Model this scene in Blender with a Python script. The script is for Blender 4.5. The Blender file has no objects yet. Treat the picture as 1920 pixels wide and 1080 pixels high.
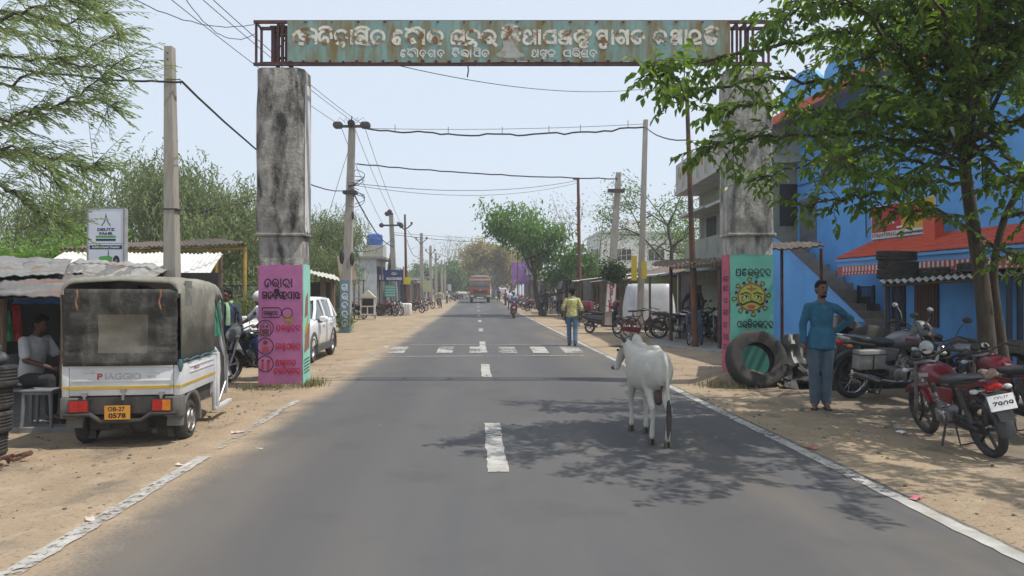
import bpy, bmesh, math, random
from math import sin, cos, pi, radians, atan2, sqrt
from mathutils import Vector, Matrix, noise

scene = bpy.context.scene
COL = scene.collection
# ------------------------------------------------------------------ camera
CAM_H = 1.59          # eye height
FPX = 1330.0          # focal length in pixels of the 1920 px frame
HOR = 548.0           # pixel row of the horizon
cam_d = bpy.data.cameras.new('camera')
cam_d.sensor_width = 36.0
cam_d.lens = 36.0 * FPX / 1920.0
cam_d.clip_start = 0.05
cam_d.clip_end = 5000
cam = bpy.data.objects.new('camera', cam_d)
COL.objects.link(cam)
cam.location = (0, 0, CAM_H)
cam.rotation_euler = (radians(90) + math.atan((HOR - 540) / FPX), 0, 0)
scene.camera = cam
scene.render.resolution_x = 1920
scene.render.resolution_y = 1080

# ------------------------------------------------------------------ light
SUN_DIR = Vector((0.52, -0.13, 1.0)).normalized()      # towards the sun
SUN_EL = math.asin(SUN_DIR.z)
SUN_AZ = atan2(SUN_DIR.x, SUN_DIR.y)                     # clockwise from +Y
world = bpy.data.worlds.new('World')
scene.world = world
world.use_nodes = True
wn = world.node_tree.nodes
wl = world.node_tree.links
sky = wn.new('ShaderNodeTexSky')
sky.sky_type = 'NISHITA'
sky.sun_disc = False
sky.sun_elevation = SUN_EL
sky.sun_rotation = SUN_AZ
sky.air_density = 1.0
sky.dust_density = 1.0
sky.ozone_density = 1.0
bg = wn['Background']
bg.inputs['Strength'].default_value = 0.105
hz = wn.new('ShaderNodeMix'); hz.data_type = 'RGBA'      # thin white haze that veils the whole sky
hz.inputs[0].default_value = 0.76
hz.inputs[7].default_value = (6.55, 7.25, 8.1, 1)
wl.new(sky.outputs[0], hz.inputs[6])
wl.new(hz.outputs[2], bg.inputs['Color'])
sun_d = bpy.data.lights.new('sun', 'SUN')
sun_d.energy = 3.4
sun_d.angle = radians(0.55)
sun_d.color = (1.0, 0.945, 0.86)
sun = bpy.data.objects.new('sun', sun_d)
COL.objects.link(sun)
sun.rotation_euler = SUN_DIR.to_track_quat('Z', 'Y').to_euler()
scene.view_settings.view_transform = 'Standard'
scene.view_settings.look = 'None'
scene.view_settings.exposure = 0.35
scene.view_settings.gamma = 1.0
scene.cycles.use_denoising = True
scene.cycles.max_bounces = 6
scene.cycles.transparent_max_bounces = 12

rnd = random.Random(7)
U = rnd.uniform

# ------------------------------------------------------------------ layout
RD = Vector((-0.0503, 0.9987, 0))     # along the road
RV = Vector((0.9987, 0.0503, 0))      # across the road, to the right
ROAD_YAW = atan2(0.0503, 0.9987)
def road(s, t, z=0.0):
    p = RD * s + RV * t
    return Vector((p.x, p.y, z))
def st(x, y):
    return x * RD.x + y * RD.y, x * RV.x + y * RV.y
def P(px, py, d):
    """point that stands d metres in front of the camera at a picture position"""
    return Vector(((px - 960.0) / FPX * d, d, CAM_H + (HOR - py) / FPX * d))
def X(px, d):
    return (px - 960.0) / FPX * d
def Z(py, d):
    return CAM_H + (HOR - py) / FPX * d
def sstep(a, b, x):
    t = max(0.0, min(1.0, (x - a) / (b - a)))
    return t * t * (3 - 2 * t)
def rise(s):
    return 0.55 * sstep(45, 115, s)
def gz(x, y):
    """height of the ground"""
    s, t = st(x, y)
    z = rise(s) - 0.03
    if t < -2.4:
        k = sstep(-2.4, -3.9, t)
        z += -0.05 * k + 0.02
        z += 0.035 * k * noise.noise(Vector((x * 0.55, y * 0.55, 3.1))) + 0.012 * k * noise.noise(Vector((x * 2.3, y * 2.3, 9.1)))
    elif t > 3.2:
        k = sstep(3.2, 4.2, t)
        z += 0.03 * k + 0.02
        z += 0.03 * k * noise.noise(Vector((x * 0.6, y * 0.6, 5.1))) + 0.012 * k * noise.noise(Vector((x * 2.1, y * 2.1, 1.1)))
    return z
def rot2(v, a):
    return Vector((v[0] * cos(a) - v[1] * sin(a), v[0] * sin(a) + v[1] * cos(a), v[2] if len(v) > 2 else 0))

# ------------------------------------------------------------------ mesh builder
class MB:
    def __init__(s):
        s.v = []; s.f = []; s.m = []; s.k = 0; s.T = Matrix()
    def mat(s, k):
        s.k = k
        return s
    def at(s, M):
        s.T = M
        return s
    def add(s, vs, fs):
        b = len(s.v)
        T = s.T
        s.v.extend([T @ Vector(p) for p in vs])
        for f in fs:
            s.f.append([i + b for i in f]); s.m.append(s.k)
        return s
    def bx(s, x0, x1, y0, y1, z0, z1):
        vs = [(x0, y0, z0), (x1, y0, z0), (x1, y1, z0), (x0, y1, z0), (x0, y0, z1), (x1, y0, z1), (x1, y1, z1), (x0, y1, z1)]
        return s.add(vs, [(3, 2, 1, 0), (4, 5, 6, 7), (0, 1, 5, 4), (1, 2, 6, 5), (2, 3, 7, 6), (3, 0, 4, 7)])
    def box(s, c, d, rz=0.0, rx=0.0, ry=0.0):
        old = s.T
        s.T = old @ Matrix.Translation(c) @ Matrix.Rotation(rz, 4, 'Z') @ Matrix.Rotation(ry, 4, 'Y') @ Matrix.Rotation(rx, 4, 'X')
        s.bx(-d[0] / 2, d[0] / 2, -d[1] / 2, d[1] / 2, -d[2] / 2, d[2] / 2)
        s.T = old
        return s
    def loft(s, rings, cap=True, closed=True):
        n = len(rings[0])
        vs = [p for r in rings for p in r]
        fs = []
        for i in range(len(rings) - 1):
            for j in range(n if closed else n - 1):
                a = i * n + j; b = i * n + (j + 1) % n
                fs.append((a, b, b + n, a + n))
        if cap and closed:
            fs.append(tuple(range(n - 1, -1, -1)))
            o = (len(rings) - 1) * n
            fs.append(tuple(range(o, o + n)))
        return s.add(vs, fs)
    def tube(s, pts, r, n=8, cap=True, flat=1.0):
        pts = [Vector(p) for p in pts]
        m = len(pts)
        if not hasattr(r, '__len__'):
            r = [r] * m
        up = None
        rings = []
        for i in range(m):
            t = (pts[min(i + 1, m - 1)] - pts[max(i - 1, 0)])
            if t.length < 1e-9:
                t = Vector((0, 0, 1))
            t.normalize()
            if up is None:
                a = Vector((0, 0, 1)) if abs(t.z) < 0.9 else Vector((1, 0, 0))
                up = (a - t * a.dot(t)).normalized()
            else:
                up = up - t * up.dot(t)
                if up.length < 1e-6:
                    up = t.orthogonal()
                up.normalize()
            sd = t.cross(up)
            rings.append([pts[i] + (up * (cos(2 * pi * k / n) * flat) + sd * sin(2 * pi * k / n)) * r[i] for k in range(n)])
        return s.loft(rings, cap)
    def lathe(s, prof, n=20, M=None, cap=True):
        """prof: (radius, z) around local z"""
        old = s.T
        if M is not None:
            s.T = old @ M
        s.loft([[(r * cos(2 * pi * k / n), r * sin(2 * pi * k / n), z) for k in range(n)] for r, z in prof], cap)
        s.T = old
        return s
    def wheelring(s, R, rx, rr, c=(0, 0, 0), n=28, m=10):
        """ring round the x axis: radius R of the tube centre, half width rx, half height rr"""
        rings = []
        for i in range(n + 1):
            a = 2 * pi * i / n
            rings.append([(c[0] + rx * cos(2 * pi * j / m), c[1] + cos(a) * (R + rr * sin(2 * pi * j / m)), c[2] + sin(a) * (R + rr * sin(2 * pi * j / m))) for j in range(m)])
        return s.loft(rings, cap=False)
    def ell(s, c, r, n=12, m=8, M=None):
        old = s.T
        s.T = old @ Matrix.Translation(c) @ (M if M is not None else Matrix())
        vs = [(0, 0, -r[2])]
        for i in range(1, m):
            a = -pi / 2 + pi * i / m
            for j in range(n):
                b = 2 * pi * j / n
                vs.append((r[0] * cos(a) * cos(b), r[1] * cos(a) * sin(b), r[2] * sin(a)))
        vs.append((0, 0, r[2]))
        fs = []
        for j in range(n):
            fs.append((0, 1 + (j + 1) % n, 1 + j))
        for i in range(m - 2):
            for j in range(n):
                a = 1 + i * n + j; b = 1 + i * n + (j + 1) % n
                fs.append((a, b, b + n, a + n))
        o = 1 + (m - 2) * n
        for j in range(n):
            fs.append((o + j, o + (j + 1) % n, len(vs) - 1))
        s.add(vs, fs)
        s.T = old
        return s
    def cap(s, a, b, ra, rb, n=10):
        """capsule with two radii"""
        a = Vector(a); b = Vector(b)
        t = b - a
        L = t.length
        if L < 1e-6:
            return s.ell(a, (ra, ra, ra), n)
        t.normalize()
        pts = []; rs = []
        for k in (-1.0, -0.8, -0.45, 0):
            pts.append(a + t * ra * k); rs.append(max(ra * sqrt(max(0, 1 - k * k)), ra * 0.05))
        for k in (0, 0.45, 0.8, 1.0):
            pts.append(b + t * rb * k); rs.append(max(rb * sqrt(max(0, 1 - k * k)), rb * 0.05))
        return s.tube(pts, rs, n)
    def chain(s, pts, rs, n=10):
        for i in range(len(pts) - 1):
            s.cap(pts[i], pts[i + 1], rs[i], rs[i + 1], n)
        return s
    def prism(s, poly, z0, z1, M=None):
        """polygon in x,y pushed out from z0 to z1"""
        old = s.T
        if M is not None:
            s.T = old @ M
        n = len(poly)
        vs = [(p[0], p[1], z0) for p in poly] + [(p[0], p[1], z1) for p in poly]
        fs = [tuple(range(n - 1, -1, -1)), tuple(range(n, 2 * n))]
        for i in range(n):
            j = (i + 1) % n
            fs.append((i, j, j + n, i + n))
        s.add(vs, fs)
        s.T = old
        return s
    def quad(s, a, b, c, d):
        return s.add([a, b, c, d], [(0, 1, 2, 3)])
    def sec(s, rows, n=14, e=2.6, axis='y'):
        """loft of super-elliptic sections: rows of (pos, cx, cz, half width, half height)"""
        rings = []
        for q, cx, cz, w, h in rows:
            ring = []
            for k in range(n):
                a = 2 * pi * k / n
                ca, sa = cos(a), sin(a)
                u = math.copysign(abs(ca) ** (2 / e), ca) * w
                v = math.copysign(abs(sa) ** (2 / e), sa) * h
                ring.append((cx + u, q, cz + v) if axis == 'y' else ((cx + u, cz + v, q) if axis == 'z' else (q, cx + u, cz + v)))
            rings.append(ring)
        return s.loft(rings)
    def mesh(s, name, mats, smooth=38, bev=0.0):
        me = bpy.data.meshes.new(name)
        me.from_pydata([tuple(p) for p in s.v], [], s.f)
        if not isinstance(mats, (list, tuple)):
            mats = [mats]
        for m in mats:
            me.materials.append(m)
        if len(mats) > 1:
            me.polygons.foreach_set('material_index', s.m)
        bm = bmesh.new(); bm.from_mesh(me)
        bmesh.ops.recalc_face_normals(bm, faces=bm.faces)
        if bev > 0:
            ed = [e for e in bm.edges if len(e.link_faces) == 2 and e.calc_face_angle(0) > radians(30)]
            bmesh.ops.bevel(bm, geom=ed, offset=bev, segments=2, affect='EDGES', profile=0.5, clamp_overlap=True)
        bm.to_mesh(me); bm.free()
        if smooth:
            me.polygons.foreach_set('use_smooth', [True] * len(me.polygons))
            me.set_sharp_from_angle(angle=radians(smooth))
        me.update()
        return me
    def build(s, name, mats, parent=None, smooth=38, bev=0.0):
        o = bpy.data.objects.new(name, s.mesh(name, mats, smooth, bev))
        COL.objects.link(o)
        if parent is not None:
            o.parent = parent
        return o

def blob(mb, name, mats, parent=None, voxel=0.012, it=4, fac=0.5):
    """joins the solids of a builder into one continuous skin"""
    ob = mb.build(name + '_raw', mats, None, smooth=0)
    md = ob.modifiers.new('r', 'REMESH'); md.mode = 'VOXEL'; md.voxel_size = voxel; md.use_smooth_shade = True
    if it:
        sm = ob.modifiers.new('s', 'SMOOTH'); sm.factor = fac; sm.iterations = it
    dg = bpy.context.evaluated_depsgraph_get()
    me = bpy.data.meshes.new_from_object(ob.evaluated_get(dg))
    old = ob.data
    bpy.data.objects.remove(ob); bpy.data.meshes.remove(old)
    me.name = name
    if not me.materials:
        for m in (mats if isinstance(mats, (list, tuple)) else [mats]):
            me.materials.append(m)
    o = bpy.data.objects.new(name, me)
    COL.objects.link(o)
    if parent is not None:
        o.parent = parent
    return o

# ------------------------------------------------------------------ objects
def tag(o, label=None, cat=None, group=None, kind=None):
    if label: o['label'] = label
    if cat: o['category'] = cat
    if group: o['group'] = group
    if kind: o['kind'] = kind
    return o
def thing(name, label, cat, loc=(0, 0, 0), rz=0.0, group=None, lean=0.0, pitch=0.0, sc=1.0):
    o = bpy.data.objects.new(name, None)
    o.empty_display_size = 0.2
    COL.objects.link(o)
    o.location = loc
    o.rotation_mode = 'XYZ'
    o.matrix_world = Matrix.Translation(loc) @ Matrix.Rotation(rz, 4, 'Z') @ Matrix.Rotation(lean, 4, 'Y') @ Matrix.Rotation(pitch, 4, 'X') @ Matrix.Scale(sc, 4)
    return tag(o, label, cat, group)
def copy_tree(o, parent=None):
    c = o.copy(); COL.objects.link(c)
    if parent is not None:
        c.parent = parent
    for ch in [q for q in bpy.data.objects if q.parent == o]:
        copy_tree(ch, c)
    return c
def place(o, loc, rz=0.0, lean=0.0, sc=1.0):
    o.matrix_world = Matrix.Translation(loc) @ Matrix.Rotation(rz, 4, 'Z') @ Matrix.Rotation(lean, 4, 'Y') @ Matrix.Scale(sc, 4)
def dup(o, label, loc, rz=0.0, lean=0.0, sc=1.0, group=None):
    c = copy_tree(o)
    c['label'] = label
    if group: c['group'] = group
    place(c, loc, rz, lean, sc)
    return c

# ------------------------------------------------------------------ materials
_mats = {}
def M(name, c1=(.5, .5, .5), c2=None, sc=6.0, rough=0.8, metal=0.0, bump=0.0, bsc=None, st=(1, 1, 1), lo=0.35, hi=0.65, spec=0.5, c3=None, sc3=2.0, lo3=0.55, hi3=0.7, st3=(1, 1, 1), island=0.0, coat=0.0):
    """procedural paint / cloth / stone: c1 and c2 mixed by noise, c3 as patches on top"""
    if name in _mats:
        return _mats[name]
    m = bpy.data.materials.new(name); m.use_nodes = True
    N = m.node_tree.nodes; L = m.node_tree.links
    b = N['Principled BSDF']
    b.inputs['Roughness'].default_value = rough
    b.inputs['Metallic'].default_value = metal
    b.inputs['Specular IOR Level'].default_value = spec
    if coat:
        b.inputs['Coat Weight'].default_value = coat
        b.inputs['Coat Roughness'].default_value = 0.08
    tc = N.new('ShaderNodeTexCoord')
    def nz(scale, stretch, lo_, hi_, det=6):
        mp = N.new('ShaderNodeMapping'); mp.inputs['Scale'].default_value = stretch
        L.new(tc.outputs['Object'], mp.inputs['Vector'])
        t = N.new('ShaderNodeTexNoise'); t.inputs['Scale'].default_value = scale
        t.inputs['Detail'].default_value = det; t.inputs['Roughness'].default_value = 0.62
        L.new(mp.outputs[0], t.inputs['Vector'])
        r = N.new('ShaderNodeMapRange'); r.inputs['From Min'].default_value = lo_; r.inputs['From Max'].default_value = hi_
        L.new(t.outputs[0], r.inputs['Value'])
        return r.outputs[0], t.outputs[0]
    def mix(fac, a, bb):
        x = N.new('ShaderNodeMix'); x.data_type = 'RGBA'
        L.new(fac, x.inputs[0])
        for val, i in ((a, 6), (bb, 7)):
            if isinstance(val, tuple):
                x.inputs[i].default_value = (*val, 1)
            else:
                L.new(val, x.inputs[i])
        return x.outputs[2]
    col = tuple(c1)
    if c2 is None:
        c2 = tuple(v * 0.86 for v in c1)
    fac, raw = nz(sc, st, lo, hi)
    col = mix(fac, tuple(c1), tuple(c2))
    if c3 is not None:
        f3, _ = nz(sc3, st3, lo3, hi3)
        col = mix(f3, col, tuple(c3))
    if island:
        g = N.new('ShaderNodeNewGeometry')
        hs = N.new('ShaderNodeHueSaturation')
        mr = N.new('ShaderNodeMapRange'); mr.inputs['To Min'].default_value = 1 - island; mr.inputs['To Max'].default_value = 1 + island
        L.new(g.outputs['Random Per Island'], mr.inputs['Value'])
        L.new(mr.outputs[0], hs.inputs['Value'])
        L.new(col, hs.inputs['Color'])
        col = hs.outputs[0]
    L.new(col, b.inputs['Base Color'])
    if bump:
        _, rb = nz(bsc or sc * 4, (1, 1, 1), 0, 1, 4)
        bn = N.new('ShaderNodeBump'); bn.inputs['Strength'].default_value = min(1.0, bump); bn.inputs['Distance'].default_value = 0.02
        L.new(rb, bn.inputs['Height'])
        L.new(bn.outputs[0], b.inputs['Normal'])
    _mats[name] = m
    return m

def leafmat(name, c1, c2, trans=0.35, rough=0.55, spec=0.3):
    if name in _mats:
        return _mats[name]
    m = bpy.data.materials.new(name); m.use_nodes = True
    N = m.node_tree.nodes; L = m.node_tree.links
    b = N['Principled BSDF']; out = N['Material Output']
    g = N.new('ShaderNodeNewGeometry')
    x = N.new('ShaderNodeMix'); x.data_type = 'RGBA'
    x.inputs[6].default_value = (*c1, 1); x.inputs[7].default_value = (*c2, 1)
    L.new(g.outputs['Random Per Island'], x.inputs[0])
    L.new(x.outputs[2], b.inputs['Base Color'])
    b.inputs['Roughness'].default_value = rough
    b.inputs['Specular IOR Level'].default_value = spec
    t = N.new('ShaderNodeBsdfTranslucent')
    hs = N.new('ShaderNodeHueSaturation'); hs.inputs['Value'].default_value = 1.5; hs.inputs['Saturation'].default_value = 1.1
    hs.inputs['Hue'].default_value = 0.485
    L.new(x.outputs[2], hs.inputs['Color']); L.new(hs.outputs[0], t.inputs['Color'])
    ms = N.new('ShaderNodeMixShader'); ms.inputs[0].default_value = trans
    L.new(b.outputs[0], ms.inputs[1]); L.new(t.outputs[0], ms.inputs[2])
    L.new(ms.outputs[0], out.inputs['Surface'])
    _mats[name] = m
    return m

def glassmat(name, col=(0.05, 0.07, 0.08), rough=0.06):
    return M(name, col, tuple(v * 0.8 for v in col), 3, rough, spec=0.8)

# stock materials
K = dict(
    rubber=M('rubber', (.022, .022, .023), (.05, .047, .043), 9, .85, bump=.3, bsc=40),
    rubber_dusty=M('dusty rubber', (.05, .047, .043), (.13, .115, .095), 5, .9, bump=.3, bsc=30),
    black=M('black plastic', (.018, .018, .02), (.035, .034, .033), 8, .5),
    black_paint=M('black gloss paint', (.012, .012, .014), (.02, .02, .022), 5, .22, coat=.5),
    dark=M('dark metal', (.035, .034, .034), (.075, .065, .055), 8, .6, .3),
    chrome=M('chrome', (.62, .62, .63), (.42, .42, .42), 8, .2, 1.0),
    alu=M('dull aluminium', (.38, .38, .38), (.24, .23, .22), 9, .42, .9),
    white=M('white paint', (.72, .73, .74), (.58, .58, .57), 3, .4),
    white_plastic=M('white plastic', (.78, .78, .77), (.66, .65, .62), 4, .5),
    red_paint=M('red paint', (.17, .010, .024), (.12, .008, .018), 4, .3, coat=.35),
    red_lens=M('red lens', (.42, .015, .012), (.28, .01, .01), 20, .15),
    orange_lens=M('orange lens', (.62, .2, .02), (.45, .14, .02), 20, .15),
    clear_lens=M('clear lens', (.55, .58, .58), (.36, .38, .38), 12, .1, spec=.9),
    seat=M('black vinyl', (.022, .023, .027), (.045, .045, .05), 10, .45),
    skin=M('brown skin', (.17, .082, .05), (.13, .06, .036), 9, .55),
    skin_dark=M('dark brown skin', (.09, .042, .026), (.075, .033, .02), 9, .55),
    hair=M('black hair', (.006, .005, .005), (.012, .01, .009), 30, .85, bump=.5, bsc=120, spec=.2),
    eye_white=M('eye white', (.6, .58, .55), None, 5, .3),
    lip=M('lip', (.16, .06, .045), None, 5, .5),
    wood=M('weathered wood', (.17, .12, .08), (.09, .065, .045), 4, .85, st=(8, 8, 1), bump=.4, bsc=20),
    rust=M('rusty steel', (.17, .065, .03), (.07, .03, .02), 6, .85, .2, bump=.4, bsc=50),
    concrete=M('concrete', (.33, .31, .28), (.22, .205, .185), 5, .9, bump=.4, bsc=40),
    concrete_pole=M('concrete pole', (.36, .33, .285), (.26, .235, .2), 3, .9, st=(4, 4, .6), bump=.3, bsc=60),
    cable=M('cable', (.018, .018, .02), None, 5, .7),
    tin=M('tin sheet', (.17, .168, .165), (.105, .10, .095), 2.5, .85, .0, c3=(.16, .08, .05), sc3=1.6, lo3=.5, hi3=.66),
    tin_pale=M('pale asbestos sheet', (.56, .545, .50), (.42, .40, .36), 2.5, .85, c3=(.22, .2, .17), sc3=3, lo3=.6, hi3=.75),
    dark_in=M('shade dark wall', (.03, .028, .026), (.05, .045, .04), 3, .9),  # shade inside open fronts and under roofs put into a near black colour
    plaster=M('cream plaster', (.5, .46, .38), (.36, .33, .27), 2, .9, c3=(.2, .18, .15), sc3=1.2, lo3=.58, hi3=.75, st3=(1, 1, .4)),
)
# ------------------------------------------------------------------ ground, road, markings
def groundmat(name, road_mode):
    m = bpy.data.materials.new(name); m.use_nodes = True
    N = m.node_tree.nodes; L = m.node_tree.links
    b = N['Principled BSDF']; b.inputs['Roughness'].default_value = 0.92; b.inputs['Specular IOR Level'].default_value = 0.25
    tc = N.new('ShaderNodeTexCoord')
    def noise_(scale, st=(1, 1, 1), det=6, rough=.6):
        mp = N.new('ShaderNodeMapping'); mp.inputs['Scale'].default_value = st
        L.new(tc.outputs['Object'], mp.inputs['Vector'])
        t = N.new('ShaderNodeTexNoise'); t.inputs['Scale'].default_value = scale; t.inputs['Detail'].default_value = det; t.inputs['Roughness'].default_value = rough
        L.new(mp.outputs[0], t.inputs['Vector']); return t.outputs[0]
    def rng(v, a, bb, lo=0.0, hi=1.0, smooth=False):
        r = N.new('ShaderNodeMapRange'); r.inputs['From Min'].default_value = a; r.inputs['From Max'].default_value = bb
        r.inputs['To Min'].default_value = lo; r.inputs['To Max'].default_value = hi
        if smooth: r.interpolation_type = 'SMOOTHSTEP'
        L.new(v, r.inputs['Value']); return r.outputs[0]
    def mix(f, a, c):
        x = N.new('ShaderNodeMix'); x.data_type = 'RGBA'
        L.new(f, x.inputs[0])
        for val, i in ((a, 6), (c, 7)):
            if isinstance(val, tuple): x.inputs[i].default_value = (*val, 1)
            else: L.new(val, x.inputs[i])
        return x.outputs[2]
    def math_(op, a, c):
        x = N.new('ShaderNodeMath'); x.operation = op
        for val, i in ((a, 0), (c, 1)):
            if isinstance(val, (int, float)): x.inputs[i].default_value = val
            else: L.new(val, x.inputs[i])
        return x.outputs[0]
    # sand
    n1 = noise_(0.55); n2 = noise_(3.2); n3 = noise_(26, det=4); n4 = noise_(1.4)
    sand = mix(rng(n1, .38, .62), (.375, .285, .19), (.30, .225, .15))
    sand = mix(rng(n2, .5, .72), sand, (.40, .32, .225))
    sand = mix(rng(n4, .56, .68), sand, (.19, .155, .12))
    sand = mix(rng(n3, .56, .7), sand, (.16, .12, .08))
    n7 = noise_(90, det=3); sand = mix(rng(n7, .6, .72), sand, (.40, .33, .25))
    sp = N.new('ShaderNodeSeparateXYZ'); L.new(tc.outputs['Object'], sp.inputs[0])
    # packed greyish grit on the right verge, wet brown strip far left
    grit = mix(rng(n2, .4, .62), (.20, .165, .125), (.145, .122, .095))
    gm = rng(math_('ADD', sp.outputs[0], math_('MULTIPLY', math_('SUBTRACT', n1, .5), 2.4)), 3.9, 5.2, 0, .8, True)
    gm = math_('MULTIPLY', gm, rng(sp.outputs[1], 17, 12, 0, 1, True))
    sand = mix(gm, sand, grit)
    if not road_mode:
        L.new(sand, b.inputs['Base Color'])
    else:
        a1 = noise_(150, det=3); a2 = noise_(.9, (1, .12, 1)); a3 = noise_(38, det=5); a4 = noise_(1.1)
        asp = mix(rng(a1, .35, .65), (.064, .064, .068), (.114, .114, .117))
        asp = mix(rng(a2, .38, .66, 0, .8), asp, (.122, .114, .106))
        a5 = noise_(.28, (1, .5, 1)); asp = mix(rng(a5, .52, .62, 0, .55), asp, (.064, .063, .066))
        lane = math_('ABSOLUTE', math_('SUBTRACT', math_('ABSOLUTE', math_('SUBTRACT', sp.outputs[0], .2), 0), 1.5), 0)
        asp = mix(rng(lane, .75, .1, 0, .5, True), asp, (.075, .073, .075))
        asp = mix(rng(a4, .55, .72, 0, .5), asp, (.058, .057, .058))
        dust = noise_(.5, (1, .25, 1)); asp = mix(math_('MULTIPLY', rng(dust, .45, .7), rng(math_('ABSOLUTE', math_('SUBTRACT', sp.outputs[0], .2), 0), 1.2, 2.9, 0, .7, True)), asp, (.2, .16, .115))
        asp = mix(rng(noise_(420, det=2), .55, .7, 0, .5), asp, (.19, .185, .18))
        asp = mix(rng(a3, .69, .74, 0, .55), asp, (.22, .20, .17))
        # thin pale specks
        v = N.new('ShaderNodeTexVoronoi'); v.inputs['Scale'].default_value = 1.35
        mp = N.new('ShaderNodeMapping'); mp.inputs['Scale'].default_value = (1, .8, 1); L.new(tc.outputs['Object'], mp.inputs[0]); L.new(mp.outputs[0], v.inputs['Vector'])
        dots = rng(math_('ADD', v.outputs['Distance'], math_('MULTIPLY', n3, .05)), .052, .034, 0, .6)
        asp = mix(dots, asp, (.36, .35, .33))
        # sand blown over both edges
        wob = math_('ADD', math_('MULTIPLY', math_('SUBTRACT', a4, .5), .55), math_('MULTIPLY', math_('SUBTRACT', a3, .5), .5))
        tt = math_('ADD', sp.outputs[0], wob)
        fl = rng(tt, -2.12, -2.62, 0, 1, True)
        fr = rng(tt, 3.30, 3.62, 0, 1, True)
        mk = math_('MAXIMUM', fl, fr)
        asp = mix(mk, asp, sand)
        L.new(asp, b.inputs['Base Color'])
        b.inputs['Roughness'].default_value = 0.82
    bn = N.new('ShaderNodeBump'); bn.inputs['Strength'].default_value = .55 if road_mode else .8; bn.inputs['Distance'].default_value = .006 if road_mode else .03
    L.new(noise_(110 if road_mode else 22, det=6, rough=.7), bn.inputs['Height']); L.new(bn.outputs[0], b.inputs['Normal'])
    return m

def lin(a, b, n):
    return [a + (b - a) * i / n for i in range(n + 1)]
ss = [-60, -30, -15, -8] + lin(-4, 26, 75) + lin(27.5, 60, 22) + lin(64, 130, 17) + [150, 180, 240, 340, 600, 1200, 2600]
tt = [-1500, -600, -250, -120, -70, -45, -30, -22, -17, -14] + lin(-12, -3.9, 24) + lin(-3.7, -2.4, 6) + [-2.3, 0.3, 3.15] + lin(3.2, 4.2, 5) + lin(4.6, 13, 22) + [15, 18, 24, 33, 45, 70, 120, 250, 600, 1500]
g = MB()
vs = []
for s_ in ss:
    for t_ in tt:
        p = road(s_, t_)
        vs.append((t_, s_, gz(p.x, p.y)))
nt = len(tt)
g.add(vs, [(i * nt + j, i * nt + j + 1, (i + 1) * nt + j + 1, (i + 1) * nt + j) for i in range(len(ss) - 1) for j in range(nt - 1)])
o = g.build('ground', groundmat('sandy ground', False), smooth=80)
o.rotation_euler = (0, 0, ROAD_YAW); o['kind'] = 'structure'
g = MB()
rt = [-3.2, -3.0, -2.4, 0.3, 3.2, 3.48, 3.68]
vs = []
for s_ in ss:
    for t_ in rt:
        z = rise(s_) + (0 if -2.5 < t_ < 3.3 else -.012 if -3.1 < t_ < 3.6 else -0.09)
        vs.append((t_, s_, z))
nt = len(rt)
g.add(vs, [(i * nt + j, i * nt + j + 1, (i + 1) * nt + j + 1, (i + 1) * nt + j) for i in range(len(ss) - 1) for j in range(nt - 1)])
o = g.build('road', groundmat('asphalt', True), smooth=60)
o.rotation_euler = (0, 0, ROAD_YAW); o['kind'] = 'structure'

def paintmat(name, wear, dirt=(.30, .25, .18)):
    m = M(name, (.46, .45, .425), (.31, .30, .285), 4, .75, c3=dirt, sc3=7, lo3=.45, hi3=.75)
    N = m.node_tree.nodes; L = m.node_tree.links
    tc = N.new('ShaderNodeTexCoord')
    t = N.new('ShaderNodeTexNoise'); t.inputs['Scale'].default_value = 13; t.inputs['Detail'].default_value = 8; t.inputs['Roughness'].default_value = .75
    L.new(tc.outputs['Object'], t.inputs['Vector'])
    t2 = N.new('ShaderNodeTexNoise'); t2.inputs['Scale'].default_value = .8
    L.new(tc.outputs['Object'], t2.inputs['Vector'])
    ad = N.new('ShaderNodeMath'); ad.operation = 'MULTIPLY_ADD'; ad.inputs[1].default_value = .6
    L.new(t2.outputs[0], ad.inputs[0]); L.new(t.outputs[0], ad.inputs[2])
    r = N.new('ShaderNodeMapRange'); r.inputs['From Min'].default_value = wear; r.inputs['From Max'].default_value = wear + .09
    L.new(ad.outputs[0], r.inputs['Value'])
    tr = N.new('ShaderNodeBsdfTransparent'); ms = N.new('ShaderNodeMixShader')
    L.new(r.outputs[0], ms.inputs[0]); L.new(N['Principled BSDF'].outputs[0], ms.inputs[1]); L.new(tr.outputs[0], ms.inputs[2])
    L.new(ms.outputs[0], N['Material Output'].inputs['Surface'])
    return m
pm = paintmat('road paint', .865)
pm_x = paintmat('crossing block paint', .80)
pm_w = paintmat('worn road paint', .815)
def strip(name, t0, t1, slist, mat, z=.005):
    g = MB(); vs = []
    fine = []
    for i in range(len(slist) - 1):
        k_ = 6 if slist[i] < 25 else 1
        fine += [slist[i] + (slist[i + 1] - slist[i]) * j / k_ for j in range(k_)]
    slist = fine + [slist[-1]]
    rj = random.Random(int(t0 * 100) + len(slist))
    for s_ in slist:
        vs += [(t0 + rj.uniform(-.011, .011), s_, rise(s_) + z), (t1 + rj.uniform(-.011, .011), s_, rise(s_) + z)]
    g.add(vs, [(2 * i, 2 * i + 1, 2 * i + 3, 2 * i + 2) for i in range(len(slist) - 1)])
    o = g.build(name, mat, smooth=0); o.rotation_euler = (0, 0, ROAD_YAW); o['kind'] = 'structure'
    return o
sl = lin(2, 40, 76) + lin(42, 150, 54)
strip('edge_line', 3.19, 3.32, sl, pm)
strip('edge_line', -2.69, -2.56, [q for q in sl if q < 7.3], pm_w)
strip('edge_line', -2.67, -2.575, lin(7.35, 10.6, 8), paintmat('faded road paint', .775))
strip('edge_line', -2.69, -2.57, [q for q in sl if 16.8 < q], paintmat('very worn road paint', .735))
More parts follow.
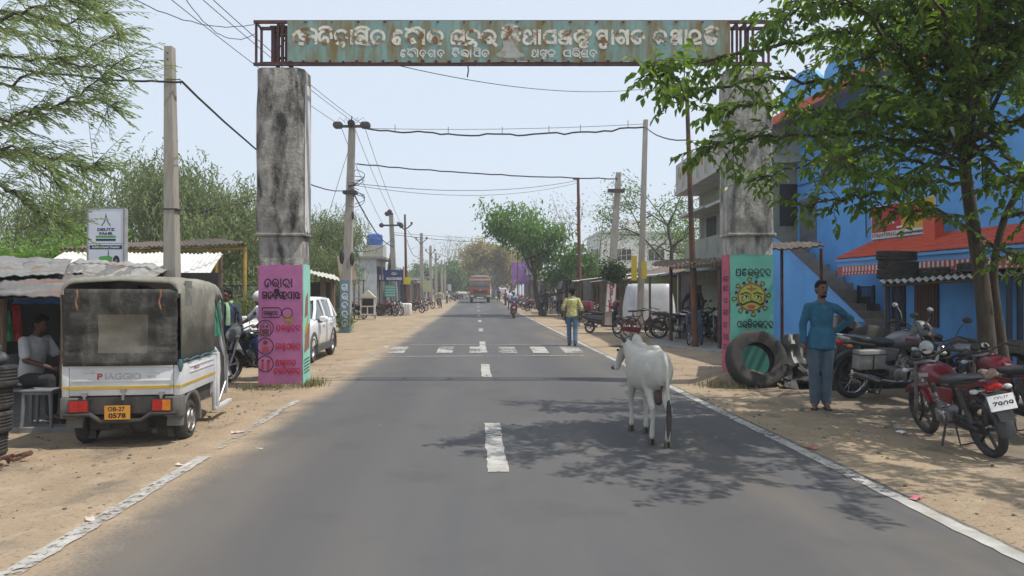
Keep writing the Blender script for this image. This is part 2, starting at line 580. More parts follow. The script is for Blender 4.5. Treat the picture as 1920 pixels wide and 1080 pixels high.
for a, b_ in ((-2.2, -.2), (6.27, 8.62), (13.3, 15.7), (18.7, 22.9), (29, 31.3), (38, 40.3), (47.2, 49.5), (57.5, 59.8), (68, 70.2), (79, 81.3), (90, 92.3), (101, 103.3), (112, 114)):
    strip('centre_dash', .10, .285, lin(a, b_, 4), pm, .0055)
for pa, pb in ((726, 757), (818, 848), (880, 904), (937, 970), (1000, 1030), (1060, 1096)):
    g = MB(); vs = []
    for (px, d) in ((pa, 18.5), (pb, 18.5), (pb - (pb - 893) * .07, 20.6), (pa - (pa - 893) * .07, 20.6)):
        p = Vector((X(px, d), d, 0)); s_, t_ = st(p.x, p.y)
        vs.append((t_, s_, .0095))
    o = g.add(vs, [(0, 1, 2, 3)]).build('crosswalk_block', pm_x, smooth=0); o.rotation_euler = (0, 0, ROAD_YAW); o['kind'] = 'structure'
for q in (17.55, 21.4):
    g = MB(); g.add([(-2.5, q, .0125), (3.15, q, .0125), (3.15, q + .1, .0125), (-2.5, q + .1, .0125)], [(0, 1, 2, 3)])
    o = g.build('crosswalk_line', paintmat('crossing line paint', .80), smooth=0); o.rotation_euler = (0, 0, ROAD_YAW); o['kind'] = 'structure'

# pale cement apron before the right hand shops
g = MB()
def gp(px, d, z): return (X(px, d), d, z)
g.loft([[gp(1225, 20.6, z), gp(1400, 17.6, z), gp(1500, 21.5, z), gp(1215, 24.5, z)] for z in (-.1, .06)])
o = g.build('pavement', K['concrete'], smooth=0, bev=.015); o['kind'] = 'structure'
# pebbles and grit
g = MB()
r2 = random.Random(3)
for i in range(1100):
    if r2.random() < .55:
        t_ = r2.uniform(3.4, 9); s_ = r2.uniform(2.5, 16)
    else:
        t_ = -2.7 - abs(r2.gauss(0, 1.6)); s_ = r2.uniform(3, 16)
    p = road(s_, t_)
    a = r2.choice((.006, .008, .01, .012, .02))
    g.ell((p.x, p.y, gz(p.x, p.y) + a * .3), (a * r2.uniform(.8, 1.5), a, a * .6), 5, 4, Matrix.Rotation(r2.uniform(0, 6), 4, 'Z'))
tag(g.build('pebbles', M('pebble', (.22, .19, .16), (.12, .10, .085), 3, .9, island=.5)), 'small stones and grit lying over the sandy verges', 'gravel', kind='stuff')
# paper and plastic litter
def litter(px, py, col, k, lab):
    d = CAM_H * FPX / (py - HOR)
    x = X(px, d); a = .045
    g = MB(); r = random.Random(k)
    vs = [(-a * 1.6 + i * a * .8, -a * .6 + j * a * .6, r.uniform(.006, .035)) for j in range(3) for i in range(5)]
    g.add(vs, [(j * 5 + i, j * 5 + i + 1, j * 5 + i + 6, j * 5 + i + 5) for j in range(2) for i in range(4)])
    o = g.build('paper_scrap', M('litter %s' % (col,), col, None, 30, .7), smooth=60)
    o.location = (x, d, max(gz(x, d), 0 if 0 else gz(x, d)) + .004); o.rotation_euler = (0, 0, r.uniform(0, 3))
    tag(o, lab, 'litter', 'litter on the verges')
litter(170, 973, (.55, .45, .4), 1, 'pale paper scrap on the sand left of the near white edge line')
litter(345, 872, (.6, .5, .46), 2, 'crumpled pale paper scrap where the white edge line fades into sand')
litter(447, 811, (.6, .42, .4), 3, 'pinkish paper scrap on the sand right of the three wheeler rear wheel')
litter(486, 840, (.55, .5, .45), 4, 'small cream paper scrap on the sand near the left road edge')
litter(1690, 820, (.75, .75, .75), 5, 'white paper scrap on the grit left of the red motorcycle')
litter(1520, 840, (.5, .14, .16), 6, 'torn red wrapper on the grit beside the right edge line')
litter(1715, 935, (.5, .16, .2), 7, 'red and white wrapper beside the right edge line near the shadow')
litter(1505, 775, (.08, .07, .07), 8, 'dark scrap on the grit left of the standing man')
# ------------------------------------------------------------------ hand painted script
def A(cx, cy, rx, ry, a0, a1, n=11):
    return [(cx + rx * cos(radians(a0 + (a1 - a0) * i / n)), cy + ry * sin(radians(a0 + (a1 - a0) * i / n))) for i in range(n + 1)]
def Ln(*v):
    return [(v[i], v[i + 1]) for i in range(0, len(v), 2)]
IM = [A(.5, 1.02, .42, .24, 12, 168)]
G = {
 'ka': [A(.5, .52, .45, .46, -35, 245), A(.34, .22, .2, .22, 170, 400), Ln(.56, .5, .56, .0)],
 'ra': [A(.5, .52, .45, .46, -55, 285), A(.47, .32, .2, .2, -20, 290), Ln(.76, .15, 1.02, -.12)],
 'na': [A(.5, .55, .45, .43, -20, 250), A(.5, .2, .17, .2, 100, 370), Ln(.62, .12, .9, -.08)],
 'ma': [Ln(.08, .95, .92, .95), Ln(.14, .95, .14, .3), A(.33, .25, .2, .22, 170, 430), Ln(.85, .95, .85, 0), Ln(.4, .5, .85, .45)],
 'ta': [A(.5, .54, .45, .44, -15, 250), A(.46, .26, .24, .24, -115, 95), Ln(.44, .5, .34, .34)],
 'ha': [A(.5, .6, .43, .4, -20, 215), Ln(.14, .4, .5, .3, .2, .02), A(.5, -.04, .2, .17, 170, -60)],
 'aa': [Ln(.5, 1, .5, 0)],
 'sa': [A(.4, .55, .35, .43, 20, 185), Ln(.05, .55, .1, .06, .98, -.04), Ln(.78, 1, .78, 0), A(.42, .45, .16, .14, -60, 250), Ln(.4, .3, .7, .4)],
 'e': [A(.45, .42, .4, .42, 75, 300), A(.45, .28, .2, .2, -40, 200), A(.5, .85, .3, .14, -20, 200)],
 'ba': [A(.5, .54, .45, .44, -10, 205), Ln(.1, .4, .42, .05, .68, .1, .5, .38, .3, .44)],
 'dha': [A(.5, .54, .46, .44, -45, 235), A(.45, .35, .2, .2, 0, 330), Ln(.25, .62, .72, .3, .84, -.05), Ln(.2, .2, .75, .02)],
 'pa': [A(.42, .52, .36, .42, 95, 275), Ln(.4, .94, .86, .94), Ln(.84, 1, .84, 0), Ln(.4, .1, .84, .1), Ln(.84, .5, .68, .62)],
 'a': [A(.3, .74, .22, .24, -10, 260), A(.34, .26, .3, .26, 130, 350), Ln(.62, .22, .78, .6, .8, 1), Ln(.84, 1, .84, 0)],
 'nn': [A(.36, .7, .32, .28, -10, 190), A(.36, .28, .32, .27, 170, 395), Ln(.82, 1, .82, 0), Ln(.68, .62, .1, .55), Ln(.2, .4, .6, .4)],
 'nka': [A(.4, .56, .38, .42, 30, 250), Ln(.6, .9, .8, .9), A(.86, .82, .15, .17, 0, 360), A(.5, .3, .22, .2, -100, 180), Ln(.82, .66, .78, .1), A(.58, -.1, .22, .16, 60, 330)],
 'swa': [A(.4, .62, .35, .36, 20, 250), Ln(.3, .3, .9, .02), Ln(.72, 1, .72, 0), A(.4, .45, .15, .14, 0, 300), A(.5, -.12, .22, .17, 150, 370)],
 'ga': [A(.4, .54, .38, .44, -5, 240), A(.38, .26, .2, .22, 0, 360), Ln(.86, 1, .86, 0)],
 'ja': [A(.48, .58, .44, .4, -15, 215), Ln(.1, .36, .4, .05, .62, .35, .3, .5), Ln(.62, .3, .95, .08)],
 'u': [A(.45, .6, .42, .38, -25, 205), Ln(.84, .44, .2, .2, .5, .02, .95, .08)],
 'cha': [A(.48, .58, .42, .4, -30, 270), A(.48, .22, .3, .22, -170, 120), Ln(.2, .6, .6, .5)],
 'gha': [A(.3, .7, .25, .26, 60, 270), A(.32, .26, .28, .25, 100, 300), Ln(.35, .94, .85, .94), Ln(.82, 1, .82, 0), Ln(.4, .04, .82, .1)],
 'ya': [A(.3, .5, .26, .42, 60, 300), Ln(.3, .92, .6, .92, .6, .2), A(.8, .35, .2, .3, 60, 330), Ln(.45, .08, .75, .05)],
 'la': [A(.5, .58, .45, .4, -25, 225), Ln(.3, .3, .3, 0), Ln(.5, .34, .5, 0), Ln(.7, .3, .7, 0), Ln(.2, .32, .8, .32)],
 'da': [A(.5, .56, .44, .42, -10, 240), A(.45, .3, .22, .2, 90, -150), Ln(.45, .1, .55, -.12)],
 'ru': [A(.5, .56, .44, .42, -50, 280), A(.46, .36, .2, .18, 0, 300), Ln(.72, .2, .95, 0), A(.6, -.18, .22, .14, 120, 400)],
}
for k_ in ('ta', 'sa', 'ba', 'pa', 'ra', 'cha', 'na'):
    G[k_ + 'i'] = G[k_] + IM
G['bau'] = G['ba'] + [Ln(.02, 1.12, .3, 1.02, .6, 1.2, .9, 1.22, 1.12, 1.0)]
G['ai'] = [A(.42, .5, .42, .5, 95, 268), A(.6, .8, .36, .34, -30, 200), A(.45, .55, .16, .2, 0, 330), Ln(.62, .62, .6, .05), Ln(.94, .6, .92, .02), A(.7, .45, .14, .14, 0, 180)]

def ribbon(mb, pts, w, fn, k0=0.0):
    """flat brush stroke; fn(u, v, k) maps sheet coordinates to 3-D, k lifts it off the sheet"""
    n = len(pts)
    L_, R_ = [], []
    for i in range(n):
        a = Vector(pts[max(i - 1, 0)]); b = Vector(pts[min(i + 1, n - 1)])
        t = (b - a)
        t = t.normalized() if t.length > 1e-9 else Vector((1, 0))
        nn = Vector((-t.y, t.x)) * (w / 2)
        p = Vector(pts[i])
        if i == 0: p = p - t * w * .3
        if i == n - 1: p = p + t * w * .3
        L_.append(p + nn); R_.append(p - nn)
    vs = []
    for i in range(n):
        k = k0 + i * 0.00012
        vs += [fn(L_[i].x, L_[i].y, k), fn(R_[i].x, R_[i].y, k)]
    mb.add(vs, [(2 * i, 2 * i + 1, 2 * i + 3, 2 * i + 2) for i in range(n - 1)])
def script(mb, items, fn, base, h, w, jit=0.0, rr=None):
    """items: (glyph, u0, u1) in sheet units; base line and body height in sheet units"""
    k = 0.0
    for gname, u0, u1 in items:
        for stroke in G[gname]:
            pts = [(u0 + p[0] * (u1 - u0), base + p[1] * h) for p in stroke]
            ribbon(mb, pts, w, fn, k)
            k = (k + .0011) % .006
def word(names, u0, u1, gap=.12):
    """spread glyphs over a width"""
    ws = [.32 if n == 'aa' else 1.0 for n in names]
    tot = sum(ws) + gap * (len(names) - 1)
    s_ = (u1 - u0) / tot; out = []; u = u0
    for n, w in zip(names, ws):
        out.append((n, u, u + w * s_)); u += (w + gap) * s_
    return out
def latin(txt, size, M4, mat, parent, name='lettering', bold=0.02, align='CENTER', sx=1.0, depth=0.0):
    c = bpy.data.curves.new(name, 'FONT'); c.body = txt; c.size = size; c.align_x = align; c.align_y = 'CENTER'
    c.offset = bold * size; c.extrude = depth; c.resolution_u = 3
    ob = bpy.data.objects.new(name, c); COL.objects.link(ob)
    dg = bpy.context.evaluated_depsgraph_get()
    me = bpy.data.meshes.new_from_object(ob.evaluated_get(dg))
    bpy.data.objects.remove(ob); bpy.data.curves.remove(c)
    me.materials.clear(); me.materials.append(mat)
    me.transform(M4 @ Matrix.Scale(sx, 4, (1, 0, 0)))
    o = bpy.data.objects.new(name, me); COL.objects.link(o)
    if parent is not None: o.parent = parent
    return o
FACE = Matrix.Rotation(radians(90), 4, 'X')          # sheet facing -Y (towards the camera)
def face_at(x, y, z, rz=0.0, rx=0.0):
    return Matrix.Translation((x, y, z)) @ Matrix.Rotation(rz, 4, 'Z') @ Matrix.Rotation(rx, 4, 'X') @ FACE
def disc(mb, fn, cx, cy, r, n=20, k=0.0, ry=None):
    ry = ry or r
    mb.add([fn(cx + r * cos(2 * pi * i / n), cy + ry * sin(2 * pi * i / n), k) for i in range(n)], [tuple(range(n))])
def poly(mb, fn, pts, k=0.0):
    mb.add([fn(p[0], p[1], k) for p in pts], [tuple(range(len(pts)))])

# ------------------------------------------------------------------ the gateway
GD = 12.1
old_conc = M('weathered pillar concrete', (.40, .38, .34), (.19, .18, .16), 5.5, .95, c3=(.045, .042, .038), sc3=2.3, lo3=.45, hi3=.62, st3=(1.6, 1.6, .6), st=(1.3, 1.3, .8), bump=1.0, bsc=22)
old_conc_r = M('weathered right pillar concrete', (.50, .485, .445), (.25, .24, .22), 5.0, .95, c3=(.07, .066, .06), sc3=2.9, lo3=.47, hi3=.70, st3=(1.8, 1.8, .5), st=(1.4, 1.4, .8), bump=1.0, bsc=22)
pink = M('pink wall paint', (.46, .155, .33), (.38, .12, .27), 3, .85, c3=(.36, .10, .22), sc3=4, lo3=.6, hi3=.7)
rose = M('rose wall paint', (.50, .10, .16), (.40, .08, .13), 3, .85, c3=(.33, .25, .24), sc3=6, lo3=.62, hi3=.68)
mint = M('mint wall paint', (.30, .62, .50), (.24, .52, .42), 3, .85, c3=(.45, .5, .47), sc3=5, lo3=.6, hi3=.7)
teal = M('teal wall paint', (.13, .42, .33), (.10, .35, .28), 2, .8, c3=(.2, .42, .36), sc3=5, lo3=.6, hi3=.7)
ink = M('black paint', (.02, .014, .022), None, 9, .8)
inkred = M('red lettering paint', (.48, .025, .07), (.36, .02, .05), 9, .8)
gate = thing('gateway', 'town gateway with two weathered pillars carrying a rusty painted sign over the road', 'gateway', (0, GD, 0))
def pillar(x0, x1, mat, zb):
    g = MB(); dp = .46
    def sect(a, b, z, ch=.07, y0=0, y1=dp): return [(a + ch, y0, z), (b - ch, y0, z), (b, y0 + ch, z), (b, y1, z), (a, y1, z), (a, y0 + ch, z)]
    zl = Z(437, GD)
    g.loft([sect(x0 + .03, x1 - .0, zb, .03), sect(x0 + .03, x1, zl - .05, .03)])
    g.loft([sect(x0 - .03, x1 + .05, zl - .05, .03, -.05), sect(x0 - .03, x1 + .05, zl, .03, -.05)])
    rings = [sect(x0 - .02, x1 + .01, zl, .03, -.02)]
    for k in range(1, 9):
        rings.append(sect(x0 - .02 + U(-.008, .008), x1 + .01 + U(-.008, .008), zl + (Z(126, GD) - zl) * k / 8, .06 if k < 7 else .1, -.02))
    g.loft(rings)
    return g.build('pillar', mat, gate, smooth=30, bev=.012)
lx0, lx1 = X(481, GD), X(567, GD)
rx0, rx1 = X(1366, GD), X(1450, GD)
pl = pillar(lx0, lx1, old_conc, -.15)
pr = pillar(rx0, rx1, old_conc_r, -.1)
def sheet(parent, name, mat, x0, x1, z0, z1, y, nrm='y', jag=.02):
    """thin coat of paint with a brushed top and bottom edge; sits a few mm proud"""
    g = MB(); n = 14; r = random.Random(int(x0 * 100) + int(z1 * 77))
    ring = []
    top = [(x0 + (x1 - x0) * i / n, z1 + r.uniform(-jag, jag)) for i in range(n + 1)]
    bot = [(x1 - (x1 - x0) * i / n, z0 + r.uniform(-jag, jag * 2)) for i in range(n + 1)]
    pp = top + bot
    a = [(p[0], y, p[1]) if nrm == 'y' else (y, p[0], p[1]) for p in pp]
    th = .004
    b = [(p[0], y + th, p[1]) if nrm == 'y' else (y - th, p[0], p[1]) for p in pp]
    g.loft([a, b])
    return g.build(name, mat, parent, smooth=0)
zt = Z(496, GD)
sheet(pl, 'painted_panel', pink, lx0 + .033, lx1 - .004, -.02, zt, -.004)
sheet(pl, 'painted_panel', mint, .035, .46, -.02, zt, lx1 + .004, 'x')
sheet(pr, 'painted_panel', teal, rx0 + .032, rx1, .1, Z(477, GD), -.004)
sheet(pr, 'painted_panel', rose, .035, .46, -.05, Z(477, GD), rx0 + .026, 'x')
sheet(pl, 'sunlit_coat', M('flaking sunlit white', (.62, .61, .58), (.5, .49, .46), 3, .9, c3=(.2, .19, .17), sc3=2.2, lo3=.56, hi3=.68, st3=(1, 1, .6)), .06, .43, Z(437, GD) + .03, Z(126, GD) - .25, lx1 + .022, 'x')  # sunlight on this side face put into a white coat with grey patches
k1 = GD / FPX
def fl(u, v, k=0.0):                      # picture position on the pillar / sign front -> gateway coordinates
    return ((u - 960) * k1, -.0052 - k, CAM_H + (HOR - v) * k1)
def fneg(u, v, k=0.0):
    return fl(u, -v, k)
def inscription(parent, name, mat, rows, w, fn=fneg):
    for names, u0, u1, vb, h in rows:
        g = MB()
        items = word(names, u0, u1) if isinstance(names[0], str) else names
        script(g, items, fn, -vb, h, w)
        g.build(name, mat, parent, smooth=0)
inscription(pl, 'lettering', ink, [(['ka', 'ra', 'aa', 'na', 'aa'], 496, 549, 538, 15), (['ru'], 514, 524, 550, 8), (['ma', 'ka', 'tai', 'ra'], 492, 533, 560, 13), (['u', 'pa', 'aa', 'ya'], 529, 563, 560, 13)], 2.3)
inscription(pl, 'lettering', inkred, [(['gha', 'ra', 'ru', 'ha', 'na'], 518, 563, 619, 9), (['ma', 'aa', 'swa', 'pa', 'dha', 'na'], 517, 563, 655, 11), (['sa', 'aa', 'ma', 'aa', 'ja', 'ka'], 517, 555, 685, 10), (['da', 'ra', 'tai', 'ra', 'ga', 'na'], 514, 563, 700, 10)], 1.9)
# little painted pictures on the pink face
g = MB()
def circ(cx, cy, r, w, k=0.0, n=26): ribbon(g, [(cx + r * cos(2 * pi * i / n), -cy + r * sin(2 * pi * i / n)) for i in range(n + 1)], w, fneg, k)
for cy in (615, 649, 682): circ(498, cy, 15, 1.6)
ribbon(g, [(492, -577), (523, -577), (528, -582), (528, -590), (523, -595), (492, -595), (492, -577)], 1.8, fneg)
circ(539, 587, 9.5, 1.5)
script(g, word(['gha', 'ra', 'ru', 'ha', 'na'], 495, 521), fneg, -590, 7, 1.3)
ribbon(g, [(488, -612), (498, -602), (508, -612), (508, -624)], 1.2, fneg); ribbon(g, [(489, -612), (489, -624)], 1.2, fneg)
g.build('drawing', ink, pl, smooth=0)
g = MB()
g.mat(0)
for cx, cy, r in ((498, 642, 4.2), (493, 676, 2.4), (504, 677, 2.6), (494, 612, 2.4), (501, 612, 2.4)): disc(g, fneg, cx, -cy, r, 14, .0015)
poly(g, fneg, [(492, -627), (490, -617), (505, -617), (504, -627)], .001)
g.mat(1)
for cx, cy, w, h in ((498, 655, 7, 5), (493, 686, 2.6, 7), (504, 687, 3, 7)): poly(g, fneg, [(cx - w, -cy - h), (cx + w, -cy - h), (cx + w * .7, -cy + h), (cx - w * .7, -cy + h)], .0018)
g.mat(2)
poly(g, fneg, [(533, -594), (544, -592), (551, -606), (546, -603), (544, -608), (541, -602), (537, -606)], .002)
g.build('drawing', [M('brown drawing paint', (.14, .05, .05)), M('red drawing paint', (.42, .06, .08)), M('olive drawing paint', (.36, .26, .04))], pl, smooth=0)
# painted picture and lines on the mint side face of the left pillar
g = MB()
def fs(u, v, k=0.0): return (lx1 + .0095 + k, u, v)
g.mat(0)
poly(g, fs, [(.09, .55), (.38, .62), (.40, 1.05), (.2, 1.0)]); poly(g, fs, [(.12, 1.15), (.3, 1.2), (.3, 1.6), (.18, 1.5)])
g.mat(1)
poly(g, fs, [(.1, .8), (.3, 1.0), (.34, 1.22), (.16, .98)], .001)
g.mat(2)
for i in range(5): ribbon(g, [(.07, .20 + .055 * i), (.2, .215 + .055 * i), (.4, .23 + .055 * i)], .016, fs, .001)
g.build('drawing', [M('brick drawing paint', (.33, .12, .08)), M('ochre drawing paint', (.5, .35, .06)), ink], pl, smooth=0)
# right pillar: sun faced germ with a moustache, words above and below
inscription(pr, 'lettering', ink, [(['gha', 'e', 'ra', 'ru', 'ha', 'na'], 1380, 1445, 517, 13), (['pa', 'ra', 'chai', 'ta', 'ra', 'ha', 'na'], 1382, 1449, 614, 12)], 1.8)
g = MB()
CX, CY, RR = 1409, 557, 25
yell = M('yellow drawing paint', (.36, .36, .05), (.26, .31, .05), 9, .8)
g.mat(4); disc(g, fneg, CX, -CY, RR + 3.6, 30, .000)
g.mat(0); disc(g, fneg, CX, -CY, RR, 30, .0012)
for i in range(16):
    a = 2 * pi * i / 16 + .1
    big = i % 2 == 0
    r0, r1 = RR + 2, RR + (10 if big else 6)
    ca, sa = cos(a), sin(a)
    def q(r, s_): return (CX + r * ca - s_ * sa, -CY + r * sa + s_ * ca)
    g.mat(1); poly(g, fneg, [q(r0, -1.5), q(r1, -5 if big else -3), q(r1 + 2, 0), q(r1, 5 if big else 3), q(r0, 1.5)], .0016)
    if big:
        g.mat(0); poly(g, fneg, [q(r0 + 2, -.6), q(r1 - .5, -3.2), q(r1, 3.2), q(r0 + 2, .6)], .0022)
g.mat(1)
k = .0026
for sx in (-1, 1):
    ribbon(g, [(CX + sx * 4, -CY + 6), (CX + sx * 10, -CY + 9), (CX + sx * 20, -CY + 5)], 2.4, fneg, k)
    ribbon(g, [(CX + sx * 5, -CY + 1), (CX + sx * 11, -CY + 4), (CX + sx * 18, -CY + 0)], 1.3, fneg, k)
    ribbon(g, [(CX + sx * 17, -CY + 0), (CX + sx * 19, -CY - 5), (CX + sx * 15, -CY - 8)], 1.2, fneg, k)
    ribbon(g, [(CX, -CY - 8), (CX + sx * 8, -CY - 10), (CX + sx * 16, -CY - 14), (CX + sx * 21, -CY - 12)], 3.2, fneg, k)
    ribbon(g, [(CX + sx * 3, -CY + 15), (CX + sx * 8, -CY + 16)], 1.4, fneg, k)
ribbon(g, [(CX - 1, -CY + 5), (CX - 2.5, -CY - 4), (CX, -CY - 6), (CX + 2.5, -CY - 4)], 1.3, fneg, k)
for i in range(30):
    a = 2 * pi * i / 30
    ribbon(g, [(CX + RR * cos(a), -CY + RR * sin(a)), (CX + RR * cos(a + .25), -CY + RR * sin(a + .25))], 1.2, fneg, .0021)
g.mat(2)
for sx in (-1, 1): disc(g, fneg, CX + sx * 11, -CY + .5, 4.2, 14, .0021, 2.6)
g.mat(1)
for sx in (-1, 1): disc(g, fneg, CX + sx * 11 + 1, -CY + .6, 2.3, 12, .0036)
g.mat(3)
poly(g, fneg, [(CX - 8, -CY - 16), (CX, -CY - 14), (CX + 8, -CY - 16), (CX + 6, -CY - 20), (CX, -CY - 22), (CX - 6, -CY - 20)], .0035)
poly(g, fneg, [(CX - 1.2, -CY + 11), (CX + 1.2, -CY + 11), (CX + 2.5, -CY + 17), (CX, -CY + 23), (CX - 2.5, -CY + 17)], .0035)
g.build('drawing', [yell, ink, M('white drawing paint', (.6, .6, .55)), M('red drawing paint', (.42, .06, .08)), M('pink drawing paint', (.36, .2, .17))], pr, smooth=0)
g = MB()
def fr_(u, v, k=0.0): return (rx0 + .021 - k, .44 - u, v)
for i, v in enumerate((1.78, 1.62, 1.4, 1.2, .98, .78, .6)):
    script(g, word([['ma', 'ka'], ['sa', 'pa'], ['ja'], ['ra', 'da'], ['ta'], ['ha', 'na'], ['ga']][i], .06, .36), fr_, v, .085, .016)
g.build('lettering', ink, pr, smooth=0)

# the sign beam
rust_frame = M('violet rusty angle iron', (.07, .035, .05), (.14, .06, .045), 5, .8, .2, bump=.3)
signp = M('faded green sign sheet', (.215, .36, .315), (.16, .29, .275), 1.6, .6, c3=(.19, .125, .035), sc3=2.8, lo3=.40, hi3=.62, st3=(1.7, 1, .38), bump=.15)
z0, z1 = Z(122, GD), Z(38, GD)
beam = MB()
xa, xb = X(475, GD), X(1447, GD)
dpt = .30
for y in (0, dpt):
    for z in (z0 + (.02 if y == 0 else .13), z1 - .02):
        beam.bx(xa, xb, y - .025, y + .025, z - .025, z + .025)
for i, x in enumerate([xa + .025] + [xa + .4, xa + .47, X(545, GD)] + lin(X(640, GD), X(1280, GD), 7) + [X(1384, GD), X(1400, GD), X(1414, GD), xb - .03]):
    for y in (0, dpt):
        beam.bx(x - .018, x + .018, y + .027 if y == 0 else y - .018, y + .06 if y == 0 else y + .018, z0 + (.046 if y == 0 else .157), z1 - .046)
    beam.bx(x - .015, x + .015, .028, dpt - .028, z1 - .035, z1 - .005)
fr = beam.build('frame', rust_frame, gate, smooth=0)
# box ladder standing on the left pillar
g = MB()
for x in (X(508, GD), X(534, GD)):
    for y in (.1, .34):
        g.bx(x - .03, x + .03, y - .03, y + .03, z0 + .05, z1 - .09)
for z in (z0 + .08, z0 + .16, z1 - .14, z1 - .22):
    g.bx(X(508, GD) + .032, X(534, GD) - .032, .085, .115, z - .018, z + .018)
g.tube([(X(509, GD), .1, z0 + .2), (X(533, GD), .1, z1 - .25)], .01, 6)
g.bx(X(503, GD), X(540, GD), .05, .39, z1 - .088, z1 - .06)
g.build('bracket', rust_frame, gate, smooth=0)
g = MB(); n = 26
xs0, xs1 = X(539, GD), X(1369, GD)
r = random.Random(5)
top = [(xs0 + (xs1 - xs0) * i / n, z1 - .006 + r.uniform(-.006, .003)) for i in range(n + 1)]
bot = [(xs1 - (xs1 - xs0) * i / n, z0 + .05 + r.uniform(-.012, .012)) for i in range(n + 1)]
pp = top + bot
g.loft([[(p[0], -.030, p[1]) for p in pp], [(p[0], -.0265, p[1]) for p in pp]])
sp_ = g.build('sign_panel', signp, gate, smooth=0)
def fb(u, v, k=0.0): return ((u - 960) * k1, -.0315 - k, CAM_H + (HOR + v) * k1)
lt_p = M('peeling cream lettering', (.74, .72, .64), (.62, .58, .46), 5, .7, c3=(.20, .095, .025), sc3=6.5, lo3=.49, hi3=.59)
lt_w = M('white lettering paint', (.66, .67, .64), (.5, .52, .49), 6, .7, c3=(.3, .2, .1), sc3=6, lo3=.66, hi3=.74)
big = [('ai', 549, 596), ('tai', 597, 623), ('ha', 627, 653), ('aa', 653, 666), ('sai', 665, 694), ('ka', 695, 722), ('e', 735, 757), ('bau', 760, 788), ('aa', 788, 800), ('dha', 801, 831), ('sa', 844, 876), ('ha', 874, 901), ('ra', 903, 930),
       ('a', 981, 1007), ('aa', 1006, 1017), ('pa', 1019, 1045), ('nn', 1048, 1074), ('nka', 1077, 1107), ('swa', 1118, 1144), ('aa', 1144, 1154), ('ga', 1155, 1180), ('ta', 1183, 1208), ('ja', 1225, 1250), ('nn', 1258, 1280), ('aa', 1281, 1291), ('u', 1292, 1315), ('chai', 1321, 1347)]
g = MB(); script(g, big, fb, -82.5, 25, 5.6); g.build('lettering', lt_p, sp_, smooth=0)
small = [('e', 751, 762), ('bau', 764, 780), ('aa', 780, 786), ('da', 787, 799), ('ga', 803, 817), ('da', 820, 833), ('bai', 848, 861), ('dha', 864, 880), ('aa', 879, 886), ('pai', 888, 902), ('ta', 903, 917), ('a', 997, 1011), ('nka', 1013, 1026), ('la', 1027, 1041), ('pa', 1056, 1072), ('rai', 1073, 1088), ('sa', 1090, 1104), ('da', 1105, 1119)]
g = MB(); script(g, small, fb, -107, 13, 2.6); g.build('lettering', lt_w, sp_, smooth=0)
g = MB()
poly(g, fb, [(932, -106), (930, -101), (938, -97), (944, -88), (942, -72), (938, -62), (941, -50), (948, -46), (957, -44), (966, -46), (972, -52), (976, -62), (973, -74), (968, -90), (974, -98), (982, -101), (984, -106), (970, -109), (946, -109)])
g.build('emblem', M('pale figure paint', (.42, .42, .38), (.32, .33, .29), 6, .8, c3=(.3, .2, .1), sc3=5, lo3=.55, hi3=.66), sp_, smooth=0)
g = MB()
script(g, [('a', 941, 957), ('na', 958, 976)], fb, -74, 24, 4.6); g.build('emblem', lt_p, sp_, smooth=0)
# bolts and hanging strip
g = MB()
r = random.Random(8)
for i in range(34):
    x = xs0 + .05 + (xs1 - xs0 - .1) * i / 33
    g.box((x, -.034, z0 + .06 + r.uniform(-.004, .012)), (r.uniform(.03, .07), .006, r.uniform(.02, .04)))
    if i % 2: g.box((x + .03, -.034, z1 - .03), (r.uniform(.03, .07), .006, r.uniform(.015, .03)))
g.build('fixings', M('dark rust', (.05, .03, .03), (.1, .04, .03), 9, .9), sp_, smooth=0)
g = MB(); g.tube([(X(877, GD), 0, z0), (X(878, GD), 0, z0 - .08), (X(876, GD), 0, z0 - .2)], .012, 5); g.build('hanging_strip', rust_frame, gate)
# small mound of earth and dry grass at the pillar feet
def mound(c, rx, ry, h, name, lab, mat):
    g = MB(); n = 22; vs = []
    r = random.Random(int(abs(c[0]) * 50))
    for i in range(7):
        for j in range(n):
            a = 2 * pi * j / n; q = i / 6
            x = c[0] + rx * q * cos(a); y = c[1] + ry * q * sin(a)
            vs.append((x, y, gz(x, y) + h * (1 - q * q) ** 1.5 * (1 + .4 * noise.noise(Vector((x * 4, y * 4, 0)))) - .01 * q * 2))
    g.add(vs, [(i * n + j, i * n + (j + 1) % n, (i + 1) * n + (j + 1) % n, (i + 1) * n + j) for i in range(6) for j in range(n)])
    o = g.build(name, mat, smooth=70); o['kind'] = 'structure'
mound((rx0 + .3, GD + .2, 0), 1.0, .95, .23, 'earth_mound', '', M('earth', (.24, .18, .12), (.17, .13, .09), 6, .95, bump=.6, bsc=30))
mound((lx0 + .45, GD + .2, 0), .75, .65, .07, 'earth_mound', '', _mats['earth'])
def grass(name, lab, boxes, n, h, mat, seed=1):
    g = MB(); r = random.Random(seed)
    for i in range(n):
        cx, cy, sx, sy = boxes[i % len(boxes)]
        x = cx + r.gauss(0, sx); y = cy + r.gauss(0, sy); z = gz(x, y) + .01
        a = r.uniform(0, 6.3); hh = h * r.uniform(.4, 1.2); w = .006
        dx, dy = cos(a), sin(a); b = r.uniform(.1, .7) * hh
        g.add([(x - dy * w, y + dx * w, z), (x + dy * w, y - dx * w, z), (x + dx * b * .4 + dy * w * .7, y + dy * b * .4 - dx * w * .7, z + hh * .6), (x + dx * b * .4 - dy * w * .7, y + dy * b * .4 + dx * w * .7, z + hh * .6), (x + dx * b, y + dy * b, z + hh)], [(0, 1, 2, 3), (3, 2, 4)])
    return tag(g.build(name, mat, smooth=0), lab, 'grass', kind='stuff')
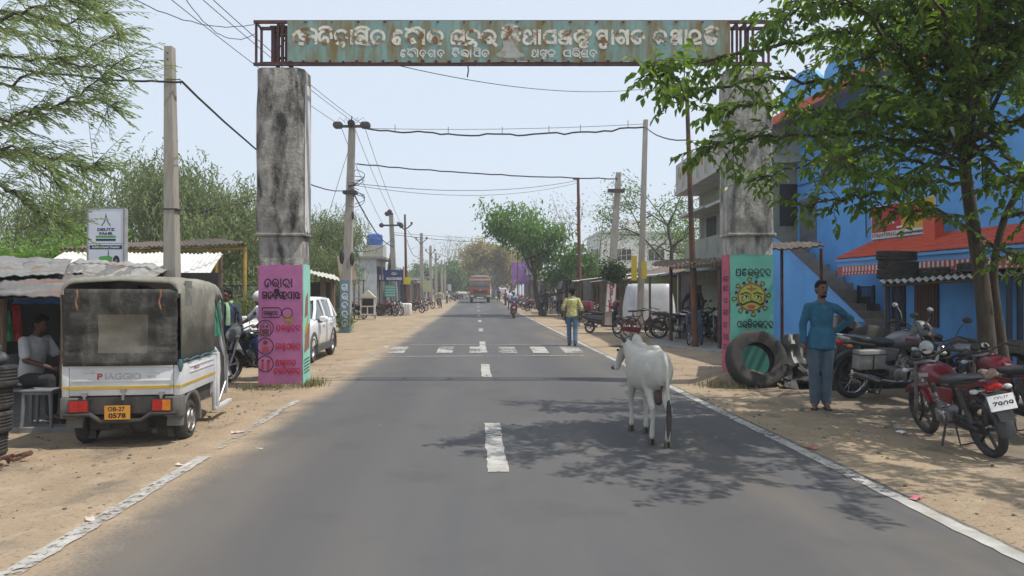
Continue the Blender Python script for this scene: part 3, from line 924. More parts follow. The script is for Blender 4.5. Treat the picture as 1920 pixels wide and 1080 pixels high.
dry = leafmat('dry grass blade', (.22, .19, .08), (.10, .13, .04), .25)
grass('dry_grass', 'short dry grass round the feet of the gateway pillars', [(lx0 + .3, GD - .12, .3, .1), (lx1 + .15, GD + .1, .12, .25), (rx0 - .1, GD - .1, .25, .15), (rx0 + .1, GD - .45, .3, .12)], 900, .12, dry)
# ------------------------------------------------------------------ trees
bark = M('grey brown bark', (.20, .165, .125), (.115, .092, .07), 7, .92, st=(4, 4, .8), bump=.7, bsc=30)
bark_d = M('dark bark', (.09, .07, .055), (.05, .04, .033), 7, .92, st=(3, 3, .8), bump=.5, bsc=20)
bark_p = M('pale bark', (.28, .25, .21), (.18, .155, .13), 5, .92, st=(3, 3, .8))
class Leaves(MB):
    def leaf(s, p, d, L, W, r, fold=.25):
        """pointed oval leaf of two folded halves"""
        d = d.normalized()
        sd = d.cross(Vector((0, 0, 1)))
        if sd.length < .05: sd = Vector((1, 0, 0))
        sd.normalize()
        a = r.uniform(-.9, .9)
        up = sd.cross(d)
        sd = sd * cos(a) + up * sin(a)
        up = sd.cross(d)
        b = len(s.v)
        q = p + d * L * .38
        s.v += [p, q + sd * W * .5 + up * fold * W, p + d * L * .75 + sd * W * .33 + up * fold * W * .6 - Vector((0, 0, L * .04)), p + d * L - Vector((0, 0, L * .1)), p + d * L * .75 - sd * W * .33 + up * fold * W * .6 - Vector((0, 0, L * .04)), q - sd * W * .5 + up * fold * W]
        s.f += [[b, b + 1, b + 2, b + 3], [b, b + 3, b + 4, b + 5]]
        s.m += [s.k, s.k]
    def blade(s, p, d, L, W, r):
        d = d.normalized()
        sd = Vector((r.uniform(-1, 1), r.uniform(-1, 1), r.uniform(-1, 1))).cross(d)
        if sd.length < .05: sd = d.orthogonal()
        sd.normalize(); b = len(s.v)
        s.v += [p, p + d * L * .5 + sd * W * .5, p + d * L, p + d * L * .5 - sd * W * .5]
        s.f.append([b, b + 1, b + 2, b + 3]); s.m.append(s.k)
def smooth_path(pts, n):
    """Catmull-Rom through the points"""
    pts = [Vector(p) for p in pts]
    P_ = [pts[0] * 2 - pts[1]] + pts + [pts[-1] * 2 - pts[-2]]
    out = []
    m = len(pts) - 1
    for i in range(m):
        a, b, c, d = P_[i:i + 4]
        for k in range(n):
            t = k / n
            out.append(0.5 * ((2 * b) + (c - a) * t + (2 * a - 5 * b + 4 * c - d) * t * t + (3 * b - 3 * c + d - a) * t ** 3))
    out.append(pts[-1])
    return out

# --- the broad leaved tree on the right, close to the camera
r = random.Random(21)
TD = 8.9
base = Vector((X(1866, TD), TD, 0)); base.z = gz(base.x, base.y) - .05
root = thing('broadleaf_tree', 'young broad leaved roadside tree with forked grey trunk beside the parked motorcycles', 'tree', base)
tw = MB(); tw.at(Matrix.Translation(-base))
trunk = smooth_path([base, P(1852, 660, TD), P(1842, 540, TD), P(1826, 430, TD), P(1812, 330, TD - .05), P(1798, 210, TD - .1), P(1783, 70, TD - .2), P(1768, -70, TD - .3), P(1750, -190, TD - .4)], 4)
n = len(trunk)
tw.tube(trunk, [.12 - .09 * (i / n) ** .75 if i else .17 for i in range(n)], 12)
st2 = smooth_path([Vector((base.x + .26, base.y + .1, base.z)), P(1880, 660, TD + .12), P(1866, 560, TD + .1), P(1864, 500, TD + .05), P(1884, 410, TD), P(1925, 330, TD - .1), P(1965, 230, TD - .2), P(2010, 90, TD - .4)], 4)
tw.tube(st2, [.072 - .05 * (i / len(st2)) ** .8 for i in range(len(st2))], 10)
br = [
 [(1798, 150, 8.7), (1620, 62, 8.2), (1450, 88, 7.8), (1310, 112, 7.4), (1240, 128, 7.2), (1222, 150, 7.1)],
 [(1800, 215, 8.8), (1650, 165, 8.5), (1500, 150, 8.2), (1400, 150, 8.0), (1300, 172, 7.8), (1252, 190, 7.7)],
 [(1806, 270, 8.8), (1650, 215, 9), (1500, 200, 9.1), (1400, 196, 9.0), (1345, 205, 9)],
 [(1812, 300, 8.8), (1640, 255, 8.4), (1480, 255, 8.1), (1380, 262, 8), (1315, 282, 7.9)],
 [(1815, 330, 8.9), (1700, 300, 9.3), (1560, 300, 9.6), (1460, 322, 9.8), (1395, 345, 9.9)],
 [(1820, 345, 8.9), (1720, 345, 8.6), (1600, 372, 8.3), (1500, 385, 8.2)],
 [(1795, 120, 8.6), (1650, 20, 8.0), (1530, 5, 7.4), (1450, 45, 7)],
 [(1790, 60, 8.6), (1640, -30, 8.8), (1520, -15, 9.0), (1440, 30, 9.2)],
 [(1830, 440, 8.9), (1770, 400, 8.6), (1700, 395, 8.4), (1640, 380, 8.3)],
 [(1884, 410, 8.9), (1920, 400, 8.5), (1980, 420, 8.2)],
 [(1925, 330, 8.8), (1850, 250, 8.2), (1760, 200, 7.6), (1700, 190, 7.2)],
 [(1812, 250, 8.7), (1730, 330, 7.9), (1640, 330, 7.3), (1560, 290, 6.9)],
 [(1805, 215, 8.7), (1790, 120, 7.6), (1760, 0, 6.6), (1730, -160, 5.6)],
 [(1795, 140, 8.6), (1720, 20, 7.6), (1600, -90, 6.6), (1500, -200, 6.2)],
 [(1785, 70, 8.5), (1900, -40, 7.6), (1960, -160, 6.6)],
 [(1800, 200, 8.7), (1870, 130, 8.0), (1960, 90, 7.4)],
 [(1925, 330, 8.8), (1960, 330, 7.8), (1990, 300, 6.9)],
 [(1800, 190, 8.8), (1700, 110, 9.8), (1600, 70, 10.8), (1540, 60, 11.6)],
 [(1810, 290, 8.9), (1760, 240, 9.9), (1700, 200, 10.9), (1650, 190, 11.6)],
 [(1965, 230, 8.7), (1940, 180, 9.8), (1900, 140, 10.8)],
 [(1800, 230, 8.8), (1850, 300, 8.2), (1900, 340, 7.6), (1935, 330, 7.2)],
 [(1783, 70, 8.7), (1690, -60, 9.2), (1560, -130, 9.4), (1460, -140, 9.3)],
 [(1770, -60, 8.6), (1650, -180, 7.6), (1540, -260, 6.9)],
 [(1800, 240, 8.75), (1700, 190, 8.2), (1600, 225, 7.8), (1530, 250, 7.5)],
 [(1826, 430, 8.9), (1880, 470, 8.4), (1930, 480, 8.1)],
 [(1800, 170, 8.7), (1720, 90, 8.3), (1640, 100, 7.9), (1570, 130, 7.6)],
 [(1790, 90, 8.6), (1840, 20, 8.0), (1880, 40, 7.5), (1915, 90, 7.2)],
 [(1806, 290, 8.8), (1860, 240, 8.3), (1910, 220, 7.9), (1960, 200, 7.6)],
]
W_ = lambda x, y, z: ((x / y) * FPX + 960, HOR - (z - CAM_H) / y * FPX, y)
t3, t4, t5 = (1812, 300, 8.8), (1798, 190, 8.75), (1783, 60, 8.6)
for tgt in ((5.1, 5.3, 3.9), (6.0, 4.8, 4.3), (7.0, 5.6, 4.4), (6.4, 6.3, 3.7), (5.6, 6.4, 4.9), (7.6, 6.8, 4.2), (4.4, 6.0, 4.9), (7.4, 8.0, 4.8), (6.6, 7.4, 5.6), (5.2, 7.2, 5.6), (8.2, 8.9, 4.6), (4.9, 4.5, 4.6), (6.8, 4.3, 4.9), (6.1, 5.6, 5.8), (3.0, 5.8, 4.6), (3.6, 6.2, 4.9), (4.2, 5.2, 4.6), (2.4, 6.6, 4.9), (3.4, 5.0, 4.4), (4.6, 5.6, 5.2), (2.8, 7.2, 5.2), (3.8, 7.0, 5.3), (5.4, 9.9, 4.9), (6.6, 10.4, 4.6), (4.7, 10.6, 5.2), (7.6, 10.0, 5.4)):
    s0 = rnd.choice((t3, t4, t5)); p0 = P(*s0); q = Vector(tgt)
    md_ = p0.lerp(q, .5) + Vector((0, 0, .35))
    br.append([s0, W_(*md_), W_(*q)])
for q in ([(1812, 300, 8.8), (1700, 235, 8.6), (1600, 205, 8.4), (1530, 215, 8.2)], [(1806, 260, 8.8), (1720, 150, 8.9), (1640, 110, 9.0), (1560, 90, 9.1)], [(1815, 320, 8.85), (1740, 270, 8.5), (1650, 270, 8.2), (1580, 320, 8.0)], [(1800, 200, 8.7), (1740, 220, 9.4), (1680, 160, 10.2)], [(1798, 160, 8.7), (1840, 90, 9.2), (1880, 60, 9.8)], [(1783, 60, 8.6), (1730, 40, 9.0), (1660, 50, 9.4)]): br.append(q)
lv = Leaves(); lv.at(Matrix())
sites = []
def twig(p0, d, L, rad):
    pts = [p0]; q = d.normalized()
    for k in range(4):
        q = (q + Vector((r.uniform(-.2, .2), r.uniform(-.2, .2), r.uniform(-.22, .1)))).normalized()
        pts.append(pts[-1] + q * L / 4)
    tw.tube(pts, [rad, rad * .8, rad * .6, rad * .45, rad * .25], 4, cap=False)
    nn = max(4, int(L / .042))
    for k in range(nn):
        t = (k + .6) / nn
        i = min(3, int(t * 4)); p = pts[i].lerp(pts[i + 1], t * 4 - i)
        dd = (pts[i + 1] - pts[i]).normalized()
        sd = dd.cross(Vector((0, 0, 1))).normalized() * (1 if k % 2 else -1)
        ld = dd * r.uniform(.2, .8) + sd * r.uniform(.4, 1) + Vector((0, 0, r.uniform(-.95, .15)))
        LL = r.uniform(.065, .14)
        lv.leaf(p - base, ld, LL, LL * r.uniform(.46, .6), r)
    lv.leaf(pts[-1] - base, q + Vector((0, 0, -.6)), r.uniform(.09, .13), .06, r)
for b in br:
    pts = smooth_path([P(*q) for q in b], 6)
    pts = [p + Vector((r.gauss(0, .02), r.gauss(0, .02), r.gauss(0, .02))) for p in pts]
    m = len(pts)
    tw.tube(pts, [.022 * (1 - i / m) ** .8 + .005 for i in range(m)], 6)
    tot = sum((pts[i + 1] - pts[i]).length for i in range(m - 1))
    nt_ = int(tot / .084)
    for k in range(nt_):
        t = .16 + .84 * (k + r.random()) / nt_
        i = min(m - 2, int(t * (m - 1)))
        p = pts[i].lerp(pts[i + 1], t * (m - 1) - i)
        dd = (pts[i + 1] - pts[i]).normalized()
        rv = Vector((r.uniform(-1, 1), r.uniform(-1, 1), r.uniform(-.7, .75)))
        d = dd * r.uniform(.2, 1.0) + rv
        twig(p, d, r.uniform(.16, .48), .006)
    twig(pts[-1], pts[-1] - pts[-2], .3, .006)
tw.build('trunk', M('tree bark', (.095, .075, .055), (.05, .04, .03), 7, .92, st=(4, 4, .8), bump=.7, bsc=30), root, smooth=60)
lv.build('crown', leafmat('broad leaf green', (.055, .12, .016), (.15, .245, .04), .48, .4, .4), root, smooth=0)

# --- feathery thorn tree reaching in from the left
r = random.Random(4)
LB = Vector((-8.6, 7.6, 0)); LB.z = gz(LB.x, LB.y)
root = thing('feathery_tree', 'thorn tree with fine feathery leaves reaching in at the upper left corner', 'tree', LB)
tw = MB(); tw.at(Matrix.Translation(-LB)); lv = Leaves()
tk = smooth_path([LB, LB + Vector((.1, 0, 1.6)), LB + Vector((.3, 0, 3.2)), LB + Vector((.7, -.1, 4.8)), LB + Vector((1.0, -.1, 6.4))], 4)
tw.tube(tk, [.2 - .15 * i / len(tk) for i in range(len(tk))], 10)
lb = [
 [(-330, 60, 7.6), (-150, -20, 7.6), (20, -60, 7.5), (140, -20, 7.4), (225, 60, 7.3)],
 [(-330, 150, 7.6), (-120, 105, 7.5), (20, 105, 7.3), (130, 115, 7.2), (255, 128, 7.0)],
 [(-330, 200, 7.6), (-100, 185, 7.9), (20, 150, 7.9), (120, 110, 7.9), (235, 55, 7.9)],
 [(-330, 240, 7.6), (-80, 225, 7.3), (40, 212, 7.2), (130, 185, 7.1), (225, 110, 7.0)],
 [(-330, 240, 7.6), (-100, 275, 7.8), (0, 245, 7.8), (80, 205, 7.8), (180, 190, 7.8), (215, 200, 7.8)],
 [(-330, 300, 7.6), (-100, 300, 7.4), (10, 285, 7.4), (90, 290, 7.4), (150, 315, 7.4), (185, 305, 7.4)],
 [(-330, 340, 7.6), (-100, 330, 7.6), (0, 350, 7.6), (70, 395, 7.5), (120, 420, 7.5)],
 [(-330, 100, 7.6), (-120, 20, 7.2), (20, 20, 7.0), (120, 40, 6.9), (200, 20, 6.8)],
 [(-330, 0, 7.6), (-120, -120, 7.6), (40, -130, 7.6), (130, -60, 7.6), (180, -10, 7.6)],
 [(-330, 180, 7.6), (-150, 60, 8.3), (-20, 55, 8.4), (80, 70, 8.4), (150, 85, 8.4)],
 [(-330, 280, 7.6), (-130, 230, 6.9), (-10, 270, 6.8), (70, 300, 6.7), (110, 350, 6.7)],
 [(-330, 90, 7.6), (-160, 60, 6.6), (-20, 40, 6.4), (80, 10, 6.3), (150, -5, 6.2)],
]
for b in lb:
    pts = smooth_path([P(*q) for q in b], 7); m = len(pts)
    pts = [p + Vector((r.gauss(0, .02), r.gauss(0, .02), r.gauss(0, .02))) for p in pts]
    tw.tube(pts, [.022 * (1 - i / m) + .004 for i in range(m)], 5)
    for i in range(int(m * .3), m - 1):
        for q in range(3):
            p = pts[i].lerp(pts[i + 1], r.random()); dd = (pts[i + 1] - pts[i]).normalized()
            d = (dd * r.uniform(.4, 1.1) + Vector((r.uniform(-.6, .8), r.uniform(-.8, .8), r.uniform(-.6, .45)))).normalized()
            L = r.uniform(.18, .5)
            e = p + d * L
            tw.tube([p, p + d * L * .5 + Vector((0, 0, .01)), e], [.004, .003, .0015], 3, cap=False)
            for k in range(int(L / .048)):
                a = p.lerp(e, (k + .5) / (L / .048))
                for s_ in (1, -1):
                    ld = (d * .45 + Vector((r.uniform(.35, .9), s_ * r.uniform(.1, .7), r.uniform(-.75, -.05)))).normalized()
                    LL = r.uniform(.05, .12)
                    for j in range(2):
                        lv.blade(a - LB + ld * LL * j * .5, ld + Vector((.2, 0, -.1 * j)), LL * .7, .0135, r)
tw.build('trunk', bark_d, root, smooth=60)
lv.build('crown', leafmat('feather leaf green', (.13, .20, .065), (.24, .31, .12), .45), root, smooth=0)

# --- trees farther off
def grow(tw, ends, p, d, L, rad, lev, maxlev, r, spread, upw, nb, jit=.25):
    k = 4; pts = [p]; q = d.normalized()
    for i in range(k):
        q = (q + Vector((r.uniform(-jit, jit), r.uniform(-jit, jit), r.uniform(-jit, jit) + upw))).normalized()
        pts.append(pts[-1] + q * L / k)
    tw.tube(pts, [rad * (1 - .45 * i / k) for i in range(k + 1)], max(4, 8 - lev * 2), cap=False)
    if lev >= maxlev:
        ends.append((pts[-1], q, L)); ends.append((pts[2], q, L))
        return
    for b in range(nb):
        a = 2 * pi * (b + r.random() * .8) / nb
        o1 = q.orthogonal().normalized(); o2 = q.cross(o1)
        nd = q * r.uniform(.5, 1.0) + (o1 * cos(a) + o2 * sin(a)) * spread * r.uniform(.6, 1.2)
        st_ = pts[-1] if b < nb - 1 else pts[2]
        grow(tw, ends, st_, nd, L * r.uniform(.6, .85), rad * .52, lev + 1, maxlev, r, spread, upw, nb, jit)
def far_tree(name, lab, loc, h, seed, leaf, bk, tl=.3, lev=3, nb=3, spread=.9, upw=.04, nleaf=40, cr=.6, LL=.2, WW=.09, droop=.3, mode='leaf', rad=None, group=None, th=None, sx=1.0, first=None):
    r = random.Random(seed)
    root = thing(name, lab, 'tree', loc, group=group)
    tw = MB(); ends = []; lv = Leaves()
    grow(tw, ends, Vector((0, 0, -.1)), Vector((r.uniform(-.1, .1), r.uniform(-.1, .1), 1)), h * tl, rad or h * .018, 0, lev, r, spread, upw, nb)
    zt = max(p[0].z for p in ends); k = h / (zt + cr * .6)
    mx_ = sum(p[0].x for p in ends) / len(ends); my_ = sum(p[0].y for p in ends) / len(ends); mz_ = sum(p[0].z for p in ends) / len(ends)
    sh = lambda v: Vector((v.x - mx_ * v.z / mz_, v.y - my_ * v.z / mz_, v.z))
    tw.v = [sh(v) for v in tw.v]; ends = [(sh(p[0]), p[1], p[2]) for p in ends]
    for i, v in enumerate(tw.v): tw.v[i] = Vector((v.x * k * sx, v.y * k * sx, v.z * k))
    for p, q, L in ends:
        p = Vector((p.x * k * sx, p.y * k * sx, p.z * k))
        nl = int(nleaf * r.uniform(.3, 1.5))
        cc = Vector((r.gauss(0, cr * .3), r.gauss(0, cr * .3), r.gauss(0, cr * .2)))
        for j in range(nl):
            o = Vector((r.gauss(0, cr * .5), r.gauss(0, cr * .5), r.gauss(0, cr * .38))) + cc
            d = Vector((r.uniform(-1, 1), r.uniform(-1, 1), r.uniform(-1, .6) - droop))
            s_ = r.uniform(.6, 1.3)
            if mode == 'leaf':
                lv.leaf(p + o, d, LL * s_, WW * s_, r)
            elif mode == 'blade':
                lv.blade(p + o, d, LL * s_, WW * s_, r)
            else:                                   # hanging strands of narrow leaves
                b = p + o; dd = Vector((r.uniform(-.6, .6), r.uniform(-.6, .6), .1))
                for m_ in range(6):
                    dd = (dd + Vector((r.uniform(-.2, .2), r.uniform(-.2, .2), -.34))).normalized()
                    lv.blade(b, dd + Vector((r.uniform(-.5, .5), r.uniform(-.5, .5), 0)), LL * s_, WW * s_, r)
                    b = b + dd * LL * .7
    tw.build('trunk', bk, root, smooth=60)
    if lv.f: lv.build('crown', leaf, root, smooth=0)
    return root
lf_olive = leafmat('olive leaf', (.105, .15, .055), (.20, .24, .10), .36)
lf_bright = leafmat('bright green leaf', (.09, .19, .03), (.18, .30, .06), .42)
lf_mid = leafmat('mid green leaf', (.085, .16, .045), (.16, .235, .075), .4)
lf_dull = leafmat('dull green leaf', (.085, .12, .05), (.15, .175, .08), .3)
lf_tan = leafmat('tan leaf', (.25, .23, .095), (.35, .30, .14), .35)
lf_dark = leafmat('dark green leaf', (.03, .065, .018), (.06, .10, .03), .3)
def gxy(px, d):
    x = X(px, d); return Vector((x, d, gz(x, d)))
WG = 'olive drooping trees behind the left sheds'
w1 = far_tree('drooping_tree', 'tall olive green drooping tree behind the concrete pole at left', gxy(385, 30), 7.9, 11, lf_olive, bark_d, .24, 3, 4, .75, .03, 60, 1.1, .15, .06, .2, 'strand', group=WG)
w2 = far_tree('drooping_tree', 'olive drooping tree behind the white and green dealer sign board', gxy(225, 31), 6.9, 15, lf_olive, bark_d, .22, 3, 4, .8, .03, 56, 1.15, .15, .06, .2, 'strand', group=WG)
dup(w2, 'olive drooping tree just left of the left gateway pillar', gxy(482, 34), 1.9, sc=.92)
dup(w1, 'olive drooping tree seen just right of the left gateway pillar', gxy(585, 37), 2.6, sc=.80)
dup(w2, 'small olive drooping tree low behind the white parked car', gxy(560, 33), 3.6, sc=.62)
far_tree('green_tree', 'bright fresh green tree behind the tin roofs at far left', gxy(75, 24), 4.6, 9, lf_bright, bark_d, .2, 3, 4, 1.0, .0, 130, .8, .2, .085, .1, 'blade', sx=1.15)
dup(w1, 'dull olive tree at the far left edge beyond the fresh green tree', gxy(-40, 33), .7, sc=.70)
far_tree('roadside_tree', 'full green roadside tree standing over the right hand stalls', gxy(1019, 47), 7.9, 33, leafmat('fresh green leaf', (.07, .155, .032), (.14, .25, .065), .42), bark_d, .3, 3, 4, .8, .03, 85, .85, .28, .13, .45, 'leaf', rad=.15)
far_tree('bare_tree', 'nearly bare branching tree behind the green roadside tree', gxy(1075, 56), 10.6, 44, lf_dull, bark_p, .27, 4, 3, .75, .05, 5, .9, .2, .08, .2, 'leaf', rad=.15)
ac = far_tree('open_crowned_tree', 'open crowned tree with twisting limbs behind the two tall right poles', gxy(1262, 44), 9.4, 52, lf_mid, bark_d, .3, 3, 4, 1.0, .02, 50, .8, .22, .085, .1, 'blade', rad=.17, sx=1.15)
dup(ac, 'smaller open crowned tree behind the grey green balcony house', gxy(1345, 52), 2.1, sc=.86)
dup(ac, 'thin open crowned tree between the white house and the right stalls', gxy(1180, 62), 4.2, sc=.78)
tn = far_tree('tan_tree', 'tan and olive leaved tree above the truck on the right verge', gxy(925, 108), 9.6, 61, lf_tan, bark_p, .24, 3, 4, .9, .02, 75, 1.1, .42, .22, .15, 'leaf', sx=1.05)
dup(tn, 'second tan leaved tree farther along the right verge', gxy(900, 135), 1.3, sc=.9)
dup(tn, 'tan leaved tree behind the purple board on the right verge', gxy(962, 120), 2.6, sc=.95)
lm = far_tree('verge_tree', 'dark green tree on the left verge beyond the line of far poles', gxy(838, 125), 8.0, 71, lf_mid, bark_d, .22, 3, 4, .9, .01, 80, 1.1, .42, .22, .2, 'leaf')
dup(lm, 'round dark green tree nearest the far bend on the left verge', gxy(856, 150), 1.1, sc=.95)
dup(lm, 'dark green tree behind the far left shops', gxy(790, 118), 2.2, sc=.9)
dup(lm, 'low green tree closing the end of the road behind the truck', gxy(878, 190), 3.3, sc=.75)
dup(lm, 'green tree beyond the left shops under the steel pole', gxy(752, 112), 4.1, sc=.72)
far_tree('leaning_tree', 'large thinly leaved tree leaning over the far end of the road', gxy(858, 165), 16, 83, lf_dull, bark_p, .3, 4, 3, .8, .03, 7, 1.6, .36, .16, .1, 'leaf', rad=.26, sx=1.1)
# a wood of low trees that closes the horizon
g = Leaves(); r = random.Random(77)
tr = MB()
for i in range(120):
    d = r.uniform(170, 320); px = r.choice((r.uniform(-500, 860), r.uniform(905, 2400)))
    x = X(px, d); h = r.uniform(5, 10)
    tr.tube([(x, d, 0), (x + r.uniform(-.4, .4), d, h * .5)], [.2, .12], 5)
    for j in range(130):
        a = r.uniform(0, 6.3); q = sqrt(r.random()) * h * .48; z = r.uniform(.25, 1) * h
        q *= sin(min(1, z / h * 1.05) * pi) ** .5 if z < h * .95 else .3
        g.leaf(Vector((x + q * cos(a), d + q * sin(a), z)), Vector((r.uniform(-1, 1), r.uniform(-1, 1), r.uniform(-1, .4))), r.uniform(.7, 1.3), r.uniform(.4, .7), r)
b0 = len(g.v); g.v += tr.v; g.f += [[i + b0 for i in f] for f in tr.f]; g.m += [1] * len(tr.f)
tag(g.build('distant_wood', [lf_dull, bark_d], smooth=0), 'distant belt of low trees closing the horizon behind the shops', 'trees', kind='stuff')

# bushes
def bush(name, lab, loc, rx, ry, h, n, leaf, LL, WW, seed, mode='leaf', group=None):
    r = random.Random(seed); root = thing(name, lab, 'bush', loc, group=group); lv = Leaves(); tw = MB()
    for k in range(14):
        a = r.uniform(0, 6.3); e = Vector((rx * .7 * cos(a) * r.random(), ry * .7 * sin(a) * r.random(), h * r.uniform(.5, .95)))
        tw.tube([(0, 0, 0), e * .5 + Vector((0, 0, .05)), e], [.012, .009, .004], 4, cap=False)
        for j in range(n // 14):
            o = e * r.uniform(.3, 1.05) + Vector((r.gauss(0, rx * .22), r.gauss(0, ry * .22), r.gauss(0, h * .12)))
            if o.z < .02: o.z = .03
            d = Vector((r.uniform(-1, 1), r.uniform(-1, 1), r.uniform(-.4, .8)))
            (lv.leaf if mode == 'leaf' else lv.blade)(o, d, LL * r.uniform(.6, 1.3), WW * r.uniform(.7, 1.2), r)
    tw.build('stems', bark_d, root, smooth=0); lv.build('foliage', leaf, root, smooth=0)
    return root
bush('roadside_bush', 'leafy green bush beside the blue painted pole foot past the white car', gxy(647, 29), .62, .5, .95, 900, lf_mid, .12, .06, 5)
bh = bush('wild_bush', 'tall wispy green bush behind the boy at the three wheeler', gxy(452, 17.5), 1.3, .7, 1.7, 2600, lf_olive, .16, .022, 6, 'blade')
dup(bh, 'wispy bush behind the rider in the white helmet', gxy(480, 20), 1.2, sc=1.05)
dup(bh, 'low wispy bush under the yellow posts of the brown roof', gxy(428, 22), 2.2, sc=.8)
bush('creeper', 'green creeper hanging over the stall roof left of the white tarpaulin', P(1150, 535, 31), 1.0, .5, 1.1, 1300, lf_dark, .14, .09, 9)
# ------------------------------------------------------------------ two wheelers
def wheel(parent, y, R, w=.045, kind='alloy', x=0.0, rimmat=None, rr=.038, name='wheel', spokes=5, rw=.62):
    g = MB(); g.wheelring(R - rr, w, rr, (x, y, R), 32, 10)
    t = g.build(name, K['rubber'], parent, smooth=60)
    g = MB(); g.wheelring(R - rr * 2 + .004, w * rw, .012, (x, y, R), 32, 8)
    g.lathe([(.035, -w * .9), (.035, w * .9)], 14, Matrix.Translation((x, y, R)) @ Matrix.Rotation(radians(90), 4, 'Y'))
    if kind == 'alloy':
        for k in range(spokes):
            a = 2 * pi * k / spokes + .3
            xo = x + (w * .7 * (1 if x > 0 else -1) if rw > .9 else 0)
            g.tube([(xo, y + cos(a) * .03, R + sin(a) * .03), (xo, y + cos(a + .12) * (R - rr * 2), R + sin(a + .12) * (R - rr * 2))], [.02, .016], 6, flat=1)
    else:
        for k in range(18):
            a = 2 * pi * k / 18; s_ = 1 if k % 2 else -1
            g.tube([(x + s_ * .025, y + cos(a) * .03, R + sin(a) * .03), (x, y + cos(a + .25) * (R - rr * 2), R + sin(a + .25) * (R - rr * 2))], .0022, 4, cap=False)
    g.build('rim', rimmat or K['chrome'], t, smooth=50)
    return t
def motorcycle(label, loc, rz, lean=0.0, paint=None, kind='alloy', box=False, plate=None, cowl=None, group=None, rim=None, stripe=None, mirror=True, handle_turn=0.0, cat='motorcycle', sc=1.0, plate_mat=None):
    paint = paint or K['black_paint']
    t = thing('motorcycle', label, cat, loc, rz, group, lean, 0, sc)
    R = .30
    wheel(t, -.63, R, .05, kind, rimmat=rim); wheel(t, .64, R, .042, kind, rimmat=rim)
    g = MB()                                                     # frame, swing arm, shocks, pegs, stand
    g.tube([(0, .44, .86), (0, .2, .80), (0, -.1, .72), (0, -.2, .45), (0, -.1, .3)], .022, 8)
    g.tube([(0, .44, .82), (0, .28, .5), (0, .12, .27), (0, -.12, .27)], .02, 8)
    for s_ in (-1, 1):
        g.tube([(s_ * .06, -.14, .34), (s_ * .085, -.63, R)], .02, 6)
        g.tube([(s_ * .105, -.56, .36), (s_ * .105, -.42, .72)], [.03, .03], 8)
        g.tube([(s_ * .08, -.1, .7), (s_ * .1, -.4, .74), (s_ * .08, -.78, .80)], .014, 6)
        g.tube([(s_ * .1, .02, .29), (s_ * .26, .02, .28)], .014, 6)
        g.tube([(s_ * .1, -.32, .36), (s_ * .22, -.34, .36)], .013, 6)
    g.tube([(-.1, -.03, .28), (-.24, -.1, .02)], .013, 6); g.tube([(-.21, -.06, .02), (-.28, -.14, .015)], .02, 6)
    g.tube([(-.09, -.2, .26), (-.13, -.3, .08), (.13, -.3, .08), (.09, -.2, .26)], .012, 6)
    g.build('frame', K['dark'], t)
    g = MB()
    g.bx(-.11, .11, -.12, .16, .27, .42)
    g.lathe([(.06, 0), (.075, .02), (.06, .035), (.075, .05), (.06, .065), (.075, .08), (.06, .095), (.075, .11), (.06, .125), (.075, .14), (.065, .19), (.04, .21)], 12, Matrix.Translation((0, .12, .40)) @ Matrix.Rotation(radians(-25), 4, 'X'))
    for s_ in (-1, 1): g.lathe([(.095, 0), (.09, .03), (.05, .045)], 16, Matrix.Translation((s_ * .11, .0, .34)) @ Matrix.Rotation(s_ * radians(90), 4, 'Y'))
    g.build('engine', K['alu'], t, smooth=40, bev=.008)
    g = MB()
    g.tube([(.02, .2, .46), (.06, .27, .38), (.12, .2, .24), (.135, -.1, .245), (.14, -.3, .28)], .02, 8)
    g.tube([(.14, -.3, .28), (.155, -.38, .30), (.165, -.8, .40), (.165, -.82, .405)], [.03, .045, .052, .03], 12)
    g.build('exhaust', K['chrome'] if box else K['dark'], t)
    g = MB(); g.sec([(.40, 0, .80, .03, .04), (.36, 0, .82, .10, .085), (.24, 0, .83, .15, .115), (.08, 0, .815, .155, .105), (-.06, 0, .785, .12, .075), (-.12, 0, .77, .08, .04)], 16, 2.5)
    tk = g.build('tank', paint, t, smooth=50)
    if stripe:
        g = MB()
        for s_ in (-1, 1): g.box((s_ * .152, .16, .82), (.012, .2, .045), rx=-.12)
        g.build('badge', stripe, tk)
    g = MB(); g.lathe([(.035, 0), (.035, .012), (.02, .016)], 14, Matrix.Translation((0, .2, .945))); g.build('filler_cap', K['chrome'], tk)
    g = MB(); g.sec([(-.02, 0, .79, .09, .035), (-.12, 0, .785, .125, .05), (-.3, 0, .79, .135, .055), (-.42, 0, .815, .13, .055), (-.62, 0, .835, .115, .05), (-.76, 0, .845, .085, .035), (-.8, 0, .85, .04, .02)], 14, 3)
    g.build('seat', K['seat'], t, smooth=50)
    for s_ in (-1, 1):
        g = MB(); g.loft([[(s_ * .125, .0, .70), (s_ * .13, -.1, .72), (s_ * .13, -.38, .73), (s_ * .13, -.3, .52), (s_ * .13, -.08, .54)], [(s_ * .145, -.02, .69), (s_ * .155, -.1, .71), (s_ * .15, -.36, .72), (s_ * .15, -.29, .54), (s_ * .15, -.09, .56)]])
        g.build('side_panel', paint, t, smooth=30, bev=.01)
    g = MB(); g.sec([(-.38, 0, .755, .105, .045), (-.6, 0, .79, .105, .05), (-.8, 0, .82, .085, .05), (-.9, 0, .835, .06, .03)], 12, 3); g.build('tail_cowl', paint, t)
    g = MB(); g.sec([(-.88, 0, .79, .085, .035), (-.93, 0, .79, .075, .03), (-.945, 0, .79, .05, .02)], 12, 4); g.build('tail_light', K['red_lens'], t)
    g = MB()                                                     # rear mudguard
    rings = []
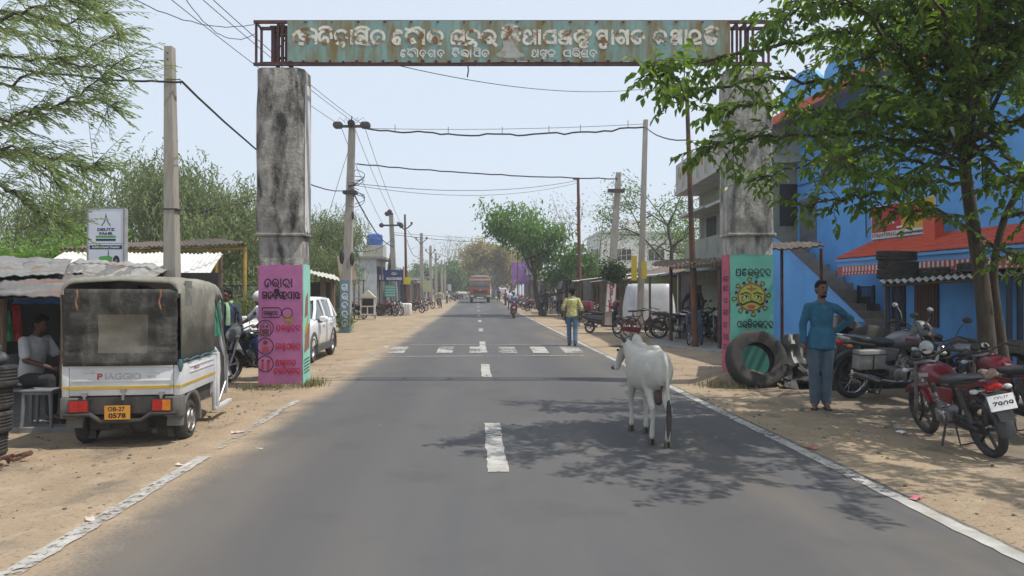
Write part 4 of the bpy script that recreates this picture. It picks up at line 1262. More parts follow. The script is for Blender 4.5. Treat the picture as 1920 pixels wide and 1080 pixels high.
    for k in range(9):
        a = radians(50 + k * 16.5); rr_ = R + .055
        y = -.63 + cos(a) * rr_; z = R + sin(a) * rr_
        rings.append([(-.085, y, z), (-.06, y + cos(a) * .02, z + sin(a) * .02), (.06, y + cos(a) * .02, z + sin(a) * .02), (.085, y, z), (.06, y + cos(a) * .008, z + sin(a) * .008), (-.06, y + cos(a) * .008, z + sin(a) * .008)])
    g.loft(rings)
    g.loft([[(-.09, -.95, .74), (.09, -.95, .74), (.09, -.935, .74), (-.09, -.935, .74)], [(-.075, -1.03, .46), (.075, -1.03, .46), (.075, -1.015, .46), (-.075, -1.015, .46)]])
    g.build('rear_mudguard', K['black'], t, smooth=40)
    g = MB(); rings = []
    for k in range(9):
        a = radians(35 + k * 15); rr_ = R + .03
        y = .64 + cos(a) * rr_; z = R + sin(a) * rr_
        rings.append([(-.07, y - cos(a) * .03, z - sin(a) * .03), (-.05, y + cos(a) * .012, z + sin(a) * .012), (.05, y + cos(a) * .012, z + sin(a) * .012), (.07, y - cos(a) * .03, z - sin(a) * .03), (.05, y, z), (-.05, y, z)])
    g.loft(rings); g.build('front_mudguard', paint if not box else K['black'], t, smooth=40)
    g = MB()
    for s_ in (-1, 1):
        g.tube([(s_ * .085, .64, R), (s_ * .085, .54, .58), (s_ * .08, .42, .92)], [.026, .026, .02], 8)
    g.box((0, .455, .84), (.2, .05, .03)); g.box((0, .425, .92), (.2, .06, .025))
    g.build('fork', K['alu'], t)
    g = MB(); g.tube([(-.36, .22, 1.0), (-.24, .3, 1.04), (-.12, .40, .97), (.12, .40, .97), (.24, .3, 1.04), (.36, .22, 1.0)], .013, 8)
    hb = g.build('handlebar', K['dark'], t)
    g = MB()
    for s_ in (-1, 1): g.tube([(s_ * .25, .293, 1.04), (s_ * .37, .215, .998)], .018, 8)
    g.build('grip', K['rubber'], hb)
    g = MB()
    for s_ in (-1, 1): g.tube([(s_ * .24, .34, 1.03), (s_ * .36, .30, 1.0)], .006, 5)
    g.build('lever', K['alu'], hb)
    if mirror:
        for s_ in (-1, 1):
            g = MB(); g.tube([(s_ * .22, .32, 1.05), (s_ * .27, .33, 1.16), (s_ * .3, .29, 1.24)], .006, 5)
            g.ell((s_ * .32, .27, 1.26), (.06, .014, .038), 14, 8)
            g.build('mirror', K['chrome'] if box else K['black'], t)
    g = MB()
    if cowl:
        g.sec([(.36, 0, .96, .09, .10), (.46, 0, .93, .15, .14), (.58, 0, .86, .12, .12), (.63, 0, .84, .07, .06)], 14, 2.6)
        g.build('headlight_cowl', cowl, t)
        g = MB(); g.ell((0, .60, .86), (.085, .05, .075), 16, 10); g.build('headlight', K['clear_lens'], t)
    else:
        g.lathe([(.02, -.12), (.07, -.1), (.09, -.03), (.092, .0)], 18, Matrix.Translation((0, .60, .89)) @ Matrix.Rotation(radians(-90), 4, 'X')); g.build('headlight_shell', K['black'], t)
        g = MB(); g.ell((0, .605, .89), (.088, .025, .088), 18, 10); g.build('headlight', K['clear_lens'], t)
    g = MB(); g.lathe([(.05, 0), (.055, .04), (.05, .05)], 14, Matrix.Translation((-.06, .44, 1.0)) @ Matrix.Rotation(radians(40), 4, 'X')); g.lathe([(.05, 0), (.055, .04), (.05, .05)], 14, Matrix.Translation((.06, .44, 1.0)) @ Matrix.Rotation(radians(40), 4, 'X')); g.build('dial', K['black'], t)
    for s_ in (-1, 1):
        for y, z in ((-.84, .76), (.52, .84)):
            g = MB(); g.tube([(s_ * .06, y, z), (s_ * .13, y, z)], .01, 6); g.ell((s_ * .17, y, z), (.045, .04, .028), 10, 7); g.build('indicator', K['clear_lens'] if not box else K['orange_lens'], t)
    g = MB(); g.tube([(-.1, -.5, .83), (-.12, -.7, .87), (-.1, -.9, .90), (.1, -.9, .90), (.12, -.7, .87), (.1, -.5, .83)], .011, 6); g.build('grab_rail', K['chrome'] if box else K['black'], t)
    g = MB(); g.loft([[(-.055, -.6, .355), (-.03, -.66, .37), (-.03, -.1, .40), (-.055, -.1, .40)], [(-.055, -.66, .24), (-.03, -.7, .25), (-.03, -.1, .25), (-.055, -.1, .25)]]); g.at(Matrix.Translation((-.03, 0, 0))); g.build('chain_cover', K['black'], t, bev=.01)
    if box:
        for s_ in (1,):
            g = MB(); g.bx(s_ * .17, s_ * .32, -.80, -.38, .46, .72); b_ = g.build('pannier', M('grey pannier', (.28, .28, .27), (.2, .2, .19), 5, .6), t, bev=.02)
            g = MB(); g.bx(s_ * .165, s_ * .328, -.805, -.375, .655, .668); g.bx(s_ * .165, s_ * .328, -.585, -.57, .462, .652); g.build('pannier_strap', K['black'], b_)
    if plate:
        g = MB(); g.loft([[(-.13, -.975, .72), (.13, -.975, .72), (.13, -.966, .72), (-.13, -.966, .72)], [(-.13, -1.01, .57), (.13, -1.01, .57), (.13, -1.001, .57), (-.13, -1.001, .57)]])
        p_ = g.build('number_plate', plate_mat or K['white_plastic'], t)
        M4 = lambda z: Matrix.Translation((0, -.975 - (.72 - z) * .233 - .003, z)) @ Matrix.Rotation(radians(13), 4, 'X') @ FACE
        pi_ = M('navy plate ink', (.012, .016, .06))
        latin(plate[0], .048, M4(.69), pi_, p_, bold=.008); latin(plate[1], .098, M4(.625), pi_, p_, bold=.012, sx=1.1)
    return t
def bicycle(label, loc, rz, lean=0.0, paint=None, basket=False, group=None, guard=None, R=.335):
    paint = paint or K['black']
    t = thing('bicycle', label, 'bicycle', loc, rz, group, lean)
    for y in (-.53, .55): 
        wheel(t, y, R, .018, 'spoke', rr=.017)
    g = MB()
    g.tube([(0, .55, R), (0, .46, .62), (0, .40, .90)], .014, 7)
    for s_ in (-1, 1):
        g.tube([(s_ * .02, .46, .62), (s_ * .05, .55, R)], .011, 6)
        g.tube([(s_ * .02, -.03, .29), (s_ * .055, -.53, R)], .010, 6)
        g.tube([(s_ * .02, -.17, .82), (s_ * .055, -.53, R)], .009, 6)
    g.tube([(0, .43, .78), (0, -.03, .29), (0, -.19, .90)], .017, 7)
    g.tube([(0, .44, .70), (0, .1, .45), (0, -.09, .52)], .015, 7)
    g.build('frame', paint, t)
    g = MB(); g.sec([(-.34, 0, .925, .1, .025), (-.24, 0, .935, .11, .035), (-.12, 0, .93, .05, .03), (-.03, 0, .925, .02, .018)], 12, 2.4); g.build('saddle', K['seat'], t)
    g = MB(); g.tube([(-.27, .22, 1.0), (-.25, .34, .99), (-.12, .41, .98), (0, .40, .94), (.12, .41, .98), (.25, .34, .99), (.27, .22, 1.0)], .011, 7); h = g.build('handlebar', K['chrome'], t)
    g = MB()
    for s_ in (-1, 1): g.tube([(s_ * .272, .3, .995), (s_ * .27, .19, 1.0)], .017, 7)
    g.build('grip', K['black'], h)
    g = MB()
    g.lathe([(.085, -.006), (.085, .006)], 18, Matrix.Translation((.04, -.03, .29)) @ Matrix.Rotation(radians(90), 4, 'Y'))
    g.tube([(.06, -.03, .29), (.07, .12, .22)], .01, 6); g.tube([(-.06, -.03, .29), (-.07, -.18, .36)], .01, 6)
    g.bx(.06, .15, .08, .16, .21, .23); g.bx(-.15, -.06, -.22, -.14, .35, .37)
    g.build('crank', K['dark'], t)
    for y in (-.53, .55):
        g = MB(); rings = []
        for k in range(10):
            a = radians((20 if y < 0 else 50) + k * 15); rr_ = R + .03
            rings.append([(-.025, y + cos(a) * (rr_ - .012), R + sin(a) * (rr_ - .012)), (0, y + cos(a) * rr_, R + sin(a) * rr_), (.025, y + cos(a) * (rr_ - .012), R + sin(a) * (rr_ - .012)), (0, y + cos(a) * (rr_ - .006), R + sin(a) * (rr_ - .006))])
        g.loft(rings); g.build('mudguard', paint, t)
    g = MB(); g.bx(-.075, .075, -.72, -.25, .72, .735); g.tube([(-.06, -.68, .72), (-.06, -.53, R)], .006, 5); g.tube([(.06, -.68, .72), (.06, -.53, R)], .006, 5); g.build('carrier', K['dark'], t)
    if guard:
        g = MB(); g.loft([[(.055, .06, .36), (.055, .08, .29), (.055, .0, .2), (.055, -.5, .26), (.055, -.62, .33), (.055, -.5, .42), (.055, -.05, .4)], [(.07, .06, .36), (.07, .08, .29), (.07, .0, .2), (.07, -.5, .26), (.07, -.62, .33), (.07, -.5, .42), (.07, -.05, .4)]]); g.build('chain_guard', guard, t)
    if basket:
        g = MB()
        for k in range(5):
            z = .68 + k * .05; q = .8 + k * .05
            g.tube([(-.14 * q, .44, z), (.14 * q, .44, z), (.14 * q, .44 + .24 * q, z), (-.14 * q, .44 + .24 * q, z), (-.14 * q, .44, z)], .006, 4)
        for k in range(9):
            x = -.11 + .0275 * k; g.tube([(x, .63, .68), (x * 1.25, .67, .88)], .004, 4); g.tube([(x, .44, .68), (x * 1.25, .44, .88)], .004, 4)
        g.bx(-.11, .11, .445, .62, .675, .683)
        g.build('basket', K['dark'], t)
    return t
def scooter(label, loc, rz, paint, group=None, box=None, lean=0.0, light=True):
    t = thing('scooter', label, 'scooter', loc, rz, group, lean)
    wheel(t, -.6, .23, .05, 'alloy'); wheel(t, .6, .23, .045, 'alloy')
    g = MB(); g.sec([(.43, 0, .60, .16, .30), (.50, 0, .62, .20, .33), (.56, 0, .63, .15, .30), (.60, 0, .62, .07, .2)], 16, 3); g.build('apron', paint, t)
    g = MB(); g.bx(-.15, .15, -.05, .46, .27, .33); g.build('footboard', K['black'], t, bev=.02)
    g = MB(); g.sec([(-.02, 0, .52, .12, .2), (-.2, 0, .55, .18, .2), (-.5, 0, .56, .2, .17), (-.8, 0, .62, .15, .12), (-.95, 0, .66, .06, .05)], 16, 3); g.build('body', paint, t)
    g = MB(); g.sec([(.0, 0, .77, .1, .03), (-.15, 0, .78, .15, .05), (-.5, 0, .80, .15, .05), (-.8, 0, .82, .11, .04)], 14, 3); g.build('seat', K['seat'], t)
    g = MB(); g.sec([(.32, 0, 1.0, .12, .05), (.44, 0, 1.0, .17, .09), (.54, 0, .98, .13, .08), (.58, 0, .97, .06, .04)], 14, 2.6); g.build('headlight_cowl', paint, t)
    g = MB(); g.ell((0, .54, .99), (.085, .05, .055), 14, 8); g.build('headlight', K['clear_lens'], t)
    g = MB(); g.sec([(.575, 0, .66, .11, .09), (.61, 0, .66, .08, .06)], 12, 3); g.build('front_light', K['clear_lens'], t)
    g = MB(); g.tube([(-.36, .3, 1.03), (-.15, .4, 1.02), (.15, .4, 1.02), (.36, .3, 1.03)], .014, 7); g.build('handlebar', K['black'], t)
    g = MB(); g.tube([(0, .6, .23), (0, .5, .4)], .035, 8); g.sec([(.42, 0, .43, .06, .05), (.6, 0, .49, .085, .04), (.78, 0, .44, .06, .03)], 12, 2.6); g.build('front_mudguard', paint, t)
    g = MB(); g.tube([(.13, -.2, .25), (.16, -.5, .3), (.16, -.75, .34)], [.03, .05, .05], 10); g.build('exhaust', K['dark'], t)
    g = MB(); g.sec([(-.93, 0, .68, .1, .035), (-.97, 0, .68, .07, .025)], 10, 3); g.build('tail_light', K['red_lens'], t)
    g = MB(); g.bx(-.1, .1, .625, .632, .36, .43); g.build('number_plate', K['white_plastic'], t)
    for s_ in (-1, 1):
        g = MB(); g.tube([(s_ * .22, .37, 1.03), (s_ * .28, .38, 1.2)], .006, 5); g.ell((s_ * .3, .37, 1.23), (.06, .015, .04), 12, 8); g.build('mirror', K['black'], t)
    if box:
        g = MB(); g.bx(-.2, .2, -.98, -.55, .86, 1.22); g.build('delivery_box', box, t, bev=.03)
    return t

# ------------------------------------------------------------------ the three wheeled pickup
LZ = -0.08
ape_y = 7.58
ARZ = radians(8)
rc = Vector((X(340, 7.6), 7.6, 0)) + rot2((-.59, 0, 0), ARZ)
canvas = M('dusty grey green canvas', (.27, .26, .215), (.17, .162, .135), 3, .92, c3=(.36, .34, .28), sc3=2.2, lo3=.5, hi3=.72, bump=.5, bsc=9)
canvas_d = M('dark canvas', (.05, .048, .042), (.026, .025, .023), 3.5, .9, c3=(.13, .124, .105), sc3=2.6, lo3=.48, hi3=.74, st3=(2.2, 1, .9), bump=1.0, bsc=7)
apew = M('scuffed white panel', (.62, .63, .64), (.48, .49, .50), 2.2, .45, c3=(.28, .26, .23), sc3=5, lo3=.62, hi3=.74)
yellow = M('yellow stripe paint', (.50, .33, .03), (.42, .27, .03), 6, .6)
fend = M('grey fender plastic', (.10, .10, .095), (.16, .15, .13), 4, .8)
ape = thing('pickup_three_wheeler', 'white three wheeled pickup with dusty dark canvas hood parked on the left verge', 'three wheeler', (rc.x, rc.y, LZ), ARZ)
zz = lambda py: CAM_H + (HOR - py) * 7.6 / FPX - LZ
ztop, zg, zs, zb, zu = zz(521), zz(682), zz(740), zz(776), zz(803)
W2 = .59
g = MB(); g.bx(-W2 + .075, W2 - .075, -.012, .02, zs + .01, zg); g.bx(-W2 + .075, W2 - .075, -.022, -.0125, zg - .03, zg - .003); g.bx(-W2 + .1, W2 - .1, -.019, -.0125, zs + .15, zs + .175); g.bx(-W2 + .22, W2 - .2, -.019, -.0125, zs + .245, zs + .26)
tg = g.build('tailgate', apew, ape, bev=.006)
latin('IAGGIO', .085, face_at(.012, -.0135, zs + .205), M('embossed shadow grey', (.40, .41, .42), None, 5, .5), tg, 'lettering', .02, sx=1.25, depth=.004)  # relief shadow of the white raised letters put into their grey colour
latin('P', .085, face_at(-.218, -.0165, zs + .205), M('red letter', (.45, .03, .06), None, 5, .5), tg, 'lettering', .03, sx=1.25)
latin('ape', .05, face_at(.3, -.0135, zs + .205), _mats['embossed shadow grey'], tg, 'lettering', .02, sx=1.2)
g = MB(); g.bx(-W2 + .077, W2 - .077, -.0235, -.0125, zs + .075, zs + .105); g.build('stripe', yellow, tg)
g = MB()
for x in (-.36, .02, .40): g.box((x, -.022, zs + (.02 if x != .02 else .06)), (.05, .03, .035)); g.box((x, -.026, zs - .01), (.025, .02, .06))
g.build('latch', K['alu'], tg)
g = MB()
for s_ in (-1, 1):
    x0, x1 = (-W2, -W2 + .07) if s_ < 0 else (W2 - .07, W2)
    g.bx(x0, x1, -.01, .05, zs - .005, zg + .01)
    xs = s_ * W2
    xi = s_ * (W2 - .03)
    lo_, hi_ = min(xs, xi), max(xs, xi)
    g.bx(lo_, hi_, .0505, 1.34, zs - .005, zg)
    g.bx(min(xs, xs + s_ * .008), max(xs, xs + s_ * .008), .3, 1.25, zs + .20, zs + .22); g.bx(min(xs, xs + s_ * .008), max(xs, xs + s_ * .008), .3, 1.25, zg - .07, zg - .05)
g.bx(-W2 + .031, W2 - .031, 1.30, 1.34, zs, zg); g.bx(-W2 + .031, W2 - .031, .021, 1.2995, zs, zs + .03)
cb = g.build('cargo_bed', apew, ape, bev=.006)
for s_ in (-1, 1):
    g = MB()
    xs = s_ * W2
    g.bx(min(xs, xs + s_ * .004), max(xs, xs + s_ * .004), .02, 1.33, zs + .075, zs + .105)
    x0, x1 = (-W2 - .002, -W2 + .07) if s_ < 0 else (W2 - .07, W2 + .002)
    g.bx(x0, x1, -.0135, -.0095, zs + .075, zs + .105)
    g.build('stripe', yellow, cb)
latin('XTRA LD', .05, Matrix.Translation((W2 + .0025, .55, zg - .1)) @ Matrix.Rotation(radians(90), 4, 'Z') @ FACE, _mats['red letter'], cb, 'lettering', .03)
# canvas hood: rounded tent over bed and cab, back sheet with a dull plastic window
def hood_ring(y, w, z0_, zt_, rr=.13, n=6):
    pts = [(-w, y, z0_)]
    for k in range(n + 1):
        a = pi - (pi / 2) * k / n; pts.append((-w + rr + rr * cos(a), y, zt_ - rr + rr * sin(a)))
    m_ = len(pts)
    pts.append((0, y, zt_ + .018))
    for k in range(n + 1):
        a = pi / 2 - (pi / 2) * k / n; pts.append((w - rr + rr * cos(a), y, zt_ - rr + rr * sin(a)))
    pts.append((w, y, z0_))
    return pts
zc = zg + .015
g = MB(); r = random.Random(2)
rings = [hood_ring(-.05, W2 - .035, ztop - .20, ztop - .05, .1)]
rings = []
for y, w, zt_, zb_ in ((-.035, W2 - .02, ztop - .055, ztop - .17), (-.02, W2 - .005, ztop - .02, ztop - .17), (.03, W2, ztop, zc), (.35, W2 + .004, ztop + .005, zc), (.7, W2, ztop - .01, zc), (1.0, W2 - .003, ztop - .0, zc - .0), (1.3, W2 - .01, ztop - .015, zc), (1.34, W2 - .015, ztop - .02, ztop - .24), (1.7, W2 - .04, ztop - .05, ztop - .24), (2.05, W2 - .1, ztop - .12, ztop - .26), (2.12, W2 - .13, ztop - .19, ztop - .27)):
    ring = hood_ring(y, w, zb_, zt_)
    rings.append([(p[0] + r.gauss(0, .004), p[1], p[2] + (r.gauss(0, .004) if 0 < i < len(ring) - 1 else 0)) for i, p in enumerate(ring)])
g.loft(rings, cap=False, closed=False)
hood = g.build('canvas_hood', canvas, ape, smooth=70)
md = hood.modifiers.new('thick', 'SOLIDIFY'); md.thickness = .012; md.offset = 0
# back sheet: grid with folds, window let in the middle
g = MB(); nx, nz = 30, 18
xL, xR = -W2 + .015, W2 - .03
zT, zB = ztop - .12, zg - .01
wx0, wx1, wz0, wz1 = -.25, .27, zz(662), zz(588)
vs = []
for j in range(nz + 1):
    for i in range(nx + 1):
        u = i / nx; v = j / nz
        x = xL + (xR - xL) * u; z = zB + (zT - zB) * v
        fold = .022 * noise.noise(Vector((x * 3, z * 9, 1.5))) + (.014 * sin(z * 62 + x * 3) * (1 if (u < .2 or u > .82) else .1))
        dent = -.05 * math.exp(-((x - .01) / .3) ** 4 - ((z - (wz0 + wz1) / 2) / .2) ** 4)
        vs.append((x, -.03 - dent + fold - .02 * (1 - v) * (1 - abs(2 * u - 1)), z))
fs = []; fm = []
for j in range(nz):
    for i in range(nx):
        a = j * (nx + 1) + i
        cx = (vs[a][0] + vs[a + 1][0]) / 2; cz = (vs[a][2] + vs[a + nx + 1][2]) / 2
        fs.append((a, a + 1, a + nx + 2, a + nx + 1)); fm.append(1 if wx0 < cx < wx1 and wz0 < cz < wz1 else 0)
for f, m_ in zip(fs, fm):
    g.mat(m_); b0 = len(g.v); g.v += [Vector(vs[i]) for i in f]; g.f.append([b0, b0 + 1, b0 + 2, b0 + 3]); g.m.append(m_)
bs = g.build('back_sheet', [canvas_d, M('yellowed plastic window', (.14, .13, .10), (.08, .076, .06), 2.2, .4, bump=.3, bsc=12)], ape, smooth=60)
bm = bmesh.new(); bm.from_mesh(bs.data); bmesh.ops.remove_doubles(bm, verts=bm.verts, dist=.0005); bmesh.ops.recalc_face_normals(bm, faces=bm.faces); bm.to_mesh(bs.data); bm.free()
for p_ in bs.data.polygons: p_.use_smooth = True
bs.data.update()
md = bs.modifiers.new('thick', 'SOLIDIFY'); md.thickness = .006; md.offset = 1
g = MB()
for x in (-.42, .40):
    pts = [(x + .01 * sin(k * 1.3), -.075 - .006 * (k % 2), ztop - .13 - k * .035) for k in range(7)]
    g.tube(pts, [.012, .01, .008, .009, .009, .012, .004], 6)
g.build('rope', M('orange rope', (.30, .13, .05), (.2, .1, .05), 20, .9), hood)
g = MB(); pts = [(W2 + .012, .02 + k * .13, zg + .03 + .012 * sin(k * 2.2)) for k in range(11)]; g.tube(pts, .011, 6); g.tube([(W2 + .0, -.03, zg + .05), (W2 + .01, -.045, zg - .02), (W2 + .005, -.04, zg - .08)], [.02, .028, .012], 7)
g.build('rope', M('blue green rope', (.06, .13, .15), (.05, .1, .1), 20, .9), hood)
g = MB(); g.bx(W2 + .004, W2 + .010, .10, .34, ztop - .30, ztop - .03); g.build('patch', M('canvas patch', (.17, .165, .15), (.13, .125, .11), 5, .9), hood)
# cab: nose, door post, side sill
g = MB()
g.sec([(1.34, 0, .62, W2 - .02, .34), (1.8, 0, .62, W2 - .06, .36), (2.15, 0, .62, W2 - .14, .36), (2.45, 0, .6, .28, .3), (2.6, 0, .56, .12, .2)], 16, 4)
cabm = g.build('cab', apew, ape, smooth=40)
for s_ in (-1, 1):
    g = MB()
    g.tube([(s_ * (W2 - .0), 1.42, .18), (s_ * (W2 - .0), 1.44, zg), ], .028, 8)
    g.tube([(s_ * (W2 - .06), 2.1, .30), (s_ * (W2 - .03), 1.98, .8), (s_ * (W2 - .08), 1.9, zc + .1), (s_ * (W2 - .1), 1.86, ztop - .2)], .026, 8)
    g.box((s_ * (W2 - .02), 1.75, .2), (.06, .75, .05))
    g.bx(min(s_ * (W2 - .05), s_ * (W2 - .01)), max(s_ * (W2 - .05), s_ * (W2 - .01)), 1.36, 1.60, .2, zg - .04)
    g.build('door_frame', apew, ape, bev=.008)
g = MB(); g.tube([(W2 - .0, 1.5, .27), (W2 + .02, 1.75, .5), (W2 + .025, 1.78, .8), (W2 - .01, 1.66, 1.2), (W2 - .04, 1.5, ztop - .22)], .018, 8); g.build('door_bar', K['alu'], ape)
g = MB(); g.bx(-.45, .45, 1.36, 1.40, zs, ztop - .22); g.build('cab_back', K['dark_in'], ape)
g = MB()
vs = []
for j in range(9):
    for i in range(7): vs.append((W2 - .06 + .012 * sin(i * 1.7 + j), 1.50 + i * .06, ztop - .28 - j * .055))
g.add(vs, [(j * 7 + i, j * 7 + i + 1, j * 7 + i + 8, j * 7 + i + 7) for j in range(8) for i in range(6)])
g.build('hanging_cloth', M('green cloth', (.02, .26, .15), (.04, .16, .12), 6, .9), ape, smooth=70)
# chassis, bumper, lights, wheels
g = MB()
g.bx(-.52, .54, .05, 1.3, zb + .01, zs - .008)
g.bx(-.40, .40, .25, .75, .17, zb)
g.tube([(-.5, .42, .23), (.5, .42, .23)], .05, 10)
g.ell((.12, .3, .22), (.14, .14, .1), 14, 9); g.tube([(.2, .2, .2), (.3, .1, .19), (.32, -.0, .19)], .03, 8)
g.box((-.3, .35, .26), (.2, .3, .14))
g.build('chassis', M('oily chassis', (.03, .028, .025), (.055, .05, .043), 6, .8), ape, bev=.008)
g = MB(); g.tube([(-.56, -.03, zb + .02), (-.3, -.04, zb + .02), (-.2, -.04, zb - .05), (.2, -.04, zb - .05), (.3, -.04, zb + .02), (.56, -.03, zb + .02)], .024, 8); g.bx(-.52, .54, -.012, .05, zb + .02, zs - .008)
g.build('bumper', K['dark'], ape)
for s_ in (-1, 1):
    g = MB(); g.mat(0); g.bx(s_ * .41 - .10, s_ * .41 + .10, -.05, -.014, zb + .045, zs - .03); g.mat(1); 
    g.bx(s_ * .41 - .09, s_ * .41 + .005 , -.058, -.051, zb + .053, zs - .04); g.mat(2); g.bx(s_ * .41 + .008, s_ * .41 + .09, -.058, -.051, zb + .053, zs - .04)
    g.build('tail_light', [K['black'], K['red_lens'], K['orange_lens'] if s_ > 0 else K['red_lens']], ape)
    g = MB(); g.bx(s_ * .47 - .10, s_ * .47 + .10, .27, .285, .08, zs - .02); g.build('mud_flap', K['rubber_dusty'], ape)
plm = M('orange plate', (.62, .27, .02), (.5, .22, .03), 4, .6, c3=(.3, .16, .04), sc3=8, lo3=.6, hi3=.75)
g = MB(); g.bx(-.02 - .125, -.02 + .125, -.078, -.068, zb - .03, zb + .115); pl_ = g.build('number_plate', plm, ape)
blk = M('plate ink', (.02, .015, .012))
latin('OB-27', .062, face_at(-.03, -.0795, zb + .078), blk, pl_, bold=.02); latin('0578', .066, face_at(-.02, -.0795, zb + .008), blk, pl_, bold=.04, sx=1.3)
for s_ in (-1, 1):
    w_ = wheel(ape, .42, .235, .07, 'alloy', x=s_ * .505, rr=.055, rimmat=K['alu'], spokes=12, rw=1.0)
    g = MB(); rings = []
    for k in range(10):
        a = radians(-8 + k * 21); rr_ = .30
        y, z = .42 + cos(a) * rr_, .235 + sin(a) * rr_
        rings.append([(s_ * .42, y, z), (s_ * .585, y, z), (s_ * .59, .42 + cos(a) * (rr_ + .05), .235 + sin(a) * (rr_ + .05)), (s_ * .42, .42 + cos(a) * (rr_ + .05), .235 + sin(a) * (rr_ + .05))])
    g.loft(rings)
    g.bx(min(s_ * .43, s_ * .605), max(s_ * .43, s_ * .605), -.02, .10, zb - .02, zs - .01)
    g.build('fender', fend, ape, smooth=40, bev=.01)
wheel(ape, 2.35, .235, .06, 'alloy', rr=.055)

# ------------------------------------------------------------------ white car
def car(label, loc, rz, sc=1.0):
    t = thing('parked_car', label, 'car', loc, rz, sc=sc)
    wp = M('white car paint', (.80, .81, .82), (.74, .75, .76), 1.5, .22, coat=.6)
    clad = M('grey cladding', (.07, .07, .072), (.09, .09, .09), 5, .7)
    g = MB(); g.sec([(2.15, 0, .66, .66, .24), (2.08, 0, .66, .80, .33), (1.85, 0, .675, .86, .37), (1.4, 0, .69, .885, .395), (.85, 0, .71, .89, .405), (-1.2, 0, .72, .89, .42), (-1.85, 0, .74, .86, .42), (-2.1, 0, .74, .80, .38), (-2.15, 0, .74, .7, .3)], 24, 5.5)
    g.build('body', wp, t, smooth=50)
    g = MB(); rings = []
    for z, yf, yb, w in ((1.06, .98, -1.98, .83), (1.28, .60, -1.88, .76), (1.50, .22, -1.74, .67), (1.54, .12, -1.70, .65)):
        rings.append([(-w, yb + .12, z), (-w + .12, yb, z), (w - .12, yb, z), (w, yb + .12, z), (w, yf - .2, z), (w - .15, yf, z), (-w + .15, yf, z), (-w, yf - .2, z)])
    g.loft(rings); g.build('windows', M('car glass', (.03, .04, .045), (.05, .06, .065), 2, .05, spec=.9), t, smooth=30)
    g = MB(); g.sec([(.20, 0, 1.53, .58, .03), (.1, 0, 1.56, .66, .045), (-.6, 0, 1.585, .69, .05), (-1.5, 0, 1.57, .66, .05), (-1.84, 0, 1.53, .58, .03)], 20, 4); g.build('roof', wp, t, smooth=50)
    for s_ in (-1, 1):
        g = MB()
        g.tube([(s_ * .80, .98, 1.05), (s_ * .74, .55, 1.3), (s_ * .65, .14, 1.54)], .042, 8)
        g.tube([(s_ * .835, -.25, 1.06), (s_ * .775, -.25, 1.28), (s_ * .68, -.27, 1.54)], .035, 8)
        g.tube([(s_ * .84, -1.25, 1.06), (s_ * .775, -1.35, 1.28), (s_ * .67, -1.45, 1.54)], .05, 8)
        g.tube([(s_ * .80, -1.95, 1.06), (s_ * .72, -1.85, 1.28), (s_ * .62, -1.7, 1.54)], .06, 8)
        g.tube([(s_ * .64, .14, 1.545), (s_ * .665, -.6, 1.56), (s_ * .64, -1.6, 1.55)], .03, 8)
        g.build('window_pillars', wp, t)
    g = MB()
    for s_ in (-1, 1):
        for y in (1.33, -1.27):
            rings = []
            for k in range(13):
                a = radians(-20 + k * 220 / 12); 
                rings.append([(s_ * .80, y + cos(a) * .37, .34 + sin(a) * .37), (s_ * .905, y + cos(a) * .37, .34 + sin(a) * .37), (s_ * .90, y + cos(a) * .44, .34 + sin(a) * .44), (s_ * .80, y + cos(a) * .44, .34 + sin(a) * .44)])
            g.loft(rings)
        g.box((s_ * .88, .03, .34), (.05, 1.9, .16))
    g.bx(-.7, .7, 2.10, 2.17, .30, .42)
    g.build('cladding', clad, t, smooth=40)
    g = MB()
    g.bx(-.42, .42, 2.12, 2.165, .62, .88); g.bx(-.5, .5, 2.11, 2.16, .43, .58)
    g.build('grille', K['black'], t, bev=.03)
    for s_ in (-1, 1):
        g = MB(); g.sec([(1.70, s_ * .80, .93, .06, .05), (1.95, s_ * .74, .89, .13, .085), (2.10, s_ * .60, .86, .18, .075), (2.13, s_ * .55, .86, .14, .05)], 14, 3); h = g.build('headlight', M('smoked lamp', (.16, .17, .18), (.3, .31, .32), 9, .08, spec=.9), t)
        g = MB(); g.ell((s_ * .66, 2.06, .52), (.14, .06, .10), 14, 8); f = g.build('fog_light_surround', K['black'], t)
        g = MB(); g.ell((s_ * .66, 2.11, .52), (.07, .03, .035), 12, 8); g.build('fog_light', K['clear_lens'], f)
        g = MB(); g.sec([(.56, s_ * .97, 1.07, .10, .075), (.64, s_ * .98, 1.07, .12, .08), (.70, s_ * .97, 1.07, .08, .05)], 12, 3); m_ = g.build('mirror', wp, t)
        g = MB(); g.tube([(s_ * .82, .66, 1.03), (s_ * .95, .63, 1.0)], [.04, .03], 8); g.build('mirror_arm', K['black'], m_)
        for y0_ in (.10, -.9):
            g = MB(); g.tube([(s_ * .895, y0_ - .12, .93), (s_ * .925, y0_ - .06, .935), (s_ * .925, y0_ + .06, .935), (s_ * .895, y0_ + .12, .93)], .014, 6); g.build('door_handle', wp, t)
        g = MB()
        for y0_ in (.78, -.27): g.tube([(s_ * .892, y0_, .46), (s_ * .897, y0_, .7), (s_ * .885, y0_ - .02, .95), (s_ * .845, y0_ - .05, 1.07)], .006, 4)
        g.tube([(s_ * .885, -1.05, .6), (s_ * .888, -1.2, .95), (s_ * .85, -1.25, 1.07)], .006, 4)
        g.build('door_seam', K['black'], t)
    for s_ in (-1, 1):
        for y in (1.33, -1.27): wheel(t, y, .34, .10, 'alloy', x=s_ * .79, rr=.075, rimmat=K['alu'], spokes=10)
    g = MB(); g.tube([(-.3, .98, 1.09), (.1, .92, 1.11), (.5, .86, 1.12)], .012, 5); g.build('wiper', K['black'], t)
